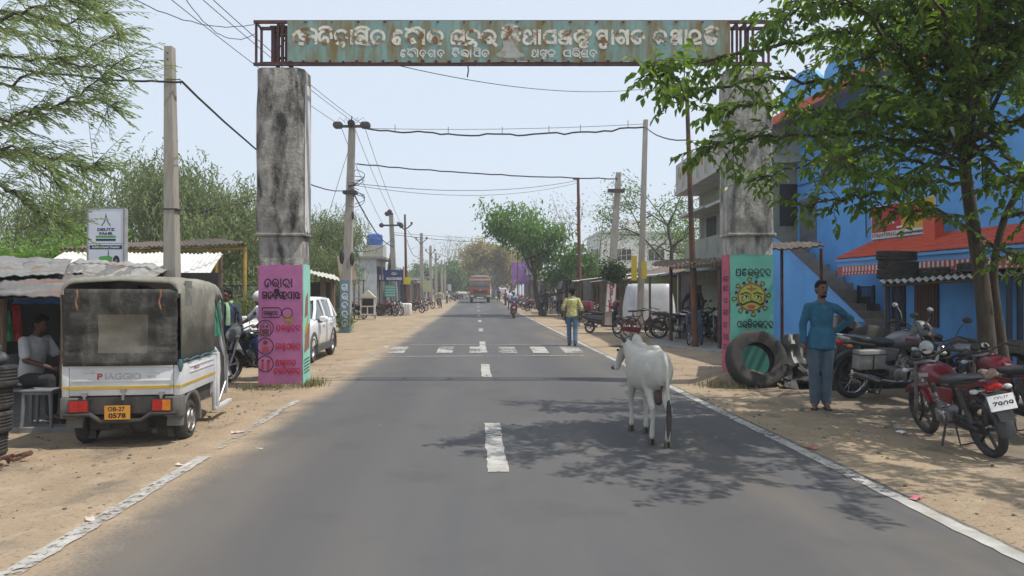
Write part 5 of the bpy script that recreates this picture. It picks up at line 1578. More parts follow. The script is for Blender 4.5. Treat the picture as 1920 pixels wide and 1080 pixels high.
    g = MB(); g.bx(.28, .42, .365, .372, 1.42, 1.47); 
    g.at(Matrix()); g.build('sticker', M('pale sticker', (.6, .75, .8)), t)
    g = MB(); g.bx(-.25, .25, 2.166, 2.176, .45, .56); g.build('number_plate', K['white_plastic'], t)
    return t
car('white crossover car parked facing out behind the left gateway pillar', (-5.50, 17.6, gz(-5.42, 17.85) - .01), pi + radians(4), .95)

# ------------------------------------------------------------------ orange truck
def truck(label, loc, rz):
    t = thing('truck', label, 'truck', loc, rz)
    op = M('orange truck paint', (.42, .095, .035), (.33, .08, .035), 2, .5)
    g = MB(); g.bx(-1.2, 1.2, 1.2, 2.9, .95, 2.75); g.build('cab', op, t, bev=.08)
    g = MB(); g.bx(-1.08, 1.08, 2.88, 2.93, 1.85, 2.55); g.build('windscreen', M('truck glass', (.07, .11, .12), (.12, .18, .19), 2, .08, spec=.9), t, bev=.03)
    g = MB(); g.bx(-1.22, 1.22, 2.5, 2.98, 2.56, 2.72); g.build('sun_visor', M('pale orange visor', (.5, .22, .10), (.4, .17, .08), 3, .5), t, bev=.03)
    g = MB(); g.bx(-.85, .85, 2.88, 2.96, 1.15, 1.55); g.build('grille', K['black'], t, bev=.03)
    g = MB(); g.ell((0, 2.97, 1.45), (.09, .02, .09), 14, 8); g.build('emblem', K['chrome'], t)
    g = MB(); g.bx(-1.23, 1.23, 2.7, 3.05, .55, .95); g.build('bumper', M('dark bumper', (.08, .075, .07)), t, bev=.05)
    for s_ in (-1, 1):
        g = MB(); g.bx(s_ * .95 - .17, s_ * .95 + .17, 3.04, 3.08, .68, .86); g.build('headlight', K['clear_lens'], t, bev=.02)
        g = MB(); g.tube([(s_ * 1.2, 2.8, 2.5), (s_ * 1.42, 2.85, 2.45), (s_ * 1.42, 2.85, 2.0)], .02, 6); g.bx(s_ * 1.42 - .1, s_ * 1.42 + .1, 2.8, 2.88, 1.85, 2.3); g.build('mirror', K['black'], t)
        for y in (2.0, -2.2, -3.4): wheel(t, y, .50, .15, 'alloy', x=s_ * 1.02, rr=.12, rimmat=K['dark'])
    g = MB(); g.bx(-1.18, 1.18, -4.5, 1.1, 1.1, 2.9); g.build('load_body', M('brown truck body', (.18, .08, .05), (.13, .07, .05), 2, .7), t, bev=.04)
    g = MB(); g.sec([(-4.4, 0, 3.0, 1.1, .2), (-2, 0, 3.05, 1.15, .3), (.5, 0, 3.02, 1.15, .28), (1.0, 0, 2.95, 1.05, .18)], 16, 3); g.build('tarpaulin', M('grey tarpaulin', (.17, .16, .15), (.12, .115, .11), 2, .9), t)
    g = MB(); g.bx(-.35, .35, -4.5, 2.7, .6, 1.05); g.build('chassis', K['dark'], t)
    g = MB(); g.bx(-.4, .4, 3.055, 3.065, .58, .68); g.build('number_plate', K['white_plastic'], t)
    return t
_d = 86.0
truck('orange fronted goods truck driving towards the camera on the far road', (X(900, _d), _d, rise(_d)), pi + ROAD_YAW)
# ------------------------------------------------------------------ people
STAND = dict(head=(0, .015, 1.585), neck=(0, 0, 1.43), chest=(0, 0, 1.25), waist=(0, 0, 1.05), pelvis=(0, 0, .93),
             shL=(-.172, -.01, 1.352), elL=(-.24, -.03, 1.09), wrL=(-.25, .04, .85), shR=(.172, -.01, 1.352), elR=(.24, -.03, 1.09), wrR=(.25, .04, .86),
             hiL=(-.09, 0, .90), knL=(-.1, .02, .49), anL=(-.11, -.02, .08), hiR=(.09, 0, .90), knR=(.1, .02, .49), anR=(.11, -.02, .08), toL=(-.13, .16, .03), toR=(.13, .16, .03))
def cloth(name, c, c2=None, **k):
    return M(name, c, c2 or tuple(v * .7 for v in c), k.get('sc', 5), .9, bump=.6, bsc=k.get('bsc', 14), c3=k.get('c3'), sc3=k.get('sc3', 6), lo3=k.get('lo3', .5), hi3=k.get('hi3', .6))
def hand(g, wr, d, side, curl=.5, up=None):
    """palm with four fingers of different lengths and a thumb leaving its side"""
    d = Vector(d).normalized(); wr = Vector(wr)
    o = Vector((0, 1, 0)) if abs(d.y) < .8 else Vector((0, 0, 1))
    a = (o - d * o.dot(d)).normalized()          # across the palm, towards the thumb
    nrm = d.cross(a)
    if nrm.x * side > 0: nrm = -nrm                # palm looks at the body
    g.cap(wr, wr + d * .045, .024, .03, 8)
    for k in range(4):
        g.cap(wr + d * .03 + a * (.022 - .015 * k), wr + d * .085 + a * (.024 - .016 * k), .013, .011, 6)
    for k, L in enumerate((.062, .07, .065, .05)):
        p = wr + d * .085 + a * (.025 - .0165 * k)
        d2 = (d + nrm * curl * .6).normalized(); d3 = (d + nrm * curl * 1.5).normalized()
        q = p + d2 * L * .55
        g.cap(p, q, .0092, .0085, 6); g.cap(q, q + d3 * L * .45, .0085, .0072, 6)
    p = wr + d * .03 + a * .024
    q = p + (d * .7 + a * .7 + nrm * .3).normalized() * .04
    g.cap(p, q, .0125, .0105, 6); g.cap(q, q + (d + a * .15 + nrm * .4).normalized() * .032, .0105, .008, 6)
def person(label, loc, rz, J=None, shirt=None, trousers=None, skin=None, sleeve='half', shoes=None, yaw=0.0, nod=0.0, H=1.7, vox=.013, group=None, hair=True, face=True, extra=None, hem=.0, beard=False, fat=1.0, curl=.5):
    J = dict(STAND, **(J or {})); J = {k: Vector(v) for k, v in J.items()}
    skin = skin or K['skin']
    t = thing('person', label, 'person', loc, rz, group, sc=H / 1.7)
    R = Matrix.Translation(J['head']) @ Matrix.Rotation(yaw, 4, 'Z') @ Matrix.Rotation(nod, 4, 'X')
    g = MB()
    g.at(R); g.ell((0, 0, .02), (.073, .092, .098), 14, 10); g.ell((0, .028, -.05), (.055, .062, .066), 12, 8)
    g.ell((0, .092, -.012), (.014, .018, .026), 8, 6); g.ell((0, .085, -.058), (.026, .014, .012), 8, 6)
    for s_ in (-1, 1): g.ell((s_ * .075, -.005, -.005), (.01, .02, .032), 8, 6)
    g.ell((0, .08, .022), (.052, .016, .012), 8, 6)
    g.at(Matrix())
    g.cap(J['neck'] - Vector((0, 0, .03)), J['head'] - Vector((0, .01, .06)), .058, .05)
    g.chain([J['neck'], J['chest'], J['waist'], J['pelvis']], [.06, .10 * fat, .09 * fat, .10 * fat])
    for s_ in 'LR':
        g.cap(J['neck'] - Vector((0, 0, .08)), J['sh' + s_] - Vector((0, 0, .012)), .05, .045)
        g.chain([J['sh' + s_], J['el' + s_], J['wr' + s_]], [.05, .038, .026])
        g.chain([J['hi' + s_], J['kn' + s_], J['an' + s_]], [.08, .052, .036])
        g.cap(J['an' + s_] - Vector((0, 0, .02)), J['to' + s_], .04, .028)
        fd = (J['wr' + s_] - J['el' + s_]).normalized()
        hand(g, J['wr' + s_], J.get('ha' + s_, fd), -1 if s_ == 'L' else 1, curl)
    body = blob(g, 'body', skin, t, vox, 2, .4)
    if shirt:
        g = MB()
        c, w, p = J['chest'], J['waist'], J['pelvis']
        ax = (J['shR'] - J['shL']).normalized(); rzz = atan2(ax.y, ax.x)
        RM = Matrix.Rotation(rzz, 4, 'Z')
        key = [(p + Vector((0, 0, -.05 - hem)), .188 / fat, .150 / fat), (p + Vector((0, 0, .06)), .172 / fat, .136 / fat), (w + Vector((0, 0, .03)), .158, .122), (c, .176, .126), (c.lerp(J['neck'], .55), .165, .112)]
        for i in range(4):
            for k in range(5):
                q = k / 5; a, b = key[i], key[i + 1]
                g.ell(a[0].lerp(b[0], q), ((a[1] + (b[1] - a[1]) * q) * fat, (a[2] + (b[2] - a[2]) * q) * fat, .055), 16, 8, RM)
        g.chain([J['neck'] - Vector((0, 0, .022)), J['neck'] - Vector((0, 0, .07)), c], [.058, .085, .115])
        nk = J['neck'] + Vector((0, 0, .0)); ring_ = [nk + Vector((.064 * cos(k * pi / 6), .06 * sin(k * pi / 6) - .005, -.018 * sin(k * pi / 6) - .012)) for k in range(13)]
        g.chain(ring_, [.017] * 13, 6)
        for s_ in 'LR':
            g.cap(J['neck'] - Vector((0, 0, .05)), J['sh' + s_] - Vector((0, 0, .008)), .066, .060)
            if sleeve == 'long': g.chain([J['sh' + s_], J['el' + s_], J['el' + s_].lerp(J['wr' + s_], .93)], [.060, .052, .042])
            elif sleeve == 'roll': g.chain([J['sh' + s_], J['el' + s_], J['el' + s_].lerp(J['wr' + s_], .25)], [.060, .054, .054])
            else: g.chain([J['sh' + s_], J['sh' + s_].lerp(J['el' + s_], .75)], [.062, .066])
        so = blob(g, 'shirt', shirt, t, vox, 4, .5)
    if trousers:
        g = MB()
        g.ell(J['pelvis'] - Vector((0, 0, .02)), (.162 * fat, .12 * fat, .12), 14, 9)
        for s_ in 'LR':
            hi, kn, an = J['hi' + s_], J['kn' + s_], J['an' + s_]
            g.chain([hi, kn, kn.lerp(an, .94)], [.090, .072, .066])
        blob(g, 'trousers', trousers, t, vox, 4, .5)
    for s_ in 'LR':
        g = MB(); an, to = J['an' + s_], J['to' + s_]
        dd = (to - an); dd.z = 0; dd.normalize()
        if shoes:
            g.chain([an - Vector((0, 0, .035)) - dd * .045, to - dd * .03 + Vector((0, 0, .006)), to + dd * .04], [.044, .044, .032], 8)
            g.add([], []); blob(g, 'shoe', shoes, t, vox * .8, 2)
        else:
            b = an - dd * .07; e = to + dd * .05; sd = Vector((-dd.y, dd.x, 0)); zf = min(to.z, an.z - .05) - .03
            pp = [b - sd * .03, b + sd * .03, b.lerp(e, .6) + sd * .046, e + sd * .03, e - sd * .03, b.lerp(e, .6) - sd * .046]
            g.loft([[(q.x, q.y, zf) for q in pp], [(q.x, q.y, zf + .016) for q in pp]])
            g.tube([b.lerp(e, .5) - sd * .045 + Vector((0, 0, zf - b.z + .01)), b.lerp(e, .62) + Vector((0, 0, zf - b.z + .062)), b.lerp(e, .5) + sd * .045 + Vector((0, 0, zf - b.z + .01))], .009, 5)
            g.build('sandal', K['rubber'], t)
    if hair:
        g = MB(); g.at(R); g.ell((0, -.016, .036), (.081, .095, .094), 16, 10); g.ell((0, .045, .093), (.05, .04, .028), 10, 7); g.ell((0, -.05, -.005), (.07, .05, .07), 12, 8)
        blob(g, 'hair', K['hair'], t, .009, 1)
    if face:
        for s_ in (-1, 1):
            g = MB(); g.at(R); g.mat(0); g.ell((s_ * .031, .082, .005), (.013, .007, .006), 8, 6); g.mat(1); g.ell((s_ * .031, .087, .005), (.006, .004, .006), 8, 6)
            g.build('eye', [K['eye_white'], K['hair']], body)
        g = MB(); g.at(R)
        for s_ in (-1, 1): g.tube([(s_ * .015, .094, .024), (s_ * .033, .090, .029), (s_ * .05, .078, .022)], [.004, .005, .002], 5)
        g.build('eyebrow', K['hair'], body)
        g = MB(); g.at(R); g.ell((0, .096, -.060), (.022, .006, .006), 8, 6); g.build('mouth', K['lip'], body)
        if beard:
            g = MB(); g.at(R); g.tube([(-.03, .085, -.05), (-.012, .097, -.042), (.012, .097, -.042), (.03, .085, -.05)], [.004, .007, .007, .004], 6); g.ell((0, .062, -.092), (.04, .028, .022), 10, 6); g.build('beard', K['hair'], body)
    return t

# man in teal shirt, hand on hip, beside the motorcycles
gx, gy = X(1540, 9.53), 9.53
person('man in teal shirt and grey jeans standing with one hand on his hip', (gx, gy, gz(gx, gy)), radians(170),
       dict(shL=(-.168, 0, 1.345), shR=(.168, -.0, 1.352), elL=(-.40, -.14, 1.19), wrL=(-.22, -.16, 1.02), haL=(.75, .2, -.35), elR=(.23, -.02, 1.12), wrR=(.235, .03, .88),
            knL=(-.06, .03, .49), anL=(-.06, -.01, .08), knR=(.1, .03, .49), anR=(.085, .0, .08), toL=(-.05, .16, .03), toR=(.13, .15, .03), hiL=(-.08, 0, .9), hiR=(.085, 0, .9)),
       cloth('teal shirt', (.025, .14, .23), (.018, .09, .155)), cloth('grey blue jeans', (.085, .125, .165), (.055, .085, .115)), K['skin'], fat=.9, sleeve='long', shoes=None, yaw=radians(12), beard=True, vox=.011, H=1.72, hem=.06)
# man walking away along the edge line
gx, gy = X(1073, 21.1), 21.1
yel = cloth('yellow patterned shirt', (.42, .40, .12), (.33, .30, .07), sc=14, c3=(.5, .5, .36), sc3=16, lo3=.52, hi3=.56)
person('man in yellow patterned shirt and blue jeans walking away along the right edge line', (gx, gy, 0), radians(-2),
       dict(knL=(-.09, .10, .5), anL=(-.08, .06, .08), toL=(-.09, .22, .04), knR=(.09, -.02, .49), anR=(.08, -.14, .10), toR=(.09, .03, .04), elL=(-.27, -.04, 1.13), wrL=(-.29, .05, .90), elR=(.27, -.08, 1.13), wrR=(.28, -.03, .89)),
       yel, cloth('blue jeans', (.09, .17, .27), (.06, .12, .2)), K['skin_dark'], 'roll', K['black'], vox=.014, face=False, H=1.72)
# boy behind the pickup, hand to his chest
gx, gy = X(427, 13.6), 13.6
person('young man with sunglasses and green scarf standing behind the three wheeler', (gx, gy, gz(gx, gy)), radians(172),
       dict(elR=(.24, .06, 1.16), wrR=(.06, .2, 1.30), haR=(-.6, .2, .5)),
       cloth('dark blue checked shirt', (.05, .07, .12), (.03, .04, .07), sc=18), cloth('dark jeans', (.03, .05, .10)), K['skin'], 'roll', K['black'], yaw=-.3, vox=.013)
t = bpy.data.objects[-1] if False else [o for o in bpy.data.objects if o.get('label', '').startswith('young man with sunglasses')][0]
g = MB()
for s_ in (-1, 1): g.tube([(s_ * .02, .07, 1.45), (s_ * .075, .115, 1.36), (s_ * .09, .135, 1.22), (s_ * .085, .14, 1.05 + .03 * s_)], [.028, .035, .04, .045], 8, flat=.45)
g.tube([(-.06, .05, 1.44), (-.06, -.05, 1.46), (.06, -.05, 1.46), (.06, .05, 1.44)], .03, 8)
g.build('scarf', M('pale green scarf', (.30, .48, .30), (.2, .36, .22), 9, .9), t)
g = MB(); g.at(Matrix.Translation(STAND['head']) @ Matrix.Rotation(-.3, 4, 'Z'))
for s_ in (-1, 1): g.ell((s_ * .032, .094, .006), (.026, .008, .02), 10, 7)
g.tube([(-.075, .02, .012), (-.06, .088, .012), (.06, .088, .012), (.075, .02, .012)], .004, 5); g.build('sunglasses', K['black_paint'], t)
# shopkeeper seated in the left stall
SIT = dict(pelvis=(0, 0, .50), waist=(0, .02, .64), chest=(0, .06, .84), neck=(0, .09, 1.02), head=(0, .14, 1.17), shL=(-.175, .07, .97), shR=(.175, .07, .97), hiL=(-.1, .02, .49), hiR=(.1, .02, .49), knL=(-.13, .43, .50), knR=(.13, .43, .50), anL=(-.13, .40, .09), anR=(.13, .42, .09), toL=(-.14, .55, .03), toR=(.14, .57, .03), elL=(-.24, .16, .74), wrL=(-.12, .40, .66), elR=(.24, .16, .74), wrR=(.12, .42, .64))
gx, gy = X(58, 8.9), 8.9
person('seated man in white shirt bending over inside the dark left stall', (gx, gy, LZ + .1), radians(-100), SIT, cloth('white shirt', (.56, .56, .57), (.42, .42, .43)), cloth('charcoal trousers', (.03, .03, .032)), K['skin_dark'], 'half', None, nod=-.35, vox=.014, face=False)
# rider in white helmet between the pickup and the left pillar
RIDE = dict(pelvis=(0, -.18, .84), waist=(0, -.16, .98), chest=(0, -.08, 1.18), neck=(0, -.04, 1.36), head=(0, 0, 1.51), shL=(-.175, -.05, 1.31), shR=(.175, -.05, 1.31), hiL=(-.1, -.14, .82), hiR=(.1, -.14, .82), knL=(-.2, .22, .72), knR=(.2, .22, .72), anL=(-.2, .05, .33), anR=(.2, .05, .33), toL=(-.22, .18, .28), toR=(.22, .18, .28), elL=(-.3, .08, 1.12), wrL=(-.32, .24, 1.03), elR=(.3, .08, 1.12), wrR=(.32, .24, 1.03), haL=(-.1, .4, -.1), haR=(.1, .4, -.1))
gx, gy = X(487, 13.4), 13.4
rzh = radians(138)
motorcycle('black motorcycle standing between the three wheeler and the left gateway pillar', (gx, gy, gz(gx, gy)), rzh, paint=K['black_paint'], cowl=M('grey cowl paint', (.2, .21, .22), (.14, .14, .15)), kind='alloy')
t = person('rider in white helmet and white shirt on the motorcycle behind the left pillar', (gx, gy, gz(gx, gy)), rzh, RIDE, cloth('bright white shirt', (.7, .7, .72), (.55, .55, .57)), cloth('blue trousers', (.03, .07, .2)), K['skin'], 'half', K['black'], vox=.015, face=False, hair=False)
g = MB(); g.ell((0, -.01, 1.56), (.125, .14, .125), 16, 10); g.build('helmet', K['white'], t)

# right side: man on bicycle with black jacket
gx, gy = X(1301, 20.9), 20.9
bz = .06
bicycle('plain bicycle facing the camera under the rider in the black jacket', (gx, gy, bz), radians(152), paint=K['black'])
CYC = dict(pelvis=(0, -.2, .98), waist=(0, -.16, 1.12), chest=(0, -.06, 1.32), neck=(0, .0, 1.50), head=(0, .05, 1.65), shL=(-.18, -.02, 1.45), shR=(.18, -.02, 1.45), hiL=(-.1, -.17, .95), hiR=(.1, -.17, .95), knL=(-.2, .12, .60), anL=(-.22, .0, .09), toL=(-.24, .14, .03), knR=(.13, .22, .80), anR=(.12, .1, .40), toR=(.12, .25, .36), elL=(-.3, .08, 1.22), wrL=(-.28, .22, 1.04), elR=(.3, .1, 1.22), wrR=(.28, .24, 1.04), haL=(0, .4, -.3), haR=(0, .4, -.3))
person('man in black jacket and jeans sitting on a bicycle under the tin shed', (gx, gy, bz), radians(152), CYC, cloth('black jacket', (.02, .02, .022)), cloth('faded jeans', (.10, .13, .19), (.07, .09, .14)), K['skin'], 'long', K['black'], vox=.015, face=False, yaw=.5)

# scooter rider coming towards the camera
d_ = 43.5
loc = (X(963, d_), d_, rise(d_))
scooter('red and white scooter ridden towards the camera on the road', loc, pi + ROAD_YAW, K['red_paint'])
SCO = dict(RIDE, pelvis=(0, -.25, .86), waist=(0, -.22, 1.0), chest=(0, -.14, 1.2), neck=(0, -.1, 1.38), head=(0, -.06, 1.53), shL=(-.18, -.12, 1.33), shR=(.18, -.12, 1.33), knL=(-.16, .2, .70), knR=(.16, .2, .70), anL=(-.12, .2, .38), anR=(.12, .2, .38), toL=(-.12, .33, .33), toR=(.12, .33, .33), hiL=(-.1, -.2, .84), hiR=(.1, -.2, .84))
t = person('scooter rider in light blue shirt and red cap on the road', loc, pi + ROAD_YAW, SCO, cloth('light blue shirt', (.22, .33, .46), (.16, .25, .36)), cloth('grey trousers', (.2, .2, .2)), K['skin_dark'], 'half', K['black'], vox=.018, face=False)
g = MB(); g.ell((0, -.07, 1.62), (.095, .11, .07), 12, 8); g.build('cap', M('red and white cap', (.5, .3, .28), (.6, .55, .5), 12), t)
# two men with a bicycle and backpacks
d_ = 47
for px, lab, sh, bp in ((1014, 'man in pale shirt walking beside the cyclist with backpack', (.45, .45, .48), None), (1023, 'cyclist with dark backpack riding away on the right verge', (.07, .06, .09), (.035, .03, .04))):
    loc = (X(px, d_ + (1 if bp is None else 0)), d_ + (1 if bp is None else 0), 0); loc = (loc[0], loc[1], gz(loc[0], loc[1]))
    if bp:
        bicycle('bicycle under the cyclist with the dark backpack', loc, radians(2))
        t = person(lab, loc, radians(2), CYC, cloth('dark plum shirt', sh), cloth('black trousers', (.025, .025, .03)), K['skin_dark'], 'half', K['black'], vox=.02, face=False)
        g = MB(); g.sec([(-.33, 0, 1.28, .1, .15), (-.28, 0, 1.28, .16, .22), (-.16, 0, 1.3, .16, .22)], 12, 3); g.build('backpack', M('dark backpack', bp), t)
    else:
        person(lab, loc, 0.1, dict(knL=(-.09, .1, .5), anL=(-.09, .08, .08)), cloth('pale shirt', sh), _mats['black trousers'] if 'black trousers' in _mats else cloth('dark trousers', (.03, .03, .04)), K['skin_dark'], 'half', K['black'], vox=.02, face=False)
d_ = 54
loc = (X(1050, d_), d_, gz(X(1050, d_), d_))
bicycle('bicycle under the rider with the pink backpack', loc, radians(3))
t = person('cyclist with pink and red backpack beside the rusty steel pole', loc, radians(3), CYC, cloth('pink shirt', (.5, .2, .2)), cloth('dark navy trousers', (.02, .022, .035)), K['skin_dark'], 'half', K['black'], vox=.022, face=False)
g = MB(); g.sec([(-.36, 0, 1.26, .1, .16), (-.3, 0, 1.27, .18, .24), (-.16, 0, 1.3, .17, .24)], 12, 3); g.build('backpack', M('pink backpack', (.55, .18, .17), (.5, .05, .06), 12), t)
# far figures
for px, d_, rz_, lab, c, ride in ((823, 66, pi, 'cyclist in pale yellow shirt coming along the far left verge', (.55, .5, .3), True), (935, 92, 0, 'person in dark clothes standing before the far white vans', (.04, .04, .05), False), (956, 62, .2, 'person in white shirt by the bikes behind the scooter rider', (.6, .6, .6), False), (1008, 70, .3, 'distant person in grey shirt under the green roadside tree', (.2, .2, .22), False), (948, 75, 1, 'distant person in maroon shirt on the right verge past the scooter', (.25, .05, .06), False), (838, 84, 2, 'distant person in white beside the far left stalls', (.6, .6, .58), False)):
    x = X(px, d_); loc = (x, d_, gz(x, d_))
    if ride: bicycle('bicycle of the cyclist in pale yellow on the far left verge', loc, rz_)
    person(lab, loc, rz_, CYC if ride else None, cloth('far shirt %d' % px, c), cloth('far trousers', (.05, .045, .045)), K['skin_dark'], 'half', K['black'], vox=.03, face=False)

# ------------------------------------------------------------------ the white bullock
cowm = M('grey white hide', (.60, .58, .52), (.53, .51, .455), 3.0, .95, spec=.12, c3=(.42, .405, .36), sc3=2.0, lo3=.54, hi3=.8, bump=.8, bsc=90)
cowd = M('dark grey hide', (.10, .09, .08), (.17, .15, .13), 6, .85)
hidew = (1.52, 7.36, 0.0)
cow = thing('young_bull', 'white grey humped young bull walking away along the road with its head turned left', 'cattle', hidew, radians(6))
g = MB()
g.sec([(-.19, 0, .81, .05, .09), (-.15, 0, .80, .115, .16), (-.04, 0, .785, .165, .205), (.12, 0, .765, .19, .225), (.36, 0, .735, .215, .24), (.58, 0, .735, .205, .25), (.76, 0, .755, .175, .25), (.9, 0, .79, .13, .2), (1.0, 0, .81, .08, .13)], 24, 2.25)
for s_ in (-1, 1):
    g.ell((s_ * .10, .08, .90), (.05, .10, .05), 10, 8); g.ell((s_ * .05, -.13, .86), (.035, .04, .06), 10, 8)
    g.ell((s_ * .10, .75, .72), (.07, .12, .2), 14, 10)
g.tube([(0, -.15, .93), (0, .05, .985), (0, .4, .955), (0, .72, .99)], [.035, .055, .055, .06], 12)
g.ell((.0, .80, 1.025), (.06, .15, .085), 14, 10)
g.chain([(0, .88, .86), (.0, 1.05, .90), (-.01, 1.17, .93)], [.15, .115, .09], 14)
g.tube([(0, .86, .66), (-.02, .98, .66), (-.06, 1.1, .78)], [.06, .05, .03], 8)
hd = [(-.01, 1.17, .95), (-.065, 1.235, .865), (-.11, 1.28, .75), (-.13, 1.30, .685)]
g.chain(hd, [.082, .073, .052, .046], 12)
g.ell((-.137, 1.305, .675), (.045, .05, .035), 10, 8)
for s_, ln in ((-1, 1.0), (1, 1.0)):
    # hind legs: stifle forward, hock back
    fx = s_ * .07
    oy = -.10 if s_ > 0 else .07
    g.chain([(s_ * .075, .0, .78), (s_ * .085, .10 + oy * .3, .62), (s_ * .08, .02 + oy * .6, .49)], [.12, .085, .056], 12)
    g.chain([(s_ * .08, .02 + oy * .6, .49), (s_ * .075, -.06 + oy, .39), (fx, -.045 + oy, .25), (fx, -.02 + oy, .09)], [.056, .042, .029, .037], 10)
    g.ell((s_ * .076, -.085 + oy, .40), (.025, .03, .035), 8, 6)
    fy = .80 if s_ < 0 else .66
    g.chain([(s_ * .085, .74, .62), (s_ * .085, fy, .42)], [.08, .05], 12)
    g.chain([(s_ * .09, fy, .42), (s_ * .085, fy + .01, .36), (s_ * .08, fy, .22), (s_ * .08, fy + .01, .09)], [.050, .045, .029, .037], 10)
g.chain([(0, -.17, .945), (.015, -.205, .86), (.03, -.20, .66), (.04, -.19, .48)], [.036, .03, .022, .017], 8)
g.ell((-.02, .36, .50), (.05, .1, .06), 10, 8)
g.v = [Vector((v.x * .80, v.y, v.z)) for v in g.v]
body = blob(g, 'body', cowm, cow, .010, 9, .5)
g = MB()
g.at(Matrix.Translation((-.075, 1.15, .94)) @ Matrix.Rotation(.15, 4, 'Y')); g.sec([(.0, -.01, 0, .02, .02)] + [(.0, 0, 0, .01, .01)], 6) if False else g.tube([(.02, 0, 0), (-.04, .0, .0), (-.11, -.01, -.005), (-.17, -.02, -.015)], [.02, .042, .04, .012], 10, flat=.4)
g.build('ear', cowd, body)
g = MB(); g.tube([(.06, 1.15, .95), (.11, 1.17, .945), (.17, 1.18, .935)], [.02, .04, .012], 10, flat=.4); g.build('ear', cowd, body)
for p in (((-.045, 1.14, 1.0), (-.085, 1.13, 1.045), (-.115, 1.12, 1.10)), ((.02, 1.16, 1.0), (.045, 1.17, 1.045), (.05, 1.17, 1.10))):
    g = MB(); g.tube(p, [.026, .021, .008], 10); g.build('horn', M('dark horn', (.045, .04, .035), (.09, .08, .07), 10, .5), body)
g = MB(); r = random.Random(3)
g.tube([(.04, -.19, .50), (.045, -.20, .40), (.045, -.205, .28), (.04, -.20, .14)], [.016, .026, .028, .006], 10)
for k in range(60):
    a = r.uniform(0, 6.3); z = r.uniform(.24, .46); q = .021
    g.tube([(.044 + q * cos(a), -.2 + q * sin(a), z), (.044 + q * 1.2 * cos(a), -.2 + q * 1.2 * sin(a), z - .07), (.043 + q * .7 * cos(a), -.2 + q * .7 * sin(a), z - .15)], [.004, .004, .001], 4)
g.build('tail_tuft', M('black tail hair', (.04, .036, .034), (.08, .07, .06), 20, .9), body)
for x, y in ((-.057, .05), (.057, -.12), (-.065, .81), (.065, .67)):
    for s_ in (-1, 1):
        g = MB(); g.loft([[(x + s_ * .021 + .020 * cos(k), y + .01 + .042 * sin(k), .004) for k in [2 * pi * i / 10 for i in range(10)]], [(x + s_ * .017 + .014 * cos(k), y + .0 + .028 * sin(k), .065) for k in [2 * pi * i / 10 for i in range(10)]]])
        g.build('hoof', M('hoof', (.06, .05, .04), (.1, .085, .07), 9, .6), body)
g = MB(); g.ell((0, .0, .50), (.05, .05, .085), 12, 10); g.build('scrotum', M('brown skin fold', (.10, .06, .045)), body)
g = MB(); g.tube([(-.015, -.178, .88), (-.012, -.172, .78), (-.008, -.14, .66), (0, -.08, .56)], [.006, .014, .016, .01], 7); g.build('crease', M('dark crease', (.10, .07, .06)), body)
g = MB(); g.ell((-.142, 1.325, .673), (.036, .03, .026), 10, 8); g.build('muzzle', cowd, body)
for s_ in (-1, 1):
    g = MB(); g.ell((-.055 + s_ * .066, 1.24 + s_ * .03, .895), (.014, .016, .016), 8, 6); g.build('eye', K['hair'], body)
# ------------------------------------------------------------------ building helpers
def corr(mb, a, b, c, d, n=20, amp=.02, rows=3, th=.008, wob=0.0, seed=1):
    """corrugated sheet: a-b is the eave, d-c the upper edge; the waves run from eave to top"""
    a, b, c, d = map(Vector, (a, b, c, d)); r = random.Random(seed)
    nrm = (b - a).cross(d - a).normalized()
    m = n * 4
    off = [[r.gauss(0, wob) for i in range(n + 1)] for j in range(rows + 1)]
    def grid(k):
        out = []
        for j in range(rows + 1):
            for i in range(m + 1):
                u = i / m; v = j / rows
                ii = min(n - 1, int(u * n)); q = u * n - ii
                p = a.lerp(b, u).lerp(d.lerp(c, u), v)
                out.append(p + nrm * (amp * sin(u * n * 2 * pi) + k + off[j][ii] * (1 - q) + off[j][ii + 1] * q))
        return out
    t, u_ = grid(th), grid(0)
    w = m + 1; o = w * (rows + 1)
    fs = []
    for j in range(rows):
        for i in range(m):
            q = j * w + i
            fs.append((q, q + 1, q + w + 1, q + w)); fs.append((o + q, o + q + w, o + q + w + 1, o + q + 1))
    for i in range(m):
        fs.append((i + 1, i, o + i, o + i + 1)); q = rows * w + i; fs.append((q, q + 1, o + q + 1, o + q))
    for j in range(rows):
        q = j * w; fs.append((q, q + w, o + q + w, o + q)); q = j * w + m; fs.append((q + w, q, o + q, o + q + w))
    mb.add(t + u_, fs)
    return mb
def tyre_mesh(R, w, r_):
    g = MB()
    pr = [(r_, -w * .36), (R * .80, -w * .5), (R * .93, -w * .5), (R * .985, -w * .43), (R, -w * .36)]
    for k in (-.22, -.07, .08, .23):
        pr += [(R, w * k - .008), (R * .975, w * k), (R * .975, w * k + .012), (R, w * k + .02)]
    pr += [(R, w * .36), (R * .985, w * .43), (R * .93, w * .5), (R * .80, w * .5), (r_, w * .36), (r_ + .03, w * .3), (R * .88, w * .36), (R * .88, -w * .36), (r_ + .03, -w * .3), (r_, -w * .36)]
    n = 36
    g.loft([[(r * cos(2 * pi * k / n), r * sin(2 * pi * k / n), z) for k in range(n)] for r, z in pr], cap=False)
    return g
rub_old = M('old tyre rubber', (.028, .027, .026), (.05, .046, .042), 4, .9, c3=(.09, .08, .068), sc3=3, lo3=.56, hi3=.72, bump=.3, bsc=30)
_ty = {}
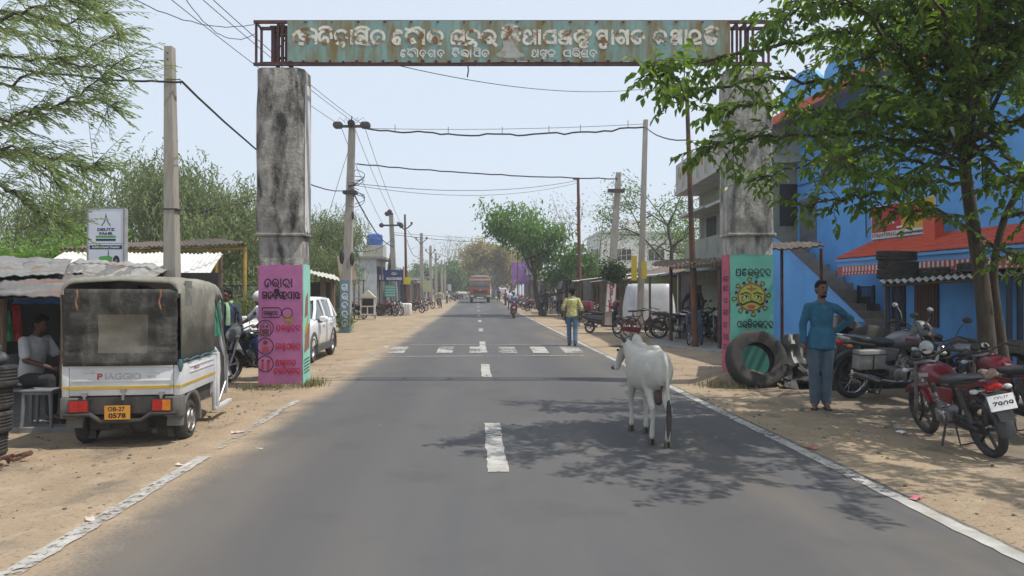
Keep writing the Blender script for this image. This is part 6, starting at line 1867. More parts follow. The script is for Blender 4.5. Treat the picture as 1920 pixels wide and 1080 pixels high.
def tyre(label, loc, R=.3, w=.2, r_=None, rot=(0, 0, 0), group='worn tyres', mat=None):
    key = (round(R, 2), round(w, 2))
    if key not in _ty: _ty[key] = tyre_mesh(R, w, r_ or R * .56).mesh('tyre', rub_old, 40)
    o = bpy.data.objects.new('tyre', _ty[key]); COL.objects.link(o)
    o.location = loc; o.rotation_euler = rot
    return tag(o, label, 'tyre', group)

# ------------------------------------------------------------------ blue house
blue = M('bright blue wall', (.13, .38, .76), (.10, .31, .67), 1.2, .85, c3=(.09, .24, .50), sc3=1.1, lo3=.56, hi3=.75, st3=(1, 1, .5))
blue_l = M('pale blue wall', (.16, .36, .66), (.13, .30, .58), 1.2, .8)
tile = M('orange red roof paint', (.58, .085, .03), (.48, .065, .028), 3, .55, c3=(.36, .06, .03), sc3=5, lo3=.6, hi3=.72)
BA = Vector((8.9, 12.0, 0)); BZ = atan2(1, -.09)
bh_ = thing('blue_house', 'two storey bright blue house with orange red roof edges behind the right hand tree', 'house', BA, BZ)
X1 = 8.3
g = MB(); g.bx(-3, X1, -6, 0, -.2, 6.5)
wl_ = g.build('wall', blue, bh_, smooth=0)
# parapet with scalloped crest
g = MB(); pts = [(-3, 6.5)]
top = []
for i in range(5):
    x0 = -3 + i * (X1 + 3.4) / 5
    for k in range(9):
        a = pi - pi * k / 8; top.append((x0 + 1.13 + 1.1 * cos(a), 7.0 + .62 * sin(a)))
pts = [(-3, 6.42)] + top + [(X1 + .4, 6.42)]
g.loft([[(p[0], .35, p[1]) for p in pts], [(p[0], .22, p[1]) for p in pts]]); 
g.build('parapet', blue, bh_, smooth=0)
# projecting eave slab with a red edge
g = MB(); g.loft([[(2.7, .95, 6.30), (X1 + .5, .95, 6.30), (X1 + .5, .95, 6.40), (2.7, .95, 6.40)], [(2.7, -.02, 6.46), (X1 + .5, -.02, 6.46), (X1 + .5, -.02, 6.58), (2.7, -.02, 6.58)]])
ev = g.build('eave', M('grey soffit', (.36, .35, .37), (.28, .27, .29), 2, .9), bh_, smooth=0)
g = MB(); g.bx(2.68, X1 + .52, .951, 1.0, 6.22, 6.44); g.bx(2.60, 2.679, -2.5, 1.0, 6.24, 6.46); g.build('eave_edge', tile, ev, smooth=0)
# tiled awning over the ground floor
aw = MB()
x0a, x1a = -1.0, 4.65
def awp(u, v): return Vector((x0a + (x1a - x0a) * u, .95 * (1 - v), 2.34 + .42 * v))
rows_, cols_ = 5, 40
for j in range(rows_):
    for i in range(cols_):
        u0, u1 = i / cols_, (i + .94) / cols_; v0, v1 = j / rows_, (j + 1.12) / rows_
        e = .02
        a = [awp(u0, v0) + Vector((0, 0, e)), awp((u0 + u1) / 2, v0) + Vector((0, 0, e + .018)), awp(u1, v0) + Vector((0, 0, e)), awp(u1, min(1, v1)), awp((u0 + u1) / 2, min(1, v1)) + Vector((0, 0, .012)), awp(u0, min(1, v1))]
        aw.add([p + Vector((0, 0, .03)) for p in a] + [p for p in a], [(0, 1, 4, 5), (1, 2, 3, 4), (6, 7, 1, 0), (7, 8, 2, 1), (8, 9, 3, 2), (11, 6, 0, 5)])
ao = aw.build('tiled_awning', tile, bh_, smooth=0)
g = MB(); g.loft([[tuple(awp(0, 0)), tuple(awp(1, 0)), tuple(awp(1, 1)), tuple(awp(0, 1))], [tuple(awp(0, 0) - Vector((0, 0, .05))), tuple(awp(1, 0) - Vector((0, 0, .05))), tuple(awp(1, 1) - Vector((0, 0, .05))), tuple(awp(0, 1) - Vector((0, 0, .05)))]])
g.bx(x0a, x1a - .004, .86, .9, 2.18, 2.285); g.build('awning_slab', blue_l, ao, smooth=0)
g = MB(); g.bx(x0a, x1a - .05, .87, .905, 1.98, 2.18); vv = g.build('valance', M('red valance paint', (.45, .07, .06), (.38, .06, .05), 5, .7), ao, smooth=0)
g = MB()
for i in range(44):
    x = x0a + .05 + i * .126
    if x > x1a - .2: break
    g.bx(x, x + .055, .9055, .9085, 2.06, 2.17); g.bx(x + .03, x + .075, .9055, .9085, 1.995, 2.035)
g.build('valance_pattern', M('white valance paint', (.62, .60, .58)), vv, smooth=0)
g = MB(); g.bx(2.0, 2.35, .2, .4, 2.6, 3.15); g.build('roof_post', tile, bh_, smooth=0)
# poster above the awning
def wx(px): q = (px - 960) / FPX; return (8.9 + 1.08) / (q + .09) - 12.0
pa_, pb_ = wx(1757) * 1.004, wx(1637) * 1.004
g = MB(); g.bx(pa_, pb_, .012, .035, 2.82, 3.58); po = g.build('poster', M('white poster', (.6, .6, .58)), bh_, smooth=0)
g = MB(); xm = pa_ + (pb_ - pa_) * .5
g.mat(0); g.bx(xm, pb_ - .02, .0355, .0385, 2.97, 3.56); g.mat(1); g.bx(pa_ + .02, xm - .004, .0355, .0385, 2.97, 3.56)
g.mat(2); g.bx(pb_ - .38, pb_ - .12, .0390, .0405, 3.0, 3.3); g.ell((pb_ - .25, .038, 3.38), (.1, .006, .12), 12, 8)
g.mat(3); g.ell((xm - .5, .037, 3.3), (.3, .006, .2), 14, 8); g.mat(0); g.ell((xm - .45, .040, 3.22), (.16, .006, .12), 12, 8)
g.build('poster_print', [M('poster red', (.50, .02, .035), (.4, .015, .03), 3, .6), M('poster yellow', (.50, .36, .03), (.45, .27, .03), 3, .6), M('poster skin', (.28, .13, .07)), M('poster orange', (.5, .14, .02))], po, smooth=0)
def fp(u, v, k=0.0): return (pb_ - u, .0365 + k, v)
g = MB(); r = random.Random(12)
u_ = .05
while u_ < (pb_ - pa_) - .15:
    h_ = .08 if u_ < .9 else .04
    ribbon(g, [(u_, 2.86), (u_, 2.86 + h_)], .018, fp); ribbon(g, [(u_, 2.86 + h_ * r.choice((0, .5, 1))), (u_ + h_ * .5, 2.86 + h_ * r.choice((.0, .5, 1)))], .016, fp, .001)
    u_ += h_ * .8
g.build('lettering', ink, po, smooth=0)
g = MB(); ribbon(g, [(.62, 3.22), (.85, 3.24)], .05, fp, .004); ribbon(g, [(.66, 3.14), (.85, 3.15)], .04, fp, .004); ribbon(g, [(.95, 3.03), (1.15, 3.04)], .04, fp, .004); g.build('lettering', K['white'], po, smooth=0)
# ground floor openings and upstairs shutter
wd = M('brown shutter wood', (.11, .062, .038), (.075, .042, .026), 5, .75, st=(8, 8, .6))
for (a, b, z0_, z1_) in ((wx(1757), wx(1720), .92, 1.82),):
    g = MB(); g.bx(a - .05, b + .05, .002, .05, z0_ - .05, z1_ + .05); f = g.build('window', wd, bh_, smooth=0, bev=.006)
    g = MB(); n_ = 7
    for k in range(n_): 
        q = (b - a) / n_; g.bx(a + k * q + .008, a + (k + 1) * q - .008, .051, .066, z0_, z1_)
    g.build('shutter', wd, f, smooth=0)
g = MB(); a, b = wx(1698), wx(1674); g.bx(a, b, .002, .04, .0, 1.85); dr = g.build('door', M('dark lattice door', (.035, .03, .028), (.06, .05, .045), 30, .7), bh_, smooth=0)
g = MB()
for k in range(8):
    for j in range(14):
        g.wheelring(.05, .006, .008, (0, 0, 0), 8, 4) if False else g.box((a + .06 + k * (b - a - .1) / 7, .046, .1 + j * .13), (.02, .012, .09), ry=(.6 if (k + j) % 2 else -.6))
g.build('door_lattice', K['dark'], dr, smooth=0)
g = MB(); a, b = wx(1664), wx(1632); g.bx(a, a + .05, .3, .35, 0, 1.75); g.bx(b - .05, b, .3, .35, 0, 1.75)
for z in (.4, 1.0, 1.7): g.bx(a + .052, b - .052, .31, .34, z, z + .03)
for k in range(9): g.bx(a + .1 + k * (b - a - .2) / 8 - .008, a + .1 + k * (b - a - .2) / 8 + .008, .318, .332, .1, 1.7)
g.build('grille_gate', K['dark'], bh_, smooth=0)
g = MB(); g.tube([(wx(1669), .12, 0), (wx(1669), .12, 1.9)], .03, 8); g.build('drain_pipe', M('grey pipe', (.32, .33, .36)), bh_)
g = MB(); a, b = wx(1531), wx(1500); n_ = 16
g.bx(a, b, .002, .02, 2.95, 4.2); sh_ = g.build('shutter_door', M('grey roller shutter', (.22, .23, .26), (.17, .18, .2), 3, .6, .3), bh_, smooth=0)
g = MB()
for k in range(n_): g.bx(a + .02, b - .02, .021, .036, 2.97 + k * .076, 2.97 + k * .076 + .05)
g.build('shutter_slats', _mats['grey roller shutter'], sh_, smooth=0)
# outside stair and its sloping side wall
g = MB(); nst = 17
for k in range(nst): g.bx(1.9 + k * .36, 1.9 + (k + 1) * .36 - .001, .02, 1.1, 0, .17 + k * .165)
g.bx(1.9 + nst * .36, X1, .02, 1.1, 2.6, 2.85)
g.build('outside_stair', M('worn stair cement', (.36, .32, .27), (.26, .23, .2), 5, .9), bh_, smooth=0)
g = MB(); g.loft([[(x, y, z) for x, z in ((3.2, 0), (X1, 0), (X1, 3.25), (7.2, 2.95), (5.0, 1.85), (3.2, .9))] for y in (1.13, 1.25)])
g.build('stair_wall', blue, bh_, smooth=0)
g = MB(); g.loft([[(x, y, z) for x, z in ((X1 + .02, 3.255), (7.2, 2.955), (5.0, 1.855), (3.2, .905), (3.2, .96), (5.0, 1.91), (7.2, 3.01), (X1 + .02, 3.31))] for y in (1.11, 1.27)]); g.build('coping', blue_l, bh_, smooth=0)
g = MB()
for (x, z0_, z1_) in ((1.2, 3.6, 6.2), (4.9, 2.9, 5.5)): g.tube([(x, .03, z0_), (x + .03, .03, (z0_ + z1_) / 2), (x, .03, z1_)], .012, 5)
g.tube([(-1, .03, 4.6), (3, .03, 4.5), (X1, .03, 4.62)], .012, 5)
g.build('wiring', K['cable'], bh_)
for a, b in ((5.6, 6.9), (1.0, 2.3), (-1.6, -.4)):
    g = MB(); g.bx(a, b, .002, .05, 4.55, 5.75); f = g.build('window', M('dark window frame', (.05, .07, .12), (.04, .05, .09), 4, .5), bh_, smooth=0)
    g = MB()
    for k in range(3): g.bx(a + .06 + k * (b - a - .06) / 3, a + (k + 1) * (b - a - .06) / 3, .051, .056, 4.62, 5.68)
    g.build('pane', glassmat('dark pane'), f, smooth=0)

# low tyre shop roof in front of the blue house
def post(name_mb, a, b, r=.04, n=7): name_mb.tube([a, b], r, n)
shop = thing('tyre_shed', 'low tyre repair shed with wavy asbestos roof loaded with tyres before the blue house', 'shed', (7.6, 12.2, gz(7.6, 12.2)))
sl_ = Vector((7.6, 12.2, gz(7.6, 12.2)))
def SL(px, py, d): return P(px, py, d) - sl_
g = MB(); corr(g, SL(1648, 531, 12.4), SL(1960, 511, 11.2), SL(1960, 498, 13.4), SL(1668, 519, 14.2), 22, .028, 3, .012, .006); g.build('roof', K['tin_pale'], shop, smooth=50)
for px, d in ((1664, 12.6), (1683, 12.5), (1892, 11.5), (1912, 11.5)):
    g = MB(); p = SL(px, 528 if px < 1800 else 514, d); g.tube([(p.x, p.y, 0), (p.x, p.y, p.z)], .045, 8); g.build('post', M('blue black post', (.03, .035, .06), (.05, .05, .06)), shop)
g = MB(); a, b = SL(1655, 532, 12.5), SL(1955, 513, 11.3); g.tube([a - Vector((0, 0, .03)), b - Vector((0, 0, .03))], .03, 6); g.build('beam', K['wood'], shop)
zr = Z(526, 12.8) + .02
for i, (px, d, k) in enumerate(((1682, 13.0, 0), (1684, 13.0, 1), (1681, 13.0, 2), (1742, 12.9, 0), (1836, 12.4, 0), (1895, 12.3, 0), (1900, 12.3, 1))):
    tyre(['lowest tyre of the stack on the left end of the shed roof', 'middle tyre of the stack on the left end of the shed roof', 'top tyre of the stack on the left end of the shed roof', 'single tyre lying flat on the middle of the shed roof', 'tyre lying on the shed roof behind the tree trunk', 'lower tyre of the pair on the right end of the shed roof', 'upper tyre of the pair on the right end of the shed roof'][i],
         (X(px, d), d, zr + .09 + k * .175 + (.10 if px > 1800 else .04 if px > 1700 else 0)), .34, .17, rot=(U(-.06, .06), U(-.06, .06), U(0, 3)))
g = MB(); r = random.Random(9)
for k in range(50):
    px = r.uniform(1730, 1900); d = r.uniform(12.2, 13.2); p = P(px, 520, d)
    g.box((p.x, p.y, zr + .09 + r.uniform(0, .05)), (r.uniform(.03, .12), r.uniform(.03, .1), .012), r.uniform(0, 3), r.uniform(-.4, .4))
tag(g.build('leaf_litter', M('dry leaf litter', (.16, .09, .04), (.09, .055, .03), 20, .9, island=.4), smooth=0), 'dry leaves and scraps lying on the tyre shed roof', 'dead leaves', kind='stuff')
# thin shed roof beside the right pillar
sh2 = thing('lean_to', 'thin brown sheet roof on steel posts right of the right gateway pillar', 'shed', (5.2, 13.2, 0))
s2 = Vector((5.2, 13.2, 0))
g = MB(); corr(g, P(1440, 471, 12.9) - s2, P(1546, 462, 12.7) - s2, P(1536, 455, 14.6) - s2, P(1440, 458, 14.8) - s2, 9, .012, 2, .03, .012); g.build('roof', M('brown roof sheet', (.10, .07, .055), (.06, .045, .035), 4, .9, c3=(.2, .18, .15), sc3=4, lo3=.55, hi3=.7), sh2, smooth=50)
for px, d in ((1466, 13.2), (1540, 13.0)):
    g = MB(); x = X(px, d); g.tube([(x - s2.x, d - s2.y, 0), (x - s2.x, d - s2.y, Z(466, d))], .03, 8); g.build('post', K['rust'], sh2)

# tyres and scrap at the roadside
tyre('huge truck tyre leaning on the teal face of the right gateway pillar', (X(1420, 11.65), 11.72, .475), .485, .30, .27, rot=(radians(72), 0, radians(4)))
tyre('large dark tyre lying on the scrap heap behind the standing man', (X(1590, 12.0), 12.0, .72), .52, .28, .3, rot=(radians(50), radians(10), .3))
tyre('dark tyre standing on edge behind the two motorcycles', (X(1700, 11.6), 11.8, .40), .42, .24, rot=(radians(80), 0, .2))
tyre('dark tyre standing behind the fork of the roadside tree', (X(1812, 10.6), 10.6, .44), .46, .26, rot=(radians(78), 0, -.3))
tyre('dark tyre leaning at the right picture edge behind the tree', (X(1898, 10.4), 10.4, .44), .45, .26, rot=(radians(75), 0, -.1))
tyre('big dark tyre standing behind the grey motorcycle', (X(1640, 11.75), 11.8, .50), .54, .3, .3, rot=(radians(70), 0, .15))
tyre('small worn tyre lying below the scrap heap', (X(1575, 11.5), 11.5, .1), .30, .18, rot=(.1, .1, 0))
scrap_m = M('crumpled dull sheet metal', (.28, .28, .27), (.13, .125, .12), 3, .6, .4, c3=(.14, .08, .05), sc3=4, lo3=.55, hi3=.7)
def crumple(label, c, sx, sz, seed, mat, tilt=0.0, dep=.25, name='scrap_sheet'):
    r = random.Random(seed); g = MB(); n = 9
    def pt(i, j, k):
        u = i / n - .5; v = j / n
        return Vector((sx * u * (1 - .3 * v), dep * (noise.noise(Vector((u * 4 + seed, v * 4, 0))) * 1.2 + (1 - v) * -.5) + k, sz * v + .08 * noise.noise(Vector((u * 5, v * 5 + seed, 2)))))
    for k in (0, .012):
        pass
    vs = [pt(i, j, 0) for j in range(n + 1) for i in range(n + 1)] + [pt(i, j, .012) for j in range(n + 1) for i in range(n + 1)]
    w = n + 1; o = w * w; fs = []
    for j in range(n):
        for i in range(n):
            q = j * w + i; fs += [(q, q + 1, q + w + 1, q + w), (o + q, o + q + w, o + q + w + 1, o + q + 1)]
    for i in range(n):
        fs += [(i + 1, i, o + i, o + i + 1), (n * w + i, n * w + i + 1, o + n * w + i + 1, o + n * w + i), (i * w, (i + 1) * w, o + (i + 1) * w, o + i * w), ((i + 1) * w + n, i * w + n, o + i * w + n, o + (i + 1) * w + n)]
    g.add(vs, fs)
    o_ = g.build(name, mat, smooth=30); o_.location = c; o_.rotation_euler = (0, tilt, 0)
    return tag(o_, label, 'scrap', 'scrap heap by the standing man')
crumple('pale crumpled metal sheet right of the huge truck tyre', (X(1490, 11.9), 11.9, .05), .55, .85, 3, scrap_m)
crumple('grey bent sheet piled against the pale crumpled sheet', (X(1512, 12.1), 12.2, .1), .5, .72, 8, scrap_m, .15)
crumple('dark bent car panel low on the scrap heap', (X(1500, 11.5), 11.55, .02), .6, .4, 5, M('dark panel', (.06, .058, .055), (.12, .11, .1), 4, .6, .3))
crumple('rusty cut sheet on the scrap heap behind the man', (X(1620, 12.6), 12.5, .3), 1.1, .62, 13, M('rusty cut sheet', (.18, .12, .08), (.26, .23, .19), 5, .8, c3=(.07, .06, .05), sc3=4, lo3=.5, hi3=.6), -.1)
crumple('torn inner tube heap under the large dark tyre', (X(1560, 11.8), 11.9, .0), 1.0, .5, 17, K['rubber_dusty'])
crumple('dark scrap panel at the foot of the blue wall', (X(1660, 12.9), 13, .0), 1.3, .6, 23, _mats['dark panel'])

# ------------------------------------------------------------------ motorcycles on the right
hd = Vector((1.22, .28)).normalized()
mA = motorcycle('grey and black commuter motorcycle with side pannier parked left of the tree', (5.08 + .63 * hd.x, 10.55 + .63 * hd.y, gz(5.7, 10.7) - .01), atan2(hd.y, hd.x) - pi / 2, radians(5), paint=M('silver tank paint', (.20, .20, .21), (.14, .14, .15), 3, .35, .3), kind='spoke', box=True, sc=1.07, cowl=M('grey fairing', (.22, .22, .22), (.15, .15, .15), 8, .5), stripe=K['red_paint'])
mB = motorcycle('dark motorcycle turned towards the road with its round headlamp facing left', (5.72, 9.45, gz(5.7, 9.4) - .01), radians(127), radians(-4), paint=K['black_paint'], kind='alloy', stripe=K['chrome'])
mC = motorcycle('red commuter motorcycle on its side stand with white rear number plate', (4.60, 7.32, gz(4.6, 7.3) - .01), radians(-3), radians(-11), sc=.9, paint=K['red_paint'], kind='alloy', plate=('OD-27', '7909'), rim=K['dark'], stripe=M('grey flash', (.4, .38, .38)), mirror=False)
mD = motorcycle('dark red motorcycle parked at the right picture edge behind the red one', (5.72, 8.1, gz(5.7, 8.1) - .01), radians(-4), radians(-9), sc=.92, paint=M('maroon paint', (.16, .012, .02), (.12, .01, .018), 4, .3), kind='alloy', plate=('OD-27', '4518') if False else None, rim=K['dark'], mirror=False)
g = MB(); g.loft([[(-.13, -.975, .72), (.13, -.975, .72), (.13, -.966, .72), (-.13, -.966, .72)], [(-.13, -1.01, .6), (.13, -1.01, .6), (.13, -1.001, .6), (-.13, -1.001, .6)]]); g.build('number_plate', K['white_plastic'], mD)
g = MB(); r = random.Random(4)
for k in range(9): g.ell((-.02 + r.gauss(0, .03), -.86 + r.gauss(0, .04), .93 + r.gauss(0, .02)), (.05, .04, .03), 8, 6, Matrix.Rotation(r.uniform(0, 3), 4, 'X'))
blob(g, 'tied_rag', M('patterned rag', (.3, .25, .2), (.12, .08, .07), 30, .95), mC, .012, 1)

# ------------------------------------------------------------------ grey green balcony house
gg = M('grey green plaster', (.29, .31, .26), (.24, .255, .215), 1.5, .9, c3=(.15, .155, .13), sc3=1.5, lo3=.58, hi3=.75, st3=(1, 1, .5))
gl = M('pale grey plaster', (.46, .46, .42), (.36, .36, .33), 2, .9, c3=(.2, .2, .18), sc3=2, lo3=.58, hi3=.72, st3=(1, 1, .5))
hb_ = thing('balcony_house', 'grey green two storey house with arched balcony parapet behind the right pillar', 'house', (7.2, 20.4, 0))
g = MB(); g.bx(0, 6.5, 0, 6.5, -.2, 5.28); g.build('wall', gg, hb_, smooth=0)
g = MB(); g.bx(-.95, 6.5, -.3, 6.9, 5.285, 5.45); g.build('balcony_slab', gl, hb_, smooth=0)
g = MB(); g.bx(-.9, -.78, -.25, 6.85, 5.451, 6.45); g.bx(-.779, 6.4, -.25, -.13, 5.451, 6.45); pp_ = g.build('parapet', gl, hb_, smooth=0)
for k in range(7):
    y = .1 + k * 1.0
    g = MB()
    g.bx(-.96, -.9005, y - .48, y - .40, 5.46, 6.62)
    g.tube([(-.915, y + .42 * cos(pi * j / 10), 5.55 + .75 * sin(pi * j / 10)) for j in range(11)], .03, 6)
    g.build('arch_moulding', M('white moulding', (.52, .52, .49)), pp_)
    g = MB(); g.lathe([(.13, 0), (.13, .02), (.02, .03)], 16, Matrix.Translation((-.9005, y, 5.95)) @ Matrix.Rotation(radians(-90), 4, 'Y')); g.build('rosette', M('ochre rosette', (.42, .24, .09)), pp_)
g = MB(); g.bx(-.85, .0, 3.2, 6.6, 4.40, 4.48); g.bx(-.85, 0, -.05, 2.9, 4.35, 4.43); g.build('chajja', gl, hb_, smooth=0)
for y in (6.38, 3.05, .05):
    g = MB(); g.bx(-.12, -.002, y - .07, y + .07, 2.0, 5.28); g.build('pilaster', M('white plaster', (.55, .55, .52)), hb_, smooth=0)
g = MB(); g.bx(-.6, -.45, -.1, 6.6, 2.3, 3.45); g.build('veranda_wall', gg, hb_, smooth=0)
for y in (1.0, 4.6):
    g = MB(); g.bx(-.02, .03, y, y + 1.2, 3.4, 4.3); f = g.build('window', K['black'], hb_, smooth=0)
    g = MB()
    for k in range(6): g.bx(-.035, -.022, y + .1 + k * .2 - .012, y + .1 + k * .2 + .012, 3.42, 4.28)
    g.build('bars', K['dark'], f, smooth=0)
for x, z in ((.5, 3.5),):
    g = MB(); g.bx(x, x + 1.0, -.03, -.002, z, z + 1.2); g.build('window', K['black'], hb_, smooth=0)

# ------------------------------------------------------------------ generic shop / stall in a row along the road
def stall(name, label, side, s, t, L, D, h, wall, roofm, cat='stall', sign=None, shutter=None, ov=.9, posts=2, inner=None, flat=False, counter=None, group=None, cloth_=None, rise_=.35, zoff=0.0):
    """side -1 left of the road, +1 right; L along the road, D deep, front towards the road"""
    p = road(s, t); z = gz(p.x, p.y) + zoff
    rz = (radians(90) if side < 0 else radians(-90)) + ROAD_YAW
    T = thing(name, label, cat, (p.x, p.y, z - .05), rz, group)
    g = MB(); wth = .14
    g.bx(-L / 2, L / 2, D - wth, D, 0, h); g.bx(-L / 2, -L / 2 + wth, 0, D - wth - .001, 0, h); g.bx(L / 2 - wth, L / 2, 0, D - wth - .001, 0, h)
    g.bx(-L / 2 + wth + .001, L / 2 - wth - .001, 0, wth, h - .45, h - .002)
    g.build('wall', wall, T, smooth=0)
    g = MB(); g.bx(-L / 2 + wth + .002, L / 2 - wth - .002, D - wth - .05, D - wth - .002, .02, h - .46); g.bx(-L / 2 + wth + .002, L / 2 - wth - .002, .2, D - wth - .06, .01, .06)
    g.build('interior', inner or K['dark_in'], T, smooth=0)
    g = MB()
    if flat: g.bx(-L / 2 - .15, L / 2 + .15, -ov, D + .1, h + .003, h + .16)
    else: corr(g, (-L / 2 - .15, -ov, h - .12), (L / 2 + .15, -ov, h - .12), (L / 2 + .15, D + .1, h + rise_), (-L / 2 - .15, D + .1, h + rise_), max(5, int(L / .22)), .03, 3, .012, .012, seed=int(s * 7))
    g.build('roof', roofm, T, smooth=50 if not flat else 0)
    for k in range(posts):
        x = -L / 2 + .1 + k * (L - .2) / max(1, posts - 1)
        g = MB(); g.tube([(x, -ov + .12, 0), (x + U(-.04, .04), -ov + .12, h - .13)], .045, 6); g.build('post', K['wood'], T)
    if shutter:
        g = MB(); g.bx(-L / 2 + wth + .01, L / 2 - wth - .01, .03, .07, .02, h - .47)
        sh = g.build('shutter', shutter, T, smooth=0)
        g = MB(); k = .1
        while k < h - .6:
            g.bx(-L / 2 + wth + .03, L / 2 - wth - .03, .005, .029, k, k + .06); k += .11
        g.build('slats', shutter, sh, smooth=0)
    if counter:
        g = MB(); g.bx(-L / 2 + .25, L / 2 - .25, -.35, .15, .06, .85); g.build('counter', counter, T, smooth=0, bev=.02)
    if sign:
        smat, w_, hs, dz = sign
        g = MB(); g.bx(-w_ / 2, w_ / 2, -ov - .07, -ov - .02, h - .1 + dz, h - .1 + dz + hs); sb = g.build('sign_board', smat, T, smooth=0)
        g = MB()
        for x in (-w_ / 2 - .02, w_ / 2 - .01): g.bx(x, x + .03, -ov - .08, -ov - .01, h - .12 + dz, h - .08 + dz + hs)
        g.build('frame', K['dark'], sb, smooth=0)
    if cloth_:
        g = MB(); vs = []; n = 12
        for j in range(4):
            for i in range(n + 1): vs.append((-L / 2 + L * i / n, -ov - .02 - .35 * (1 - j / 3) * .3 + .03 * sin(i * 2.1), h - .16 - .5 * (1 - j / 3) + .02 * sin(i * 1.3)))
        g.add(vs, [(j * (n + 1) + i, j * (n + 1) + i + 1, (j + 1) * (n + 1) + i + 1, (j + 1) * (n + 1) + i) for j in range(3) for i in range(n)])
        g.build('hanging_cloth', cloth_, T, smooth=60)
    return T
brick = M('old brick wall', (.22, .115, .075), (.15, .08, .055), 9, .95, c3=(.3, .26, .21), sc3=3, lo3=.58, hi3=.7, bump=.5, bsc=30)
brown_tin = M('brown rusted tin', (.13, .09, .065), (.20, .165, .135), 3, .85, c3=(.08, .05, .035), sc3=3, lo3=.55, hi3=.7)
blue_tin = M('blue grey tin', (.30, .35, .39), (.22, .26, .29), 3, .6, .2, c3=(.2, .15, .11), sc3=2, lo3=.6, hi3=.74)
green_w = M('olive green wall', (.22, .27, .10), (.17, .21, .08), 3, .85)
grey_w = M('grey cement wall', (.26, .25, .235), (.19, .18, .17), 2, .9)
white_w = M('whitewashed wall', (.66, .66, .64), (.56, .56, .54), 1.5, .9, c3=(.34, .33, .31), sc3=1.3, lo3=.6, hi3=.78, st3=(1, 1, .4))
R_ = 'open fronted stalls along the right verge'
# tile topped canopy near the right pillar with its brown posts
cn = Vector((5.0, 20.6, 0))
can = thing('shop_canopy', 'country tile canopy on brown posts left of the right gateway pillar', 'canopy', cn)
g = MB(); corr(g, P(1222, 500, 21.0) - cn, P(1352, 491, 19.2) - cn, P(1352, 486, 23.0) - cn, P(1245, 491, 25.0) - cn, 16, .03, 3, .05, .02); g.build('roof', M('old country tile', (.15, .10, .07), (.24, .19, .14), 7, .95, c3=(.33, .28, .22), sc3=5, lo3=.56, hi3=.68), can, smooth=40)
g = MB()
for k in range(14):
    p = P(1262 + k * 7, 499 - k * .5, 20.4 - k * .1) - cn; g.box((p.x, p.y, p.z - .05), (.05, .2, .09))
g.build('rafter_ends', K['wood'], can, smooth=0)
for px, py0, d in ((1258, 500, 22.4), (1349, 492, 19.3), (1303, 497, 23.5)):
    g = MB(); x = X(px, d) - cn.x; g.tube([(x, d - cn.y, 0), (x, d - cn.y, Z(py0, d))], .055, 7); g.build('post', M('brown painted post', (.10, .055, .045), (.07, .04, .035)), can)
stall('open_shed', 'open shed with bluish tin roof and parked bikes behind the tile canopy', 1, 25.2, 8.2, 4.2, 4.0, 2.35, grey_w, blue_tin, 'shed', ov=1.6, posts=2, group=R_)
g = MB(); x = X(1280, 23.8); g.bx(x - .16, x + .16, 23.6, 23.9, 0, 2.2); tag(g.build('column', M('pinkish white column', (.55, .48, .48)), smooth=0, bev=.01), 'pinkish white square column beside the cyclist under the tile canopy', 'column')
for px, d, rz_, lab in ((1272, 23.3, -1.9, 'black motorcycle parked behind the cyclist under the canopy'), (1318, 22.9, 2.6, 'dark motorcycle with white trim parked right of the cyclist'), (1342, 22.2, 2.9, 'dark motorcycle half hidden behind the right pillar')):
    dup(mB, lab, (X(px, d), d, .06 if d < 24 else gz(X(px, d), d)), rz_, group='motorcycles parked along the right side')
# tarpaulin covered cart
tc_ = Vector((X(1216, 30), 30, gz(X(1216, 30), 30)))
cart = thing('covered_cart', 'vendor cart wrapped in a silvery white tarpaulin', 'cart', tc_, .05)
g = MB(); r = random.Random(6)
rings = []
for j in range(10):
    v = j / 9; z = .42 + 1.5 * v; q = 1 - .16 * v ** 2
    if j == 9: q = .78; 
    ring = []
    for k in range(44):
        a = 2 * pi * k / 44; e = 5
        ca, sa = cos(a), sin(a)
        x = math.copysign(abs(ca) ** (2 / e), ca) * 1.02 * q; y = math.copysign(abs(sa) ** (2 / e), sa) * .8 * q
        f = .022 * sin(k * 2.3 + j * .5) * (1 - v * .6) + .02 * noise.noise(Vector((x * 2, y * 2, z * 1.5)))
        ring.append((x * (1 + f), y * (1 + f), z + .03 * noise.noise(Vector((x * 2, y * 2, 7)))))
    rings.append(ring)
g.loft(rings, cap=True); g.build('tarpaulin', M('silver tarpaulin', (.58, .59, .62), (.47, .48, .52), 3, .5, bump=.4, bsc=5), cart, smooth=60)
g = MB(); g.bx(-.95, .95, -.7, .7, .36, .46); g.build('platform', K['wood'], cart, smooth=0)
for s_ in (-1, 1):
    for y in (-.5, .5):
        g = MB(); g.wheelring(.17, .02, .02, (s_ * .8, y, .19), 20, 6); g.tube([(s_ * .8, y, .19), (s_ * .8, y, .36)], .02, 6); g.build('wheel', K['rubber'], cart)
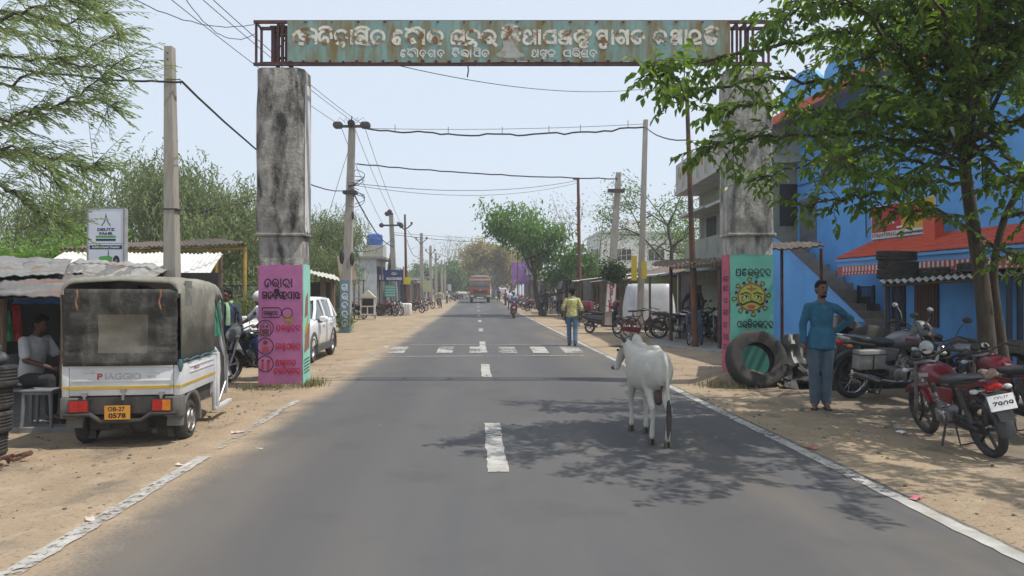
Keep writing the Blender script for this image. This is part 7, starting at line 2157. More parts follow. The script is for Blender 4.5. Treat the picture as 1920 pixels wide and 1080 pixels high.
# red moped with a red box, bicycles
loc = (X(1131, 26.8), 26.8, gz(X(1131, 26.8), 26.8))
sm = scooter('black and red moped with a red box on its rear parked by the lettered pole', loc, radians(-128), K['black_paint'], box=K['red_paint'], lean=radians(-4))
g = MB(); g.ell((0, .52, 1.12), (.17, .14, .16), 14, 9); g.build('front_cover', K['red_paint'], sm)
mar = M('maroon bicycle paint', (.22, .012, .05), (.16, .01, .035), 5, .4)
loc = (X(1196, 23.8), 23.8, gz(X(1196, 23.8), 23.8))
bc = bicycle('maroon bicycle with chain guard standing before the white tarpaulin', loc, radians(-88), radians(4), mar, guard=mar)
bk2 = bicycle('brown bicycle with a front basket standing just behind the maroon one', (X(1212, 24.4), 24.4, gz(X(1212, 24.4), 24.4)), radians(-84), radians(3), M('brown bicycle paint', (.10, .06, .05)), basket=True)
# the rest of the right hand row
dk = thing('long_shop', 'long dark shop house with a sloping brown roof behind the white tarpaulin', 'house', road(36, 10.2), radians(-90) + ROAD_YAW)
g = MB(); g.bx(-5, 5, 0, 6, -.1, 2.5); g.build('wall', grey_w, dk, smooth=0)
g = MB(); corr(g, (-5.3, -1.6, 2.35), (5.3, -1.6, 2.35), (5.3, 4, 4.0), (-5.3, 4, 4.0), 40, .03, 3, .02, .02); g.build('roof', brown_tin, dk, smooth=50)
g = MB(); g.loft([[(x, y, z) for y, z in ((0, 2.5), (6, 2.5), (6, 3.2), (4, 3.95))] for x in (5.0, 4.85)]); g.build('gable', brown_tin, dk, smooth=0)
for k in range(4):
    g = MB(); g.tube([(-4.8 + k * 3.2, -1.5, 0), (-4.8 + k * 3.2, -1.5, 2.36)], .05, 6); g.build('post', K['wood'], dk)
for k in range(3):
    g = MB(); g.bx(-4 + k * 3, -2.4 + k * 3, -.04, -.002, 0, 2.0); g.build('door', K['dark_in'], dk, smooth=0)
sh_m = M('faded shutter', (.22, .25, .27), (.16, .18, .2), 3, .6, .2)
stall('tea_stall', 'stall with olive green side wall behind the lettered pole', 1, 34.5, 7.9, 2.6, 2.5, 2.35, green_w, K['tin_pale'], ov=.9, group=R_, counter=K['wood'])
stall('wooden_stall', 'dark plank stall with pale sheet roof left of the olive green stall', 1, 38, 7.4, 3.2, 2.6, 2.3, K['wood'], K['tin'], ov=1.0, group=R_, counter=K['wood'], posts=3)
stall('wooden_stall', 'dark stall with grey roof beside the rusty steel pole', 1, 42, 7.1, 3.0, 2.6, 2.4, K['wood'], K['tin_pale'], ov=1.2, group=R_, posts=3)
stall('tin_stall', 'tin stall with torn awning right of the pink backpack cyclist', 1, 46.5, 6.8, 3.4, 3, 2.5, grey_w, K['tin'], ov=1.3, group=R_, cloth_=M('grey awning cloth', (.36, .35, .33), (.26, .25, .24), 5, .9))
stall('brick_shop', 'unfinished brick shop with flat cement roof in front of the white house', 1, 57.0, 8.0, 5.5, 5, 3.3, brick, grey_w, 'shop', ov=.6, flat=True, group=R_, posts=0)
stall('tin_stall', 'low tin stall with dark front under the green roadside tree', 1, 52.5, 6.2, 4.0, 3, 2.4, grey_w, K['tin'], ov=1.0, group=R_)
wh_ = thing('white_house', 'white two storey house with small dark windows behind the right stalls', 'house', road(63, 10.5), radians(-90) + ROAD_YAW)
g = MB(); g.bx(-4, 4, 0, 8, 0, 6.6); g.build('wall', white_w, wh_, smooth=0)
g = MB(); g.bx(-4.1, 4.1, -.1, 8.1, 6.601, 6.75); g.bx(-4.1, 4.1, -.12, -.002, 3.3, 3.4); g.build('cornice', white_w, wh_, smooth=0)
for x in (-2.4, 1.0): 
    g = MB(); g.bx(x, x + 1.3, -.05, -.002, 4.2, 5.2); f = g.build('window', K['black'], wh_, smooth=0)
    g = MB(); g.bx(x - .1, x + 1.4, -.35, -.06, 5.25, 5.32); g.build('shade', white_w, f, smooth=0)
for y in (1.2, 4.0): 
    g = MB(); g.bx(4.002, 4.05, y, y + 1.3, 4.3, 5.2); f = g.build('window', K['black'], wh_, smooth=0)
    g = MB(); g.bx(4.051, 4.06, y + .42, y + .46, 4.32, 5.18); g.bx(4.051, 4.06, y + .86, y + .9, 4.32, 5.18); g.build('mullion', white_w, f, smooth=0)
g = MB(); g.bx(-1, 1, 3, 5, 6.751, 8.0); g.build('stair_tower', white_w, wh_, smooth=0)
farR = [(66, 7.0, 4.5, 4, 2.9, white_w, K['tin_pale'], 'pale plastered stall with sheet roof beyond the green tree', None), (72, 6.8, 5, 4, 2.6, grey_w, K['tin'], 'grey stall with tin roof behind the parked bikes on the right', (M('faded red board', (.4, .04, .05)), 2.2, .7, .1)),
        (79, 7.0, 5, 4, 3.0, white_w, K['tin'], 'white fronted stall left of the purple board', None), (87, 7.2, 6, 5, 3.4, grey_w, grey_w, 'grey flat roofed shop before the tan trees', (M('white faded board', (.55, .55, .55)), 3, .8, .1)),
        (97, 7.2, 6, 5, 2.8, brick, K['tin'], 'brick stall with tin roof near the far tan trees', None), (108, 7.5, 7, 5, 3.0, white_w, K['tin_pale'], 'pale far stall at the bend on the right', None)]
for s_, t_, L, D, h, w, rf, lab, sg in farR: stall('roadside_stall', lab, 1, s_, t_, L, D, h, w, rf, sign=sg, group=R_, flat=(rf is grey_w))
# purple hoarding
p = road(88, 5.6); hoard = thing('hoarding', 'tall purple hoarding on posts left of the green roadside tree', 'hoarding', (p.x, p.y, gz(p.x, p.y)))
g = MB(); g.bx(-1.2, 1.3, -.04, .04, 2.2, 4.9); g.build('board', M('purple board', (.25, .09, .35), (.2, .07, .28), 1.5, .6, c3=(.35, .27, .42), sc3=.8, lo3=.55, hi3=.65), hoard, smooth=0)
for x in (-1.1, 1.2):
    g = MB(); g.tube([(x, .08, 0), (x, .08, 5.2)], .05, 6); g.build('post', K['alu'], hoard)
# parked bikes farther along the right
far_b = [(1093, 33, -1.2), (1100, 36, -1.3), (1072, 47, -1.1), (1040, 58, .4), (1031, 60, .9), (1000, 57, -.9), (993, 61, -1.0), (985, 66, -1.2), (978, 70, -.8), (990, 74, -1.1), (972, 78, -1), (965, 83, -1.2), (960, 88, .4), (955, 95, -1)]
labs = ['dark motorcycle in the shade left of the lettered pole', 'dark motorcycle under the plank stall roof', 'dark motorcycle at the foot of the rusty steel pole', 'dark motorcycle right of the far cyclist', 'dark motorcycle under the brick shop front', 'red motorcycle parked just right of the scooter rider', 'maroon motorcycle behind the one nearest the scooter rider', 'black motorcycle in the far right row below the purple board', 'red motorcycle in the far right row', 'dark motorcycle half hidden in the far right row', 'red motorcycle far along the right row', 'dark motorcycle far along the right row', 'dark motorcycle near the far white vans', 'farthest red motorcycle of the right row']
for i, (px, d, rz_) in enumerate(far_b):
    x = X(px, d); dup((mD if i in (5, 6, 8, 10, 13) else mB), labs[i], (x, d, gz(x, d)), rz_, group='motorcycles parked along the right side')
# white vans far off
def van(label, loc, rz):
    t = thing('small_van', label, 'van', loc, rz)
    g = MB(); g.sec([(1.7, 0, .75, .55, .35), (1.55, 0, .95, .68, .62), (1.0, 0, 1.08, .72, .78), (-1.6, 0, 1.08, .72, .78), (-1.75, 0, 1.0, .66, .66)], 16, 5); g.build('body', M('dull white van paint', (.5, .5, .5)), t)
    g = MB(); g.loft([[(-.55, 1.56, 1.1), (.55, 1.56, 1.1), (.5, 1.2, 1.62), (-.5, 1.2, 1.62)], [(-.55, 1.64, 1.1), (.55, 1.64, 1.1), (.5, 1.28, 1.64), (-.5, 1.28, 1.64)]]); g.build('windscreen', _mats['car glass'], t)
    for s_ in (-1, 1):
        g = MB(); g.ell((s_ * .45, 1.66, .75), (.1, .06, .08), 10, 7); g.build('headlight', K['clear_lens'], t)
        for y in (1.1, -1.1): wheel(t, y, .28, .07, 'alloy', x=s_ * .62, rr=.07)
    return t
for px, d, lab in ((931, 122, 'white van with pale roof parked at the far right verge'), (942, 116, 'white minivan nearest the road at the far right verge')):
    x = X(px, d); van(lab, (x, d, gz(x, d)), pi)
# ------------------------------------------------------------------ left side
L0 = Vector((-6.2, 8.6, gz(-6.2, 9)))
sk = thing('roadside_shack', 'low dark shack with layered rusty tin roof behind the three wheeler', 'shack', L0)
def Q(px, py, d): return P(px, py, d) - L0
g = MB(); corr(g, Q(-120, 572, 8.0), Q(235, 548, 8.9), Q(250, 500, 11.6), Q(-90, 488, 11.2), 26, .004, 3, .008, .02, 3); g.build('roof', K['tin'], sk, smooth=50)
g = MB(); corr(g, Q(-110, 530, 9.2), Q(120, 512, 9.9), Q(135, 487, 12), Q(-90, 478, 12), 14, .005, 3, .01, .018, 5); g.build('roof_sheet', M('mottled grey sheet', (.15, .15, .148), (.21, .21, .20), 3, .85, 0, c3=(.15, .08, .045), sc3=2.4, lo3=.52, hi3=.66), sk, smooth=50)
g = MB(); corr(g, Q(95, 508, 10.6), Q(270, 532, 9.7), Q(330, 500, 12.2), Q(150, 486, 12.6), 12, .008, 2, .01, .02, 6); g.build('roof_sheet', M('dull pale sheet', (.30, .295, .275), (.2, .195, .18), 2.5, .9, c3=(.14, .1, .07), sc3=2.4, lo3=.54, hi3=.68), sk, smooth=50)
g = MB(); corr(g, Q(-60, 562, 8.05), Q(140, 556, 8.35), Q(140, 536, 9.3), Q(-60, 540, 9.2), 8, .006, 2, .01, .02, 9); g.build('roof_sheet', K['tin'], sk, smooth=50)
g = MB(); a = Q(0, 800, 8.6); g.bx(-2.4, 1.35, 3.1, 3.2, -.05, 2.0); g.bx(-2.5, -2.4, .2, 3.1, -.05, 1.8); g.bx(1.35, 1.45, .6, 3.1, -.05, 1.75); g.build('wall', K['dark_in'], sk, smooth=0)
g = MB(); g.bx(-2.5, 1.3, -.15, 3.0, -.1, .07); g.build('floor', M('grey floor slab', (.23, .225, .21), (.17, .165, .155), 4, .9), sk, smooth=0, bev=.012)
for px, d in ((2, 8.5), (118, 8.7)):
    g = MB(); x = Q(px, 0, d).x; g.tube([(x, d - L0.y, 0), (x + .03, d - L0.y, Q(px, 556, d).z)], .045, 7); g.build('post', K['wood'], sk)
g = MB(); vs = []
for j in range(4):
    for i in range(11): 
        p = Q(22 + 9.5 * i, 551 + 6 * j + (2 if i % 3 == 0 else 0), 9.0); vs.append((p.x, p.y + .04 * sin(i * 1.4 + j), p.z))
g.add(vs, [(j * 11 + i, j * 11 + i + 1, j * 11 + i + 12, j * 11 + i + 11) for j in range(3) for i in range(10)])
tag(g.build('tarp_strip', M('blue tarpaulin', (.04, .16, .42), (.03, .12, .33)), smooth=60), 'strip of blue tarpaulin hanging under the shack eave', 'tarpaulin').location = L0
def hanging(name, lab, cat, px0, px1, py0, py1, d, m):
    g = MB(); vs = []; n = 6
    for j in range(6):
        for i in range(n + 1):
            p = P(px0 + (px1 - px0) * i / n, py0 + (py1 - py0) * j / 5, d); vs.append((p.x, p.y + .03 * sin(i * 1.9 + j * .6), p.z))
    g.add(vs, [(j * (n + 1) + i, j * (n + 1) + i + 1, (j + 1) * (n + 1) + i + 1, (j + 1) * (n + 1) + i) for j in range(5) for i in range(n)])
    o = g.build(name, m, smooth=60)
    md = o.modifiers.new('t', 'SOLIDIFY'); md.thickness = .01
    return tag(o, lab, cat)
hanging('hanging_garment', 'green cloth hanging inside the shack opening', 'clothing', 8, 22, 582, 640, 8.75, M('green garment', (.06, .30, .14), (.04, .22, .1)))
hanging('hanging_garment', 'red cloth hanging beside the green one in the shack', 'clothing', 22, 40, 572, 640, 8.8, M('red garment', (.45, .05, .05), (.34, .03, .04)))
# stack of tyres and a grey bundle at the picture edge
tyx = X(-36, 7.1)
for k in range(4):
    tyre(['bottom tyre of the stack at the left picture edge', 'second tyre up in the stack at the left picture edge', 'third tyre up in the stack at the left picture edge', 'top tyre of the stack at the left picture edge'][k], (tyx - .12 + .02 * (k % 2) + .02 * k, 7.1 + .01 * k, gz(tyx, 7.1) + .12 + k * .225), .33, .22, rot=(U(-.04, .04), .03, k))
g = MB(); r = random.Random(5)
for k in range(9): g.ell((r.gauss(0, .12), r.gauss(0, .1), r.uniform(.02, .16)), (.13, .11, .08), 10, 7)
o = blob(g, 'cloth_bundle', M('grey cloth bundle', (.16, .17, .17), (.09, .1, .1), 5, .9), None, .014, 3); o.location = (tyx - .08, 7.1, gz(tyx, 7.1) + .93); tag(o, 'grey cloth bundle lying on top of the tyre stack at left', 'bundle')
g = MB(); r = random.Random(15)
for k in range(4): 
    a = Vector((r.gauss(0, .09), r.gauss(0, .1), .02)); g.tube([a, a + Vector((r.uniform(-.2, .2), r.uniform(-.1, .1), r.uniform(0, .08))), a + Vector((r.uniform(-.25, .25), r.uniform(-.15, .15), .0))], [.02, .03, .012], 6)
o = blob(g, 'rag', M('brick red rag', (.15, .06, .04), (.10, .05, .035)), None, .012, 1); o.location = (X(14, 6.75), 6.75, gz(-4.8, 6.75)); tag(o, 'brick red rags on the ground below the tyre stack', 'rag')
# sandals
for i, (px, py, a) in enumerate(((88, 799, .9), (100, 803, 1.3), (121, 800, 1.0))):
    d = 1.67 * FPX / (py - HOR); x = X(px, d)
    g = MB(); n = 12
    pp = [(.045 * cos(2 * pi * k / n) * (1.1 if sin(2 * pi * k / n) > 0 else .85), .13 * sin(2 * pi * k / n)) for k in range(n)]
    g.loft([[(p[0], p[1], 0) for p in pp], [(p[0], p[1], .022) for p in pp]]); g.tube([(-.05, .0, .015), (-.02, .05, .055), (.0, .09, .025), (.02, .05, .055), (.05, .0, .015)], .009, 6)
    o = g.build('sandal', M('brown sandal', (.13, .06, .04)) if i == 0 else K['rubber']); o.location = (x, d, gz(x, d) + .005); o.rotation_euler = (0, 0, a)
    tag(o, ['brown sandal on the sand before the shack floor', 'black sandal beside the brown one before the shack', 'black sandal nearest the three wheeler'][i], 'sandal', 'sandals before the shack')
# plastic table and chair in the shack
tb = Vector((X(84, 8.6), 8.6, L0.z + .07)); tbl = thing('plastic_stool', 'grey plastic stool in front of the seated man in the shack', 'stool', tb, .1, sc=.62)
g = MB(); g.bx(-.3, .3, -.3, .3, .68, .72); g.bx(-.27, .27, -.27, .27, .62, .679); pg_ = M('grey plastic', (.20, .21, .22), (.15, .155, .16), 4, .6); g.build('seat', pg_, tbl, bev=.01)
for sx in (-1, 1):
    for sy in (-1, 1):
        g = MB(); g.tube([(sx * .27, sy * .27, 0), (sx * .24, sy * .24, .64)], [.028, .04], 8); g.build('leg', pg_, tbl)
cb_ = Vector((X(48, 8.9), 9.0, L0.z + .07)); chr_ = thing('plastic_chair', 'dark plastic chair under the seated man in the shack', 'chair', cb_, radians(-100))
g = MB(); g.bx(-.21, .21, -.2, .22, .37, .40); g.build('seat', pg_, chr_, bev=.01)
g = MB(); g.loft([[(-.21, -.2, .41), (.21, -.2, .41), (.21, -.17, .41), (-.21, -.17, .41)], [(-.2, -.3, .82), (.2, -.3, .82), (.2, -.275, .82), (-.2, -.275, .82)]]); g.build('backrest', pg_, chr_, bev=.008)
for sx in (-1, 1):
    for y in (-.2, .2):
        g = MB(); g.tube([(sx * .23, y * 1.15, 0), (sx * .19, y, .38)], .022, 6); g.build('leg', pg_, chr_)
# white sheet roof and its posts, brown roof on yellow posts
ws = Vector((-9.5, 15.5, gz(-9.5, 15.5)))
wsr = thing('sheet_roof_shed', 'shed with a white corrugated sheet roof beyond the dealer sign board', 'shed', ws)
def Q2(px, py, d): return P(px, py, d) - ws
g = MB(); corr(g, Q2(60, 514, 15.2), Q2(388, 522, 14.9), Q2(418, 476, 18.0), Q2(120, 474, 18.2), 40, .02, 3, .01, .012, 4); g.build('roof', M('white corrugated sheet', (.62, .62, .59), (.50, .50, .47), 2, .7, c3=(.33, .31, .27), sc3=2, lo3=.6, hi3=.74), wsr, smooth=50)
for px, d in ((130, 15.4), (385, 15.1), (414, 17.8)):
    g = MB(); p = Q2(px, 520 if d < 17 else 478, d); g.tube([(p.x, p.y, 0), (p.x, p.y, p.z)], .05, 7); g.build('post', K['wood'], wsr)
g = MB(); a, b = Q2(70, 512, 17.6), Q2(395, 512, 17.6); g.bx(a.x, b.x, a.y, a.y + .12, 0, 1.85); g.build('wall', K['dark_in'], wsr, smooth=0)
bs_ = Vector((-10, 20, gz(-10, 20)))
brf = thing('brown_roof_shed', 'long thin brown roof on yellow posts behind the white sheet roof', 'shed', bs_)
def Q3(px, py, d): return P(px, py, d) - bs_
g = MB(); corr(g, Q3(112, 469, 18.5), Q3(462, 459, 18.5), Q3(420, 449, 24), Q3(180, 459, 24), 40, .02, 2, .03, .012, 8); g.build('roof', M('dark brown roof', (.12, .09, .065), (.085, .065, .05), 3, .85), brf, smooth=50)
yp = M('yellow painted post', (.42, .27, .05), (.33, .2, .04), 5, .7, c3=(.12, .07, .04), sc3=5, lo3=.6, hi3=.72)
for px, d in ((286, 18.8), (411, 18.8), (459, 18.9), (405, 23.6), (200, 19)):
    g = MB(); p = Q3(px, 464, d); g.tube([(p.x, p.y, 0), (p.x, p.y, p.z)], .05, 7); g.build('post', yp, brf)
g = MB(); a, b = Q3(112, 469, 18.7), Q3(460, 461, 18.7); g.tube([a - Vector((0, 0, .06)), b - Vector((0, 0, .06))], .035, 6); g.build('beam', yp, brf)
g = MB(); x = X(455, 24); g.bx(-3.2, 1.3, 4.4, 4.5, 0, 1.9); g.build('back_fence', M('dark blue sheet', (.03, .045, .08), (.045, .05, .06), 3, .7), brf, smooth=0)
g = MB(); g.tube([(X(425, 20.5), 20.5, .62), (X(470, 20.5), 20.5, .60)], .04, 6); g.tube([(X(425, 20.5), 20.55, .35), (X(470, 20.5), 20.55, .34)], .04, 6)
for px in (428, 448, 467): g.tube([(X(px, 20.5), 20.5, -.1), (X(px, 20.5), 20.5, .7)], .035, 6)
tag(g.build('rail_fence', K['wood']), 'low wooden rail fence in the bushes behind the boy', 'fence')

# dealer sign board
SD = 14.0
sgl = Vector((X(203, SD), SD, gz(X(203, SD), SD)))
sg = thing('sign_board', 'white and blue farm machinery dealer sign board standing above the tin roofs', 'sign', sgl, radians(-2))
k2 = SD / FPX
def fd(u, v, k=0.0): return ((u - 203) * k2, -.052 - k, CAM_H + (HOR - v) * k2 - sgl.z)
def fdn(u, v, k=0.0): return fd(u, -v, k)
x0, x1 = fd(168, 0)[0], fd(234, 0)[0]
za, zb_, zc_ = fd(0, 392)[2], fd(0, 457)[2], fd(0, 507)[2]
wb = M('pale sign face', (.62, .66, .72), (.56, .60, .68), 2, .5)
g = MB(); g.bx(x0, x1, -.05, .05, zb_ + .006, za); up_ = g.build('panel', wb, sg, smooth=0)
g = MB(); g.bx(x0, x1, -.05, .05, zc_ - .2, zb_ - .006); lp_ = g.build('panel', wb, sg, smooth=0)
g = MB()
for x in (x0 - .032, x1 + .002): g.bx(x, x + .03, -.06, .06, 0, za + .01)
g.bx(x0, x1, -.056, .056, za + .002, za + .02); g.bx(x0, x1, -.04, .056, zb_ - .005, zb_ + .005)
g.build('frame', M('sign frame', (.30, .31, .30), (.22, .23, .22)), sg, smooth=0)
navy = M('navy sign ink', (.015, .028, .085)); grn = M('green sign ink', (.09, .36, .09))
g = MB()
poly(g, fdn, [(201, -399), (203.2, -409), (199.2, -409)], .0); ribbon(g, [(200, -410), (198.5, -416), (193, -423)], 2, fdn); ribbon(g, [(203, -410), (204.5, -416), (209.5, -423)], 2, fdn)
g.build('emblem', M('grey emblem ink', (.12, .13, .15)), up_, smooth=0)
latin('DEUTZ', .072, face_at(*fd(201, 431)), navy, up_, bold=.05, sx=1.5); latin('FAHR', .072, face_at(*fd(201, 438.5)), navy, up_, bold=.05, sx=1.5)
g = MB(); poly(g, fdn, [(182, -442), (220, -442), (220, -446), (182, -446)]); g.build('bar', grn, up_, smooth=0)
g = MB(); poly(g, fdn, [(182, -448), (220, -448), (220, -452), (182, -452)]); g.build('bar', navy, up_, smooth=0)
g = MB(); poly(g, fdn, [(170, -460), (232, -460), (232, -467.5), (170, -467.5)]); bn_ = g.build('band', navy, lp_, smooth=0)
latin('Authorised Dealer', .062, face_at(*fd(201, 463.6, .001)), K['white'], bn_, bold=.02, sx=1.2)
g = MB()
g.mat(1); poly(g, fdn, [(182, -493), (184, -497), (216, -499), (224, -494), (208, -488), (190, -489)], .0005)
g.mat(0); poly(g, fdn, [(187, -484), (190, -481), (206, -480), (214, -482), (213, -488), (206, -491), (190, -491), (187, -488)], .0011)
g.mat(1); disc(g, fdn, 221, -490, 6.5, 18, .0018, 11); disc(g, fdn, 184, -496, 3.5, 12, .0018, 3.5); ribbon(g, [(206, -481), (206, -470)], 1.4, fdn, .0018)
g.mat(2); disc(g, fdn, 221, -490, 2.6, 12, .0024, 4.5)
g.build('picture', [grn, M('tractor dark ink', (.02, .025, .03)), M('tractor grey ink', (.2, .2, .2))], lp_, smooth=0)

# awning shed right of the left pillar
asl = Vector((-6.6, 21.5, gz(-6.6, 21.5)))
ash = thing('awning_shed', 'shed with a pale sheet awning behind the white car', 'shed', asl)
def Q4(px, py, d): return P(px, py, d) - asl
g = MB(); corr(g, Q4(560, 508, 20.5), Q4(637, 526, 21.0), Q4(632, 517, 25), Q4(560, 503, 25), 10, .02, 2, .01, .012, 2); g.build('roof', K['tin_pale'], ash, smooth=50)
for px, d in ((606, 21.2), (624, 23)):
    g = MB(); p = Q4(px, 520, d); g.tube([(p.x, p.y, 0), (p.x, p.y, p.z)], .09, 7); g.build('post', K['wood'], ash)
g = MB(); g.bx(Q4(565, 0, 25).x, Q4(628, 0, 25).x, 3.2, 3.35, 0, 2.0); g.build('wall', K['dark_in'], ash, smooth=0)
# painted board on the utility pole and blue lettered post
bd = 31.0
bl = Vector((X(650, bd), bd, gz(X(650, bd), bd)))
bb = thing('painted_board', 'faded yellow and pink painted board tied to the first utility pole', 'sign', bl)
g = MB(); p = [P(632, 480, bd - .3) - bl, P(662, 475, bd - .3) - bl, P(668, 524, bd - .3) - bl, P(637, 528, bd - .3) - bl]
g.loft([[q for q in p], [q + Vector((0, .03, 0)) for q in p]]); pb2 = g.build('panel', M('yellow pink board', (.52, .48, .26), (.55, .36, .32), 1.1, .7, c3=(.55, .5, .5), sc3=1.3, lo3=.5, hi3=.7), bb, smooth=0)
def fbb(u, v, k=0.0): q = P(u, -v, bd - .31) - bl; return (q.x, q.y - k, q.z)
g = MB(); ribbon(g, [(639, -489), (646, -484), (651, -483)], 1.6, fbb)
for cx, cy, r_ in ((648, 497, 4), (655, 503, 4), (652, 493, 3)): ribbon(g, [(cx + r_ * cos(k * .7), -cy + r_ * sin(k * .7)) for k in range(9)], 1.6, fbb, .004)
g.build('drawing', M('teal drawing', (.16, .3, .3)), pb2, smooth=0)
bp_ = thing('lettered_post', 'blue painted post with white letters under the painted board', 'post', (X(647, 28.8), 28.8, gz(X(647, 28.8), 28.8)))
g = MB(); g.bx(-.2, .2, -.04, .04, 0, 2.15); pz = g.build('board', M('weathered blue board', (.14, .25, .32), (.11, .2, .26), 3, .7), bp_, smooth=0)
g = MB()
for k in range(5):
    script(g, [(('ga', 'ra', 'ba', 'na', 'ka')[k], -.12, .12)], lambda u, v, kk=0.0: (u, -.044 - kk, v), 1.72 - k * .36, .26, .05)
g.build('lettering', K['white'], pz, smooth=0)
# left row of shops
G2 = 'shops and stalls along the left verge'
stall('open_shed', 'open cycle shed on thin posts beside the little white kiosk', -1, 44.5, -8.4, 5.5, 4, 2.6, grey_w, K['tin'], 'shed', ov=1.1, posts=4, group=G2)
bsh = stall('shop', 'shop under the dark blue sign board on the left', -1, 52, -6.9, 5.0, 5, 4.0, M('pale shop wall', (.48, .50, .50), (.38, .40, .41), 2, .85), grey_w, 'shop', ov=.5, flat=True, posts=2, group=G2, counter=K['wood'])
bs2 = road(50.6, -5.9); bw = thing('shop_sign', 'dark blue shop sign board above the left shop front', 'sign', (bs2.x, bs2.y, gz(bs2.x, bs2.y)), radians(0))
g = MB(); g.bx(-1.05, .75, -.06, .06, 2.42, 3.22); sb2 = g.build('board', M('navy blue board', (.02, .035, .16), (.018, .03, .13), 3, .5), bw, smooth=0)
def fw(u, v, k=0.0): return (u, -.062 - k, v)
g = MB(); script(g, word(['ra', 'na', 'pa', 'la', 'ga', 'ka'], -.45, .65), fw, 2.52, .16, .04); ribbon(g, [(-.1, 2.95), (.1, 2.88), (.3, 2.95)], .05, fw); ribbon(g, [(-.0, 3.05), (.1, 2.96), (.2, 3.05)], .05, fw); ribbon(g, [(-.9, 2.55), (-.9, 2.8)], .1, fw); ribbon(g, [(-.72, 2.55), (-.72, 2.85)], .1, fw); g.build('lettering', K['white'], sb2, smooth=0)
g = MB()
for x in (-.95, .65): g.tube([(x, .1, 0), (x, .1, 2.6)], .04, 6)
g.build('post', K['dark'], bw)
gs = thing('notice_board', 'green notice board with white lines before the left shop', 'sign', (X(732, 50), 50, gz(X(732, 50), 50)))
g = MB(); g.bx(-.42, .42, -.02, .02, 1.3, 2.15); gb = g.build('board', M('mint green board', (.06, .33, .26), (.05, .28, .22)), gs, smooth=0)
g = MB()
def fg(u, v, k=0.0): return (u, -.022 - k, v)
for k in range(4): script(g, word(['ga', 'ra', 'na', 'ta', 'ma', 'pa', 'ka'][k:] , -.34, .34), fg, 1.38 + k * .19, .09, .02)
g.build('lettering', K['white'], gb, smooth=0)
for x in (-.38, .38):
    g = MB(); g.tube([(x, .03, 0), (x, .03, 1.6)], .02, 6); g.build('leg', K['dark'], gs)
p = road(54.3, -7.7); tk_ = thing('water_tank', 'bright blue water tank on a cement plinth on the flat roof', 'tank', (p.x, p.y, 3.95 + gz(p.x, p.y)))
g = MB(); g.bx(-.75, .75, -.75, .75, .1, 1.2); g.build('plinth', M('cement plinth', (.42, .40, .33)), tk_, smooth=0)
g = MB(); g.lathe([(.5, 1.2), (.6, 1.25), (.6, 1.6), (.62, 1.64), (.6, 1.68), (.6, 1.95), (.5, 2.05), (.2, 2.12), (.0, 2.12)], 22); g.build('tank', M('blue tank plastic', (.015, .10, .48), (.012, .08, .4), 3, .4), tk_)
# white kiosk on wheels
kp = Vector((X(690, 43), 43, gz(X(690, 43), 43)))
kk = thing('kiosk_cart', 'small white house shaped kiosk cart on wheels', 'kiosk', kp, .1)
kw = M('dirty white kiosk paint', (.58, .55, .48), (.46, .43, .37), 3, .8)
g = MB()
for x in (-.4, .4): 
    for y in (-.3, .3): g.bx(x - .035, x + .035, y - .035, y + .035, .28, 1.3)
for z in (.3, .78, 1.28):
    g.bx(-.364, .364, -.33, -.27, z, z + .06); g.bx(-.364, .364, .27, .33, z, z + .06); g.bx(-.43, -.37, -.264, .264, z, z + .06); g.bx(.37, .43, -.264, .264, z, z + .06)
g.bx(-.03, .03, -.325, -.275, .361, .779); g.build('frame', kw, kk, smooth=0)
g = MB(); g.prism([(-.48, 1.34), (.48, 1.34), (0, 1.78)], -.36, .36, Matrix.Rotation(radians(90), 4, 'X')); g.build('roof', kw, kk, smooth=0)
g = MB(); g.bx(-.36, .36, .255, .268, .34, 1.3); g.bx(-.36, -.06, -.262, .24, .36, .6); g.build('back_panel', K['dark_in'], kk, smooth=0)
for s_ in (-1, 1):
    g = MB(); g.wheelring(.12, .02, .025, (s_ * .42, .1, .15), 16, 6); g.build('wheel', K['rubber'], kk)
    g = MB(); g.tube([(s_ * .38, -.28, 0), (s_ * .38, -.28, .3)], .03, 6); g.build('leg', kw, kk)
# rest of the row
farL = [(62, -7.2, 4.5, 4, 3.0, grey_w, brown_tin, 'grey stall with brown tin roof under the yellow sign on the left', (M('ochre board', (.45, .3, .12)), 1.8, .9, .0)), (68, -7.0, 5, 4, 2.7, M('blue sheet wall', (.06, .12, .34), (.05, .1, .28)), K['tin'], 'blue sided tin stall beyond the yellow sign', None),
        (75, -7.2, 5, 4, 2.6, brick, K['tin'], 'brick stall with tin roof behind the pale green board', None), (82, -7.0, 5, 4, 2.8, grey_w, brown_tin, 'brown roofed stall in the far left row', (M('faded maroon board', (.25, .1, .1)), 2, .6, .1)),
        (90, -7.0, 6, 4, 2.5, K['wood'], K['tin'], 'dark plank stall far along the left row', None), (99, -7.0, 6, 5, 3.2, white_w, grey_w, 'white flat roofed shop far along the left row', (M('pale round board', (.5, .5, .52)), 1.5, 1.2, .1)), (110, -7.4, 6, 5, 2.8, brick, K['tin'], 'last brick stall before the left bend', None)]
for s_, t_, L, D, h, w, rf, lab, sg2 in farL: stall('roadside_stall', lab, -1, s_, t_, L, D, h, w, rf, sign=sg2, group=G2, flat=(rf is grey_w))
stall('brown_building', 'taller brown building behind the yellow sign on the left', -1, 72, -12, 7, 6, 5.0, brick, grey_w, 'building', ov=.6, flat=True, posts=0, group=G2)
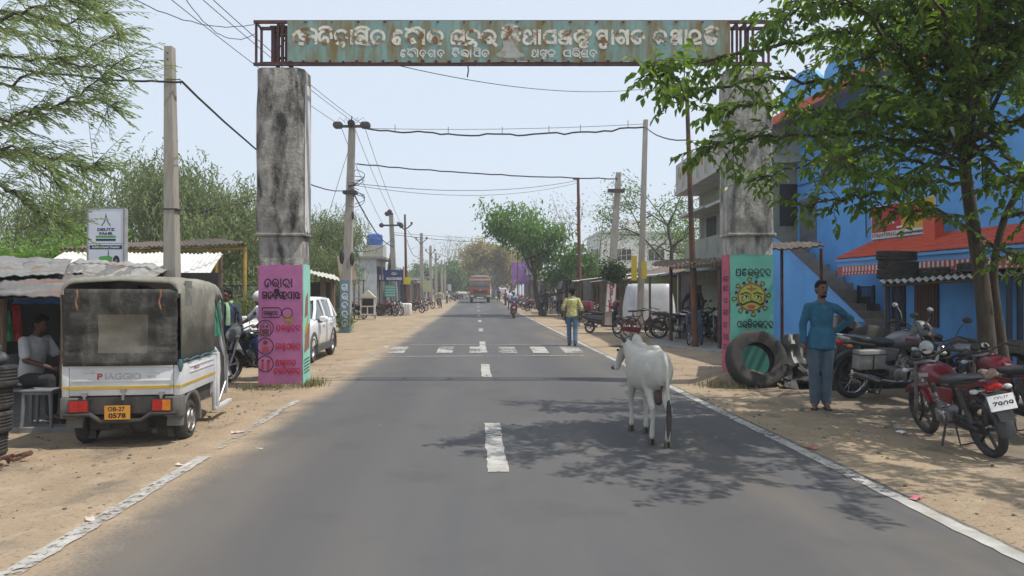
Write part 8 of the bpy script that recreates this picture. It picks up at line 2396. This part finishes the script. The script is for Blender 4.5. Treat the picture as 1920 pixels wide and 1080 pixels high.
for px, py0, py1, w, d, c, lab, pole in ((764, 520, 533, 13, 52, (.70, .60, .02), 'bright yellow sign plate on the steel pole', False), (801, 526, 547, 15, 66, (.40, .44, .25), 'pale green sign board beside the far concrete pole', True), (843, 533, 545, 7, 92, (.5, .5, .52), 'small pale round topped board at the far left verge', True)):
    x = X(px, d); T = thing('small_sign', lab, 'sign', (x, d - .25, gz(x, d)))
    hw = w / 2 * d / FPX; g = MB(); g.bx(-hw, hw, -.02, .02, Z(py1, d) - gz(x, d), Z(py0, d) - gz(x, d)); g.build('board', M('sign paint %d' % px, c, tuple(v * .85 for v in c), 2, .6), T, smooth=0)
    if pole or True:
        g = MB(); g.tube([(-hw * .7, .04, 0), (-hw * .7, .04, Z(py0, d) - gz(x, d))], .02, 5); g.build('leg', K['dark'], T)
w2_ = MB()
for i, px in enumerate((757, 762, 767)):
    d = 50; x = X(px, d); g = MB(); g.lathe([(.17, 0), (.2, .05), (.2, .8), (.15, .86)], 14); o = g.build('white_drum', K['white_plastic']); o.location = (x, d, gz(x, d)); tag(o, ['white drum left of the steel pole foot', 'white drum at the steel pole foot', 'white drum right of the steel pole foot'][i], 'drum', 'white drums by the steel pole')
labs = ['red motorcycle parked right of the white kiosk', 'black motorcycle with red tank in front of the blue sign shop', 'black motorcycle at the outer end of the left row of three', 'dark motorcycle in the open cycle shed', 'red motorcycle beyond the white drums', 'dark motorcycle by the far left stalls', 'red motorcycle by the pale green board', 'dark motorcycle in the farthest left row', 'dark motorcycle at the end of the left row']
for i, (px, d, rz_) in enumerate(((716, 50, -1.9), (727, 48.5, -2.1), (741, 49.5, -2.3), (668, 44, 1.0), (778, 56, -2.0), (788, 60, -2.2), (800, 66, -2.0), (850, 92, 2.6), (858, 98, 2.4))):
    x = X(px, d); dup(mD if i in (0, 1, 4, 6) else mB, labs[i], (x, d, gz(x, d)), rz_, group='motorcycles parked along the left side')
# cattle far along the road
for px, d, rz_, lab in ((872, 100, 1.3, 'pale cow crossing behind the truck at the far left'), (880, 108, 1.7, 'second pale cow beside the far crossing cow')):
    x = X(px, d); dup(cow, lab, (x, d, rise(d)), rz_, sc=1.15, group='cattle far down the road')
# ------------------------------------------------------------------ poles and wires
def square_pole(label, pxb, pxt, pyt, d, wb, wt, mat, name='concrete_pole', deep=.8):
    x = X(pxb, d); z0 = gz(x, d); T = thing(name, label, 'pole', (x, d, z0))
    h = Z(pyt, d) - z0; dx = X(pxt, d) - x
    g = MB(); n = 8
    rings = []
    for k in range(n + 1):
        v = k / n; w = wb + (wt - wb) * v; c = dx * v
        rings.append([(c - w / 2, -w * deep / 2, -.1 + (h + .1) * v), (c + w / 2, -w * deep / 2, -.1 + (h + .1) * v), (c + w / 2, w * deep / 2, -.1 + (h + .1) * v), (c - w / 2, w * deep / 2, -.1 + (h + .1) * v)])
    g.loft(rings); g.build('shaft', mat, T, smooth=0, bev=.012)
    return T, h, dx
def round_pole(label, pxb, pxt, pyt, d, r0, r1, mat, name='steel_pole'):
    x = X(pxb, d); z0 = gz(x, d); T = thing(name, label, 'pole', (x, d, z0))
    h = Z(pyt, d) - z0; dx = X(pxt, d) - x
    g = MB(); g.tube([(dx * k / 6, 0, -.1 + (h + .1) * k / 6) for k in range(7)], [r0 + (r1 - r0) * k / 6 for k in range(7)], 10); g.build('shaft', mat, T)
    return T, h, dx
ins = M('brown insulator', (.035, .022, .02), (.05, .03, .025), 5, .3)
def insulator(T, p, r=.09, h=.2, axis='z'):
    g = MB(); Mx = Matrix.Translation(p) @ (Matrix.Rotation(radians(90), 4, 'X') if axis == 'y' else Matrix.Rotation(radians(90), 4, 'Y') if axis == 'x' else Matrix())
    g.lathe([(.02, -h / 2), (r, -h * .4), (r, -h * .25), (r * .45, -h * .15), (r, -.02), (r, .04), (r * .45, h * .15), (r * .9, h * .25), (r * .9, h * .4), (.02, h / 2)], 12, Mx)
    g.build('insulator', ins, T, smooth=40)
L1, h1, dx1 = square_pole('near square concrete pole rising behind the three wheeler', 326, 317, 87, 11.5, .24, .135, K['concrete_pole'], deep=1.0)
g = MB(); g.tube([(dx1 + .06, -.02, h1 - .54), (dx1 + .18, -.02, h1 - .53), (dx1 + .19, -.02, h1 - .62)], .008, 5); g.tube([(dx1 - .01, -.09, h1 - .55), (dx1 + .2, -.06, h1 - .55)], .008, 5); g.build('bracket', K['dark'], L1)
g = MB()
for z in (.12, .22): g.lathe([(.014, 0), (.014, .004)], 8, Matrix.Translation((dx1, -.0685, h1 - z)) @ Matrix.Rotation(radians(90), 4, 'X'))
g.build('bolt_hole', K['black'], L1)
g = MB(); zc = Z(394, 11.5) - gz(-5.5, 11.5); g.bx(-.125 + dx1 * .45, .125 + dx1 * .45, -.1, .1, zc, zc + .02); g.build('strap', K['dark'], L1)
L2, h2, dx2 = square_pole('tall leaning concrete utility pole with crossarm of dark insulators', 648, 660, 234, 30, .40, .26, K['concrete_pole'])
g = MB(); g.bx(dx2 - .66, dx2 + .66, -.2, -.1, h2 - .14, h2 - .04); g.tube([(dx2, -.1, h2), (dx2, -.1, h2 + .35)], .025, 6); g.build('crossarm', K['dark'], L2, smooth=0)
for x in (-.62, -.5, 0, .52, .66, .0): insulator(L2, (dx2 + x, -.2, h2 - (.05 if x != 0 else -.03)), .15, .26, 'y')
g = MB()
for k in range(5): g.tube([(dx2 + .1 * k - .25, -.1, h2 + .05), (dx2 + .25 * k - .5, -.1, h2 + .3), (dx2 + .3 * k - .6, -.2, h2 + .1)], .008, 4)
g.build('jumper_wires', K['cable'], L2)
g = MB(); g.bx(-.28 + dx2 * .72, .28 + dx2 * .72, -.24, .2, h2 * .665, h2 * .68); g.build('clamp', K['dark'], L2)
g = MB(); g.ell((dx2 * .35 - .22, -.1, h2 * .36), (.12, .1, .32), 10, 8); g.ell((dx2 * .35 + .2, -.1, h2 * .35), (.1, .1, .3), 10, 8); g.ell((dx2 * .55 + .17, -.1, h2 * .56), (.06, .06, .2), 8, 6); g.build('cable_coil', K['cable'], L2)
L3, h3, dx3 = square_pole('double legged concrete pole with crossarm above the blue sign shop', 742, 733, 399, 52, .42, .30, K['concrete_pole'])
g = MB(); g.loft([[(-1.05 - .15, .1, -.1), (-1.05 + .17, .1, -.1), (-1.05 + .17, .4, -.1), (-1.05 - .15, .4, -.1)], [(dx3 * .7 - .12, .16, h3 * .68), (dx3 * .7 + .12, .16, h3 * .68), (dx3 * .7 + .12, .36, h3 * .68), (dx3 * .7 - .12, .36, h3 * .68)]]); g.build('stay_leg', K['concrete_pole'], L3, smooth=0)
g = MB(); g.bx(dx3 - .75, dx3 + .85, -.28, -.18, h3 - 1.0, h3 - .88); g.bx(dx3 - .3, dx3 + .2, -.28, -.18, h3 - .15, h3 - .05); g.build('crossarm', K['dark'], L3, smooth=0)
for x, z in ((-.65, -.94), (.75, -.9), (.8, -.98), (-.05, .05), (-.25, -.1)): insulator(L3, (dx3 + x, -.3, h3 + z), .17, .3, 'y')
L4, h4, dx4 = round_pole('brown steel pole with a fork shaped top beside the yellow sign', 763, 759, 402, 52.5, .13, .07, K['rust'])
g = MB(); g.tube([(dx4 - .5, -.02, h4 - .75), (dx4, -.02, h4 - 1.15), (dx4 + .5, -.02, h4 - .75)], .05, 6); g.build('fork_arm', K['dark'], L4)
for x in (-.5, .5): insulator(L4, (dx4 + x, -.02, h4 - .65), .09, .2)
for i, (pb, pt, py, d) in enumerate(((791, 790, 437, 66), (808, 807, 461, 78), (818, 817, 474, 90), (829, 828, 487, 104), (835, 834, 494, 116), (846, 846, 503, 130))):
    T, h, dx = square_pole(['concrete pole with forked arms beside the pale green board', 'second concrete pole with forked arms in the far left line', 'third concrete pole in the far left line', 'fourth slim concrete pole in the far left line', 'fifth slim concrete pole in the far left line', 'last concrete pole of the far left line'][i], pb, pt, py, d, .38, .26, K['concrete_pole'])
    g = MB(); g.tube([(dx - .5, 0, h - .55), (dx, -.16, h - 1.0), (dx + .5, 0, h - .55)], .045, 5); g.build('fork_arm', K['dark'], T)
    for x in (-.5, .5): insulator(T, (dx + x, 0, h - .45), .09, .2)
    T['group'] = 'concrete poles of the far left line'
R1, hr1, dr1 = round_pole('rusty street lamp pole with a bent arm left of the right pillar', 1304, 1288, 160, 20, .10, .055, M('rusty lamp pole', (.20, .085, .04), (.08, .045, .035), 1.1, .85, .2, c3=(.06, .045, .045), sc3=.9, lo3=.5, hi3=.6), 'lamp_pole')
g = MB(); g.tube([(dr1, 0, hr1 - .02), (dr1 - .35, -.02, hr1 + .06), (dr1 - 1.12, -.05, hr1 + .16)], .028, 7); g.tube([(dr1, 0, hr1 - .3), (dr1 - .08, 0, hr1 - .1), (dr1 - .35, -.02, hr1 + .02)], .018, 6); g.build('lamp_arm', K['dark'], R1)
g = MB(); g.sec([(dr1 - 1.25, 0, hr1 + .16, .03, .02), (dr1 - 1.1, 0, hr1 + .165, .07, .035), (dr1 - .8, 0, hr1 + .13, .06, .035), (dr1 - .75, 0, hr1 + .12, .03, .02)], 10, 3, 'x'); g.build('lamp_head', K['alu'], R1)
R2, hr2, dr2 = square_pole('tall slim grey concrete pole behind the white tarpaulin cart', 1199, 1211, 224, 29, .26, .18, K['concrete_pole'])
g = MB(); g.bx(-.36, -.14, -.2, -.14, Z(528, 29), Z(482, 29)); g.bx(.06, .26, -.2, -.16, Z(525, 29), Z(492, 29)); g.build('yellow_banner', M('yellow banner', (.55, .42, .04), (.5, .38, .03)), R2, smooth=0)
R3, hr3, dr3 = square_pole('tapered concrete pole with red vertical lettering on a white band', 1141, 1160, 323, 32, .42, .22, K['concrete_pole'])
g = MB(); g.bx(dr3 * .78 - .42, dr3 * .78 + .35, -.2, -.13, hr3 * .865, hr3 * .89); g.build('crossarm', K['dark'], R3, smooth=0)
lz0, lz1 = Z(585, 32), Z(522, 32)
def cpole(z): return dr3 * z / hr3
g = MB(); g.loft([[(cpole(z) - .19 + .0 * z, -.19, z), (cpole(z) + .19, -.19, z), (cpole(z) + .19, -.183, z), (cpole(z) - .19, -.183, z)] for z in (lz0, lz1)]); bnd = g.build('white_band', K['white'], R3, smooth=0)
lr = M('red pole lettering', (.42, .03, .05))
for i, ch in enumerate('INSPIRE'):
    z = lz1 - .13 - i * (lz1 - lz0 - .18) / 6.2; latin(ch, .27, Matrix.Translation((cpole(z), -.1935, z)) @ FACE, lr, bnd, bold=.05, sx=1.1)
R4, hr4, dr4 = round_pole('rusty brown steel pole standing beside the walking man', 1088, 1084, 333, 42, .13, .08, K['rust'])
g = MB(); g.bx(dr4 - .3, dr4 + .1, -.05, .05, hr4 - .12, hr4 - .04); g.build('top_bracket', K['dark'], R4, smooth=0)
for i, (pb, pt, py, d) in enumerate(((971, 970, 478, 76), (960, 960, 492, 92), (1062, 1062, 520, 48))):
    T, h, dx = round_pole(['thin dark steel pole in front of the purple hoarding', 'thin steel pole at the far right verge', 'short brown post right of the green roadside tree'][i], pb, pt, py, d, .07 if i != 2 else .12, .05 if i != 2 else .1, K['rust'])
    g = MB(); g.lathe([(.09, -.03), (.09, .03)], 8, Matrix.Translation((dx, 0, h))); g.build('cap', K['dark'], T)

# wires
def cable(label, a, b, sag, r=.012, n=20, wob=0.0, seed=1, extra=None):
    a = Vector(a); b = Vector(b); rr = random.Random(seed); g = MB()
    pts = []
    for k in range(n + 1):
        t = k / n; p = a.lerp(b, t); p.z -= sag * 4 * t * (1 - t)
        if wob and 0 < k < n: p.z += rr.uniform(-wob, wob)
        pts.append(p)
    g.tube(pts, r, 5)
    if extra:
        for t in extra:
            p = pts[int(t * n)]; g.tube([p + Vector((0, 0, -.02)), p + Vector((0, 0, .3))], .012, 4)
    o = g.build('overhead_cable', K['cable'])
    return tag(o, label, 'cable', 'overhead cables')
cable('thick twisted cable from the feathery tree to the near concrete pole', P(-160, 95, 9.5), P(340, 153, 11.45), .10, .018, 30, .012, 2)
cable('thick cable from the near concrete pole passing behind the left pillar to the utility pole', P(340, 152, 11.45), P(648, 357, 29.8), .55, .02, 26, .01, 3)
cable('thick dark cable with clips slung between the two tallest poles across the road', P(684, 240, 29.8), P(1208, 238, 28.8), .30, .035, 36, .055, 4, extra=(.13, .32, .52, .68, .8, .95))
cable('thin bearer wire just above the clipped cable', P(684, 240, 29.7), P(1208, 232, 28.7), .12, .010, 20, 0, 5)
cable('cable continuing from the slim grey pole to the lamp pole', P(1210, 238, 28.8), P(1293, 262, 20), .18, .022, 14, .01, 6)
cable('cable from the lamp pole to the blue house', P(1292, 262, 20), P(1520, 300, 15), .3, .015, 14, 0, 7)
cable('second dark cable across the road below the clipped one', P(668, 307, 29.8), P(1158, 335, 31.9), .12, .028, 26, .02, 8)
cable('thin wire across the road from the utility pole to the brown steel pole', P(660, 343, 29.8), P(1084, 338, 41.8), .45, .014, 20, 0, 9)
cable('lower thin wire across the road to the brown steel pole', P(658, 346, 29.8), P(1086, 342, 41.8), .6, .011, 20, 0, 10)
cable('first bare line from overhead to the left utility pole top', (-8.0, 4.0, 8.4), P(640, 236, 29.8), .35, .010, 22, 0, 11)
cable('second bare line from overhead to the left utility pole top', (-7.5, 4.0, 8.5), P(659, 226, 29.8), .3, .010, 22, 0, 12)
cable('third bare line from overhead to the left utility pole top', (-6.9, 4.0, 8.3), P(686, 238, 29.8), .4, .010, 22, 0, 13)
cable('line from the utility pole crossarm to the double legged pole', P(640, 240, 30), P(718, 421, 52), .25, .012, 16, 0, 14)
cable('second line from the utility pole to the double legged pole', P(684, 240, 30), P(752, 421, 52), .25, .012, 16, 0, 15)
cable('third line from the utility pole to the double legged pole', P(660, 228, 30), P(735, 402, 52), .2, .012, 16, 0, 16)
cable('thick cable drooping from the utility pole down to the double legged pole', P(664, 365, 29.9), P(738, 462, 52), .5, .03, 20, .02, 17)
cable('thick service cable from the utility pole to the far left line', P(656, 470, 29.9), P(735, 448, 52), .35, .022, 16, 0, 18)
cable('long double line between the far left poles and the right trees', P(738, 440, 52), P(960, 454, 76), .2, .022, 18, .01, 19)
cable('upper long line between the far left poles and the right trees', P(738, 436, 52), P(960, 447, 76), .15, .014, 18, 0, 20)
cable('line between the steel pole and the first forked concrete pole', P(764, 432, 52.5), P(790, 448, 66), .3, .016, 12, 0, 21)
cable('looped cable between the steel pole and the forked pole', P(762, 448, 52.5), P(790, 470, 66), .9, .02, 14, 0, 22)
cable('wire from the gateway beam to the street lamp', P(742, 121, 12.25), P(1262, 158, 20), .32, .007, 22, 0, 23)
cable('stay wire from the utility pole to the ground at left', P(659, 262, 29.9), P(566, 560, 30), 0, .010, 6, 0, 24)
cable('slack service wire hooked to the left end of the gateway beam', P(215, -20, 8), P(476, 45, 12), .18, .006, 18, .01, 25)
cable('second slack wire hooked to the left end of the gateway beam', P(330, -30, 9.5), P(478, 62, 12.1), .35, .006, 18, .012, 26)
cable('wire from the lamp pole across to the green balcony house', P(1289, 200, 20), P(1345, 200, 21.5), .1, .008, 10, 0, 27)
g = MB(); r = random.Random(31)
for k in range(5):
    pts = [P(664, 322 + k * 8, 29.7)]; 
    for j in range(7): pts.append(P(668 + 16 * sin(j * 1.1 + k), 322 + k * 8 + j * 6 + r.uniform(-4, 4), 29.6))
    g.tube(smooth_path(pts, 3), .014, 4)
tag(g.build('cable_loops', K['cable']), 'tangle of spare cable loops hanging at the left utility pole', 'cable')
# ------------------------------------------------------------------ the dusty air
hm = bpy.data.materials.new('haze air'); hm.use_nodes = True
N = hm.node_tree.nodes; L = hm.node_tree.links
for n_ in list(N): N.remove(n_)
out = N.new('ShaderNodeOutputMaterial'); pv = N.new('ShaderNodeVolumePrincipled')
pv.inputs['Color'].default_value = (.93, .95, 1.0, 1); pv.inputs['Density'].default_value = .0017; pv.inputs['Anisotropy'].default_value = .2
L.new(pv.outputs[0], out.inputs['Volume'])
g = MB(); g.bx(-2900, 2900, -600, 3100, -2.0, 24)
hz_ = g.build('haze', hm, smooth=0); hz_['kind'] = 'stuff'; hz_['label'] = 'thin pale dust haze hanging over the whole street'; hz_['category'] = 'haze'
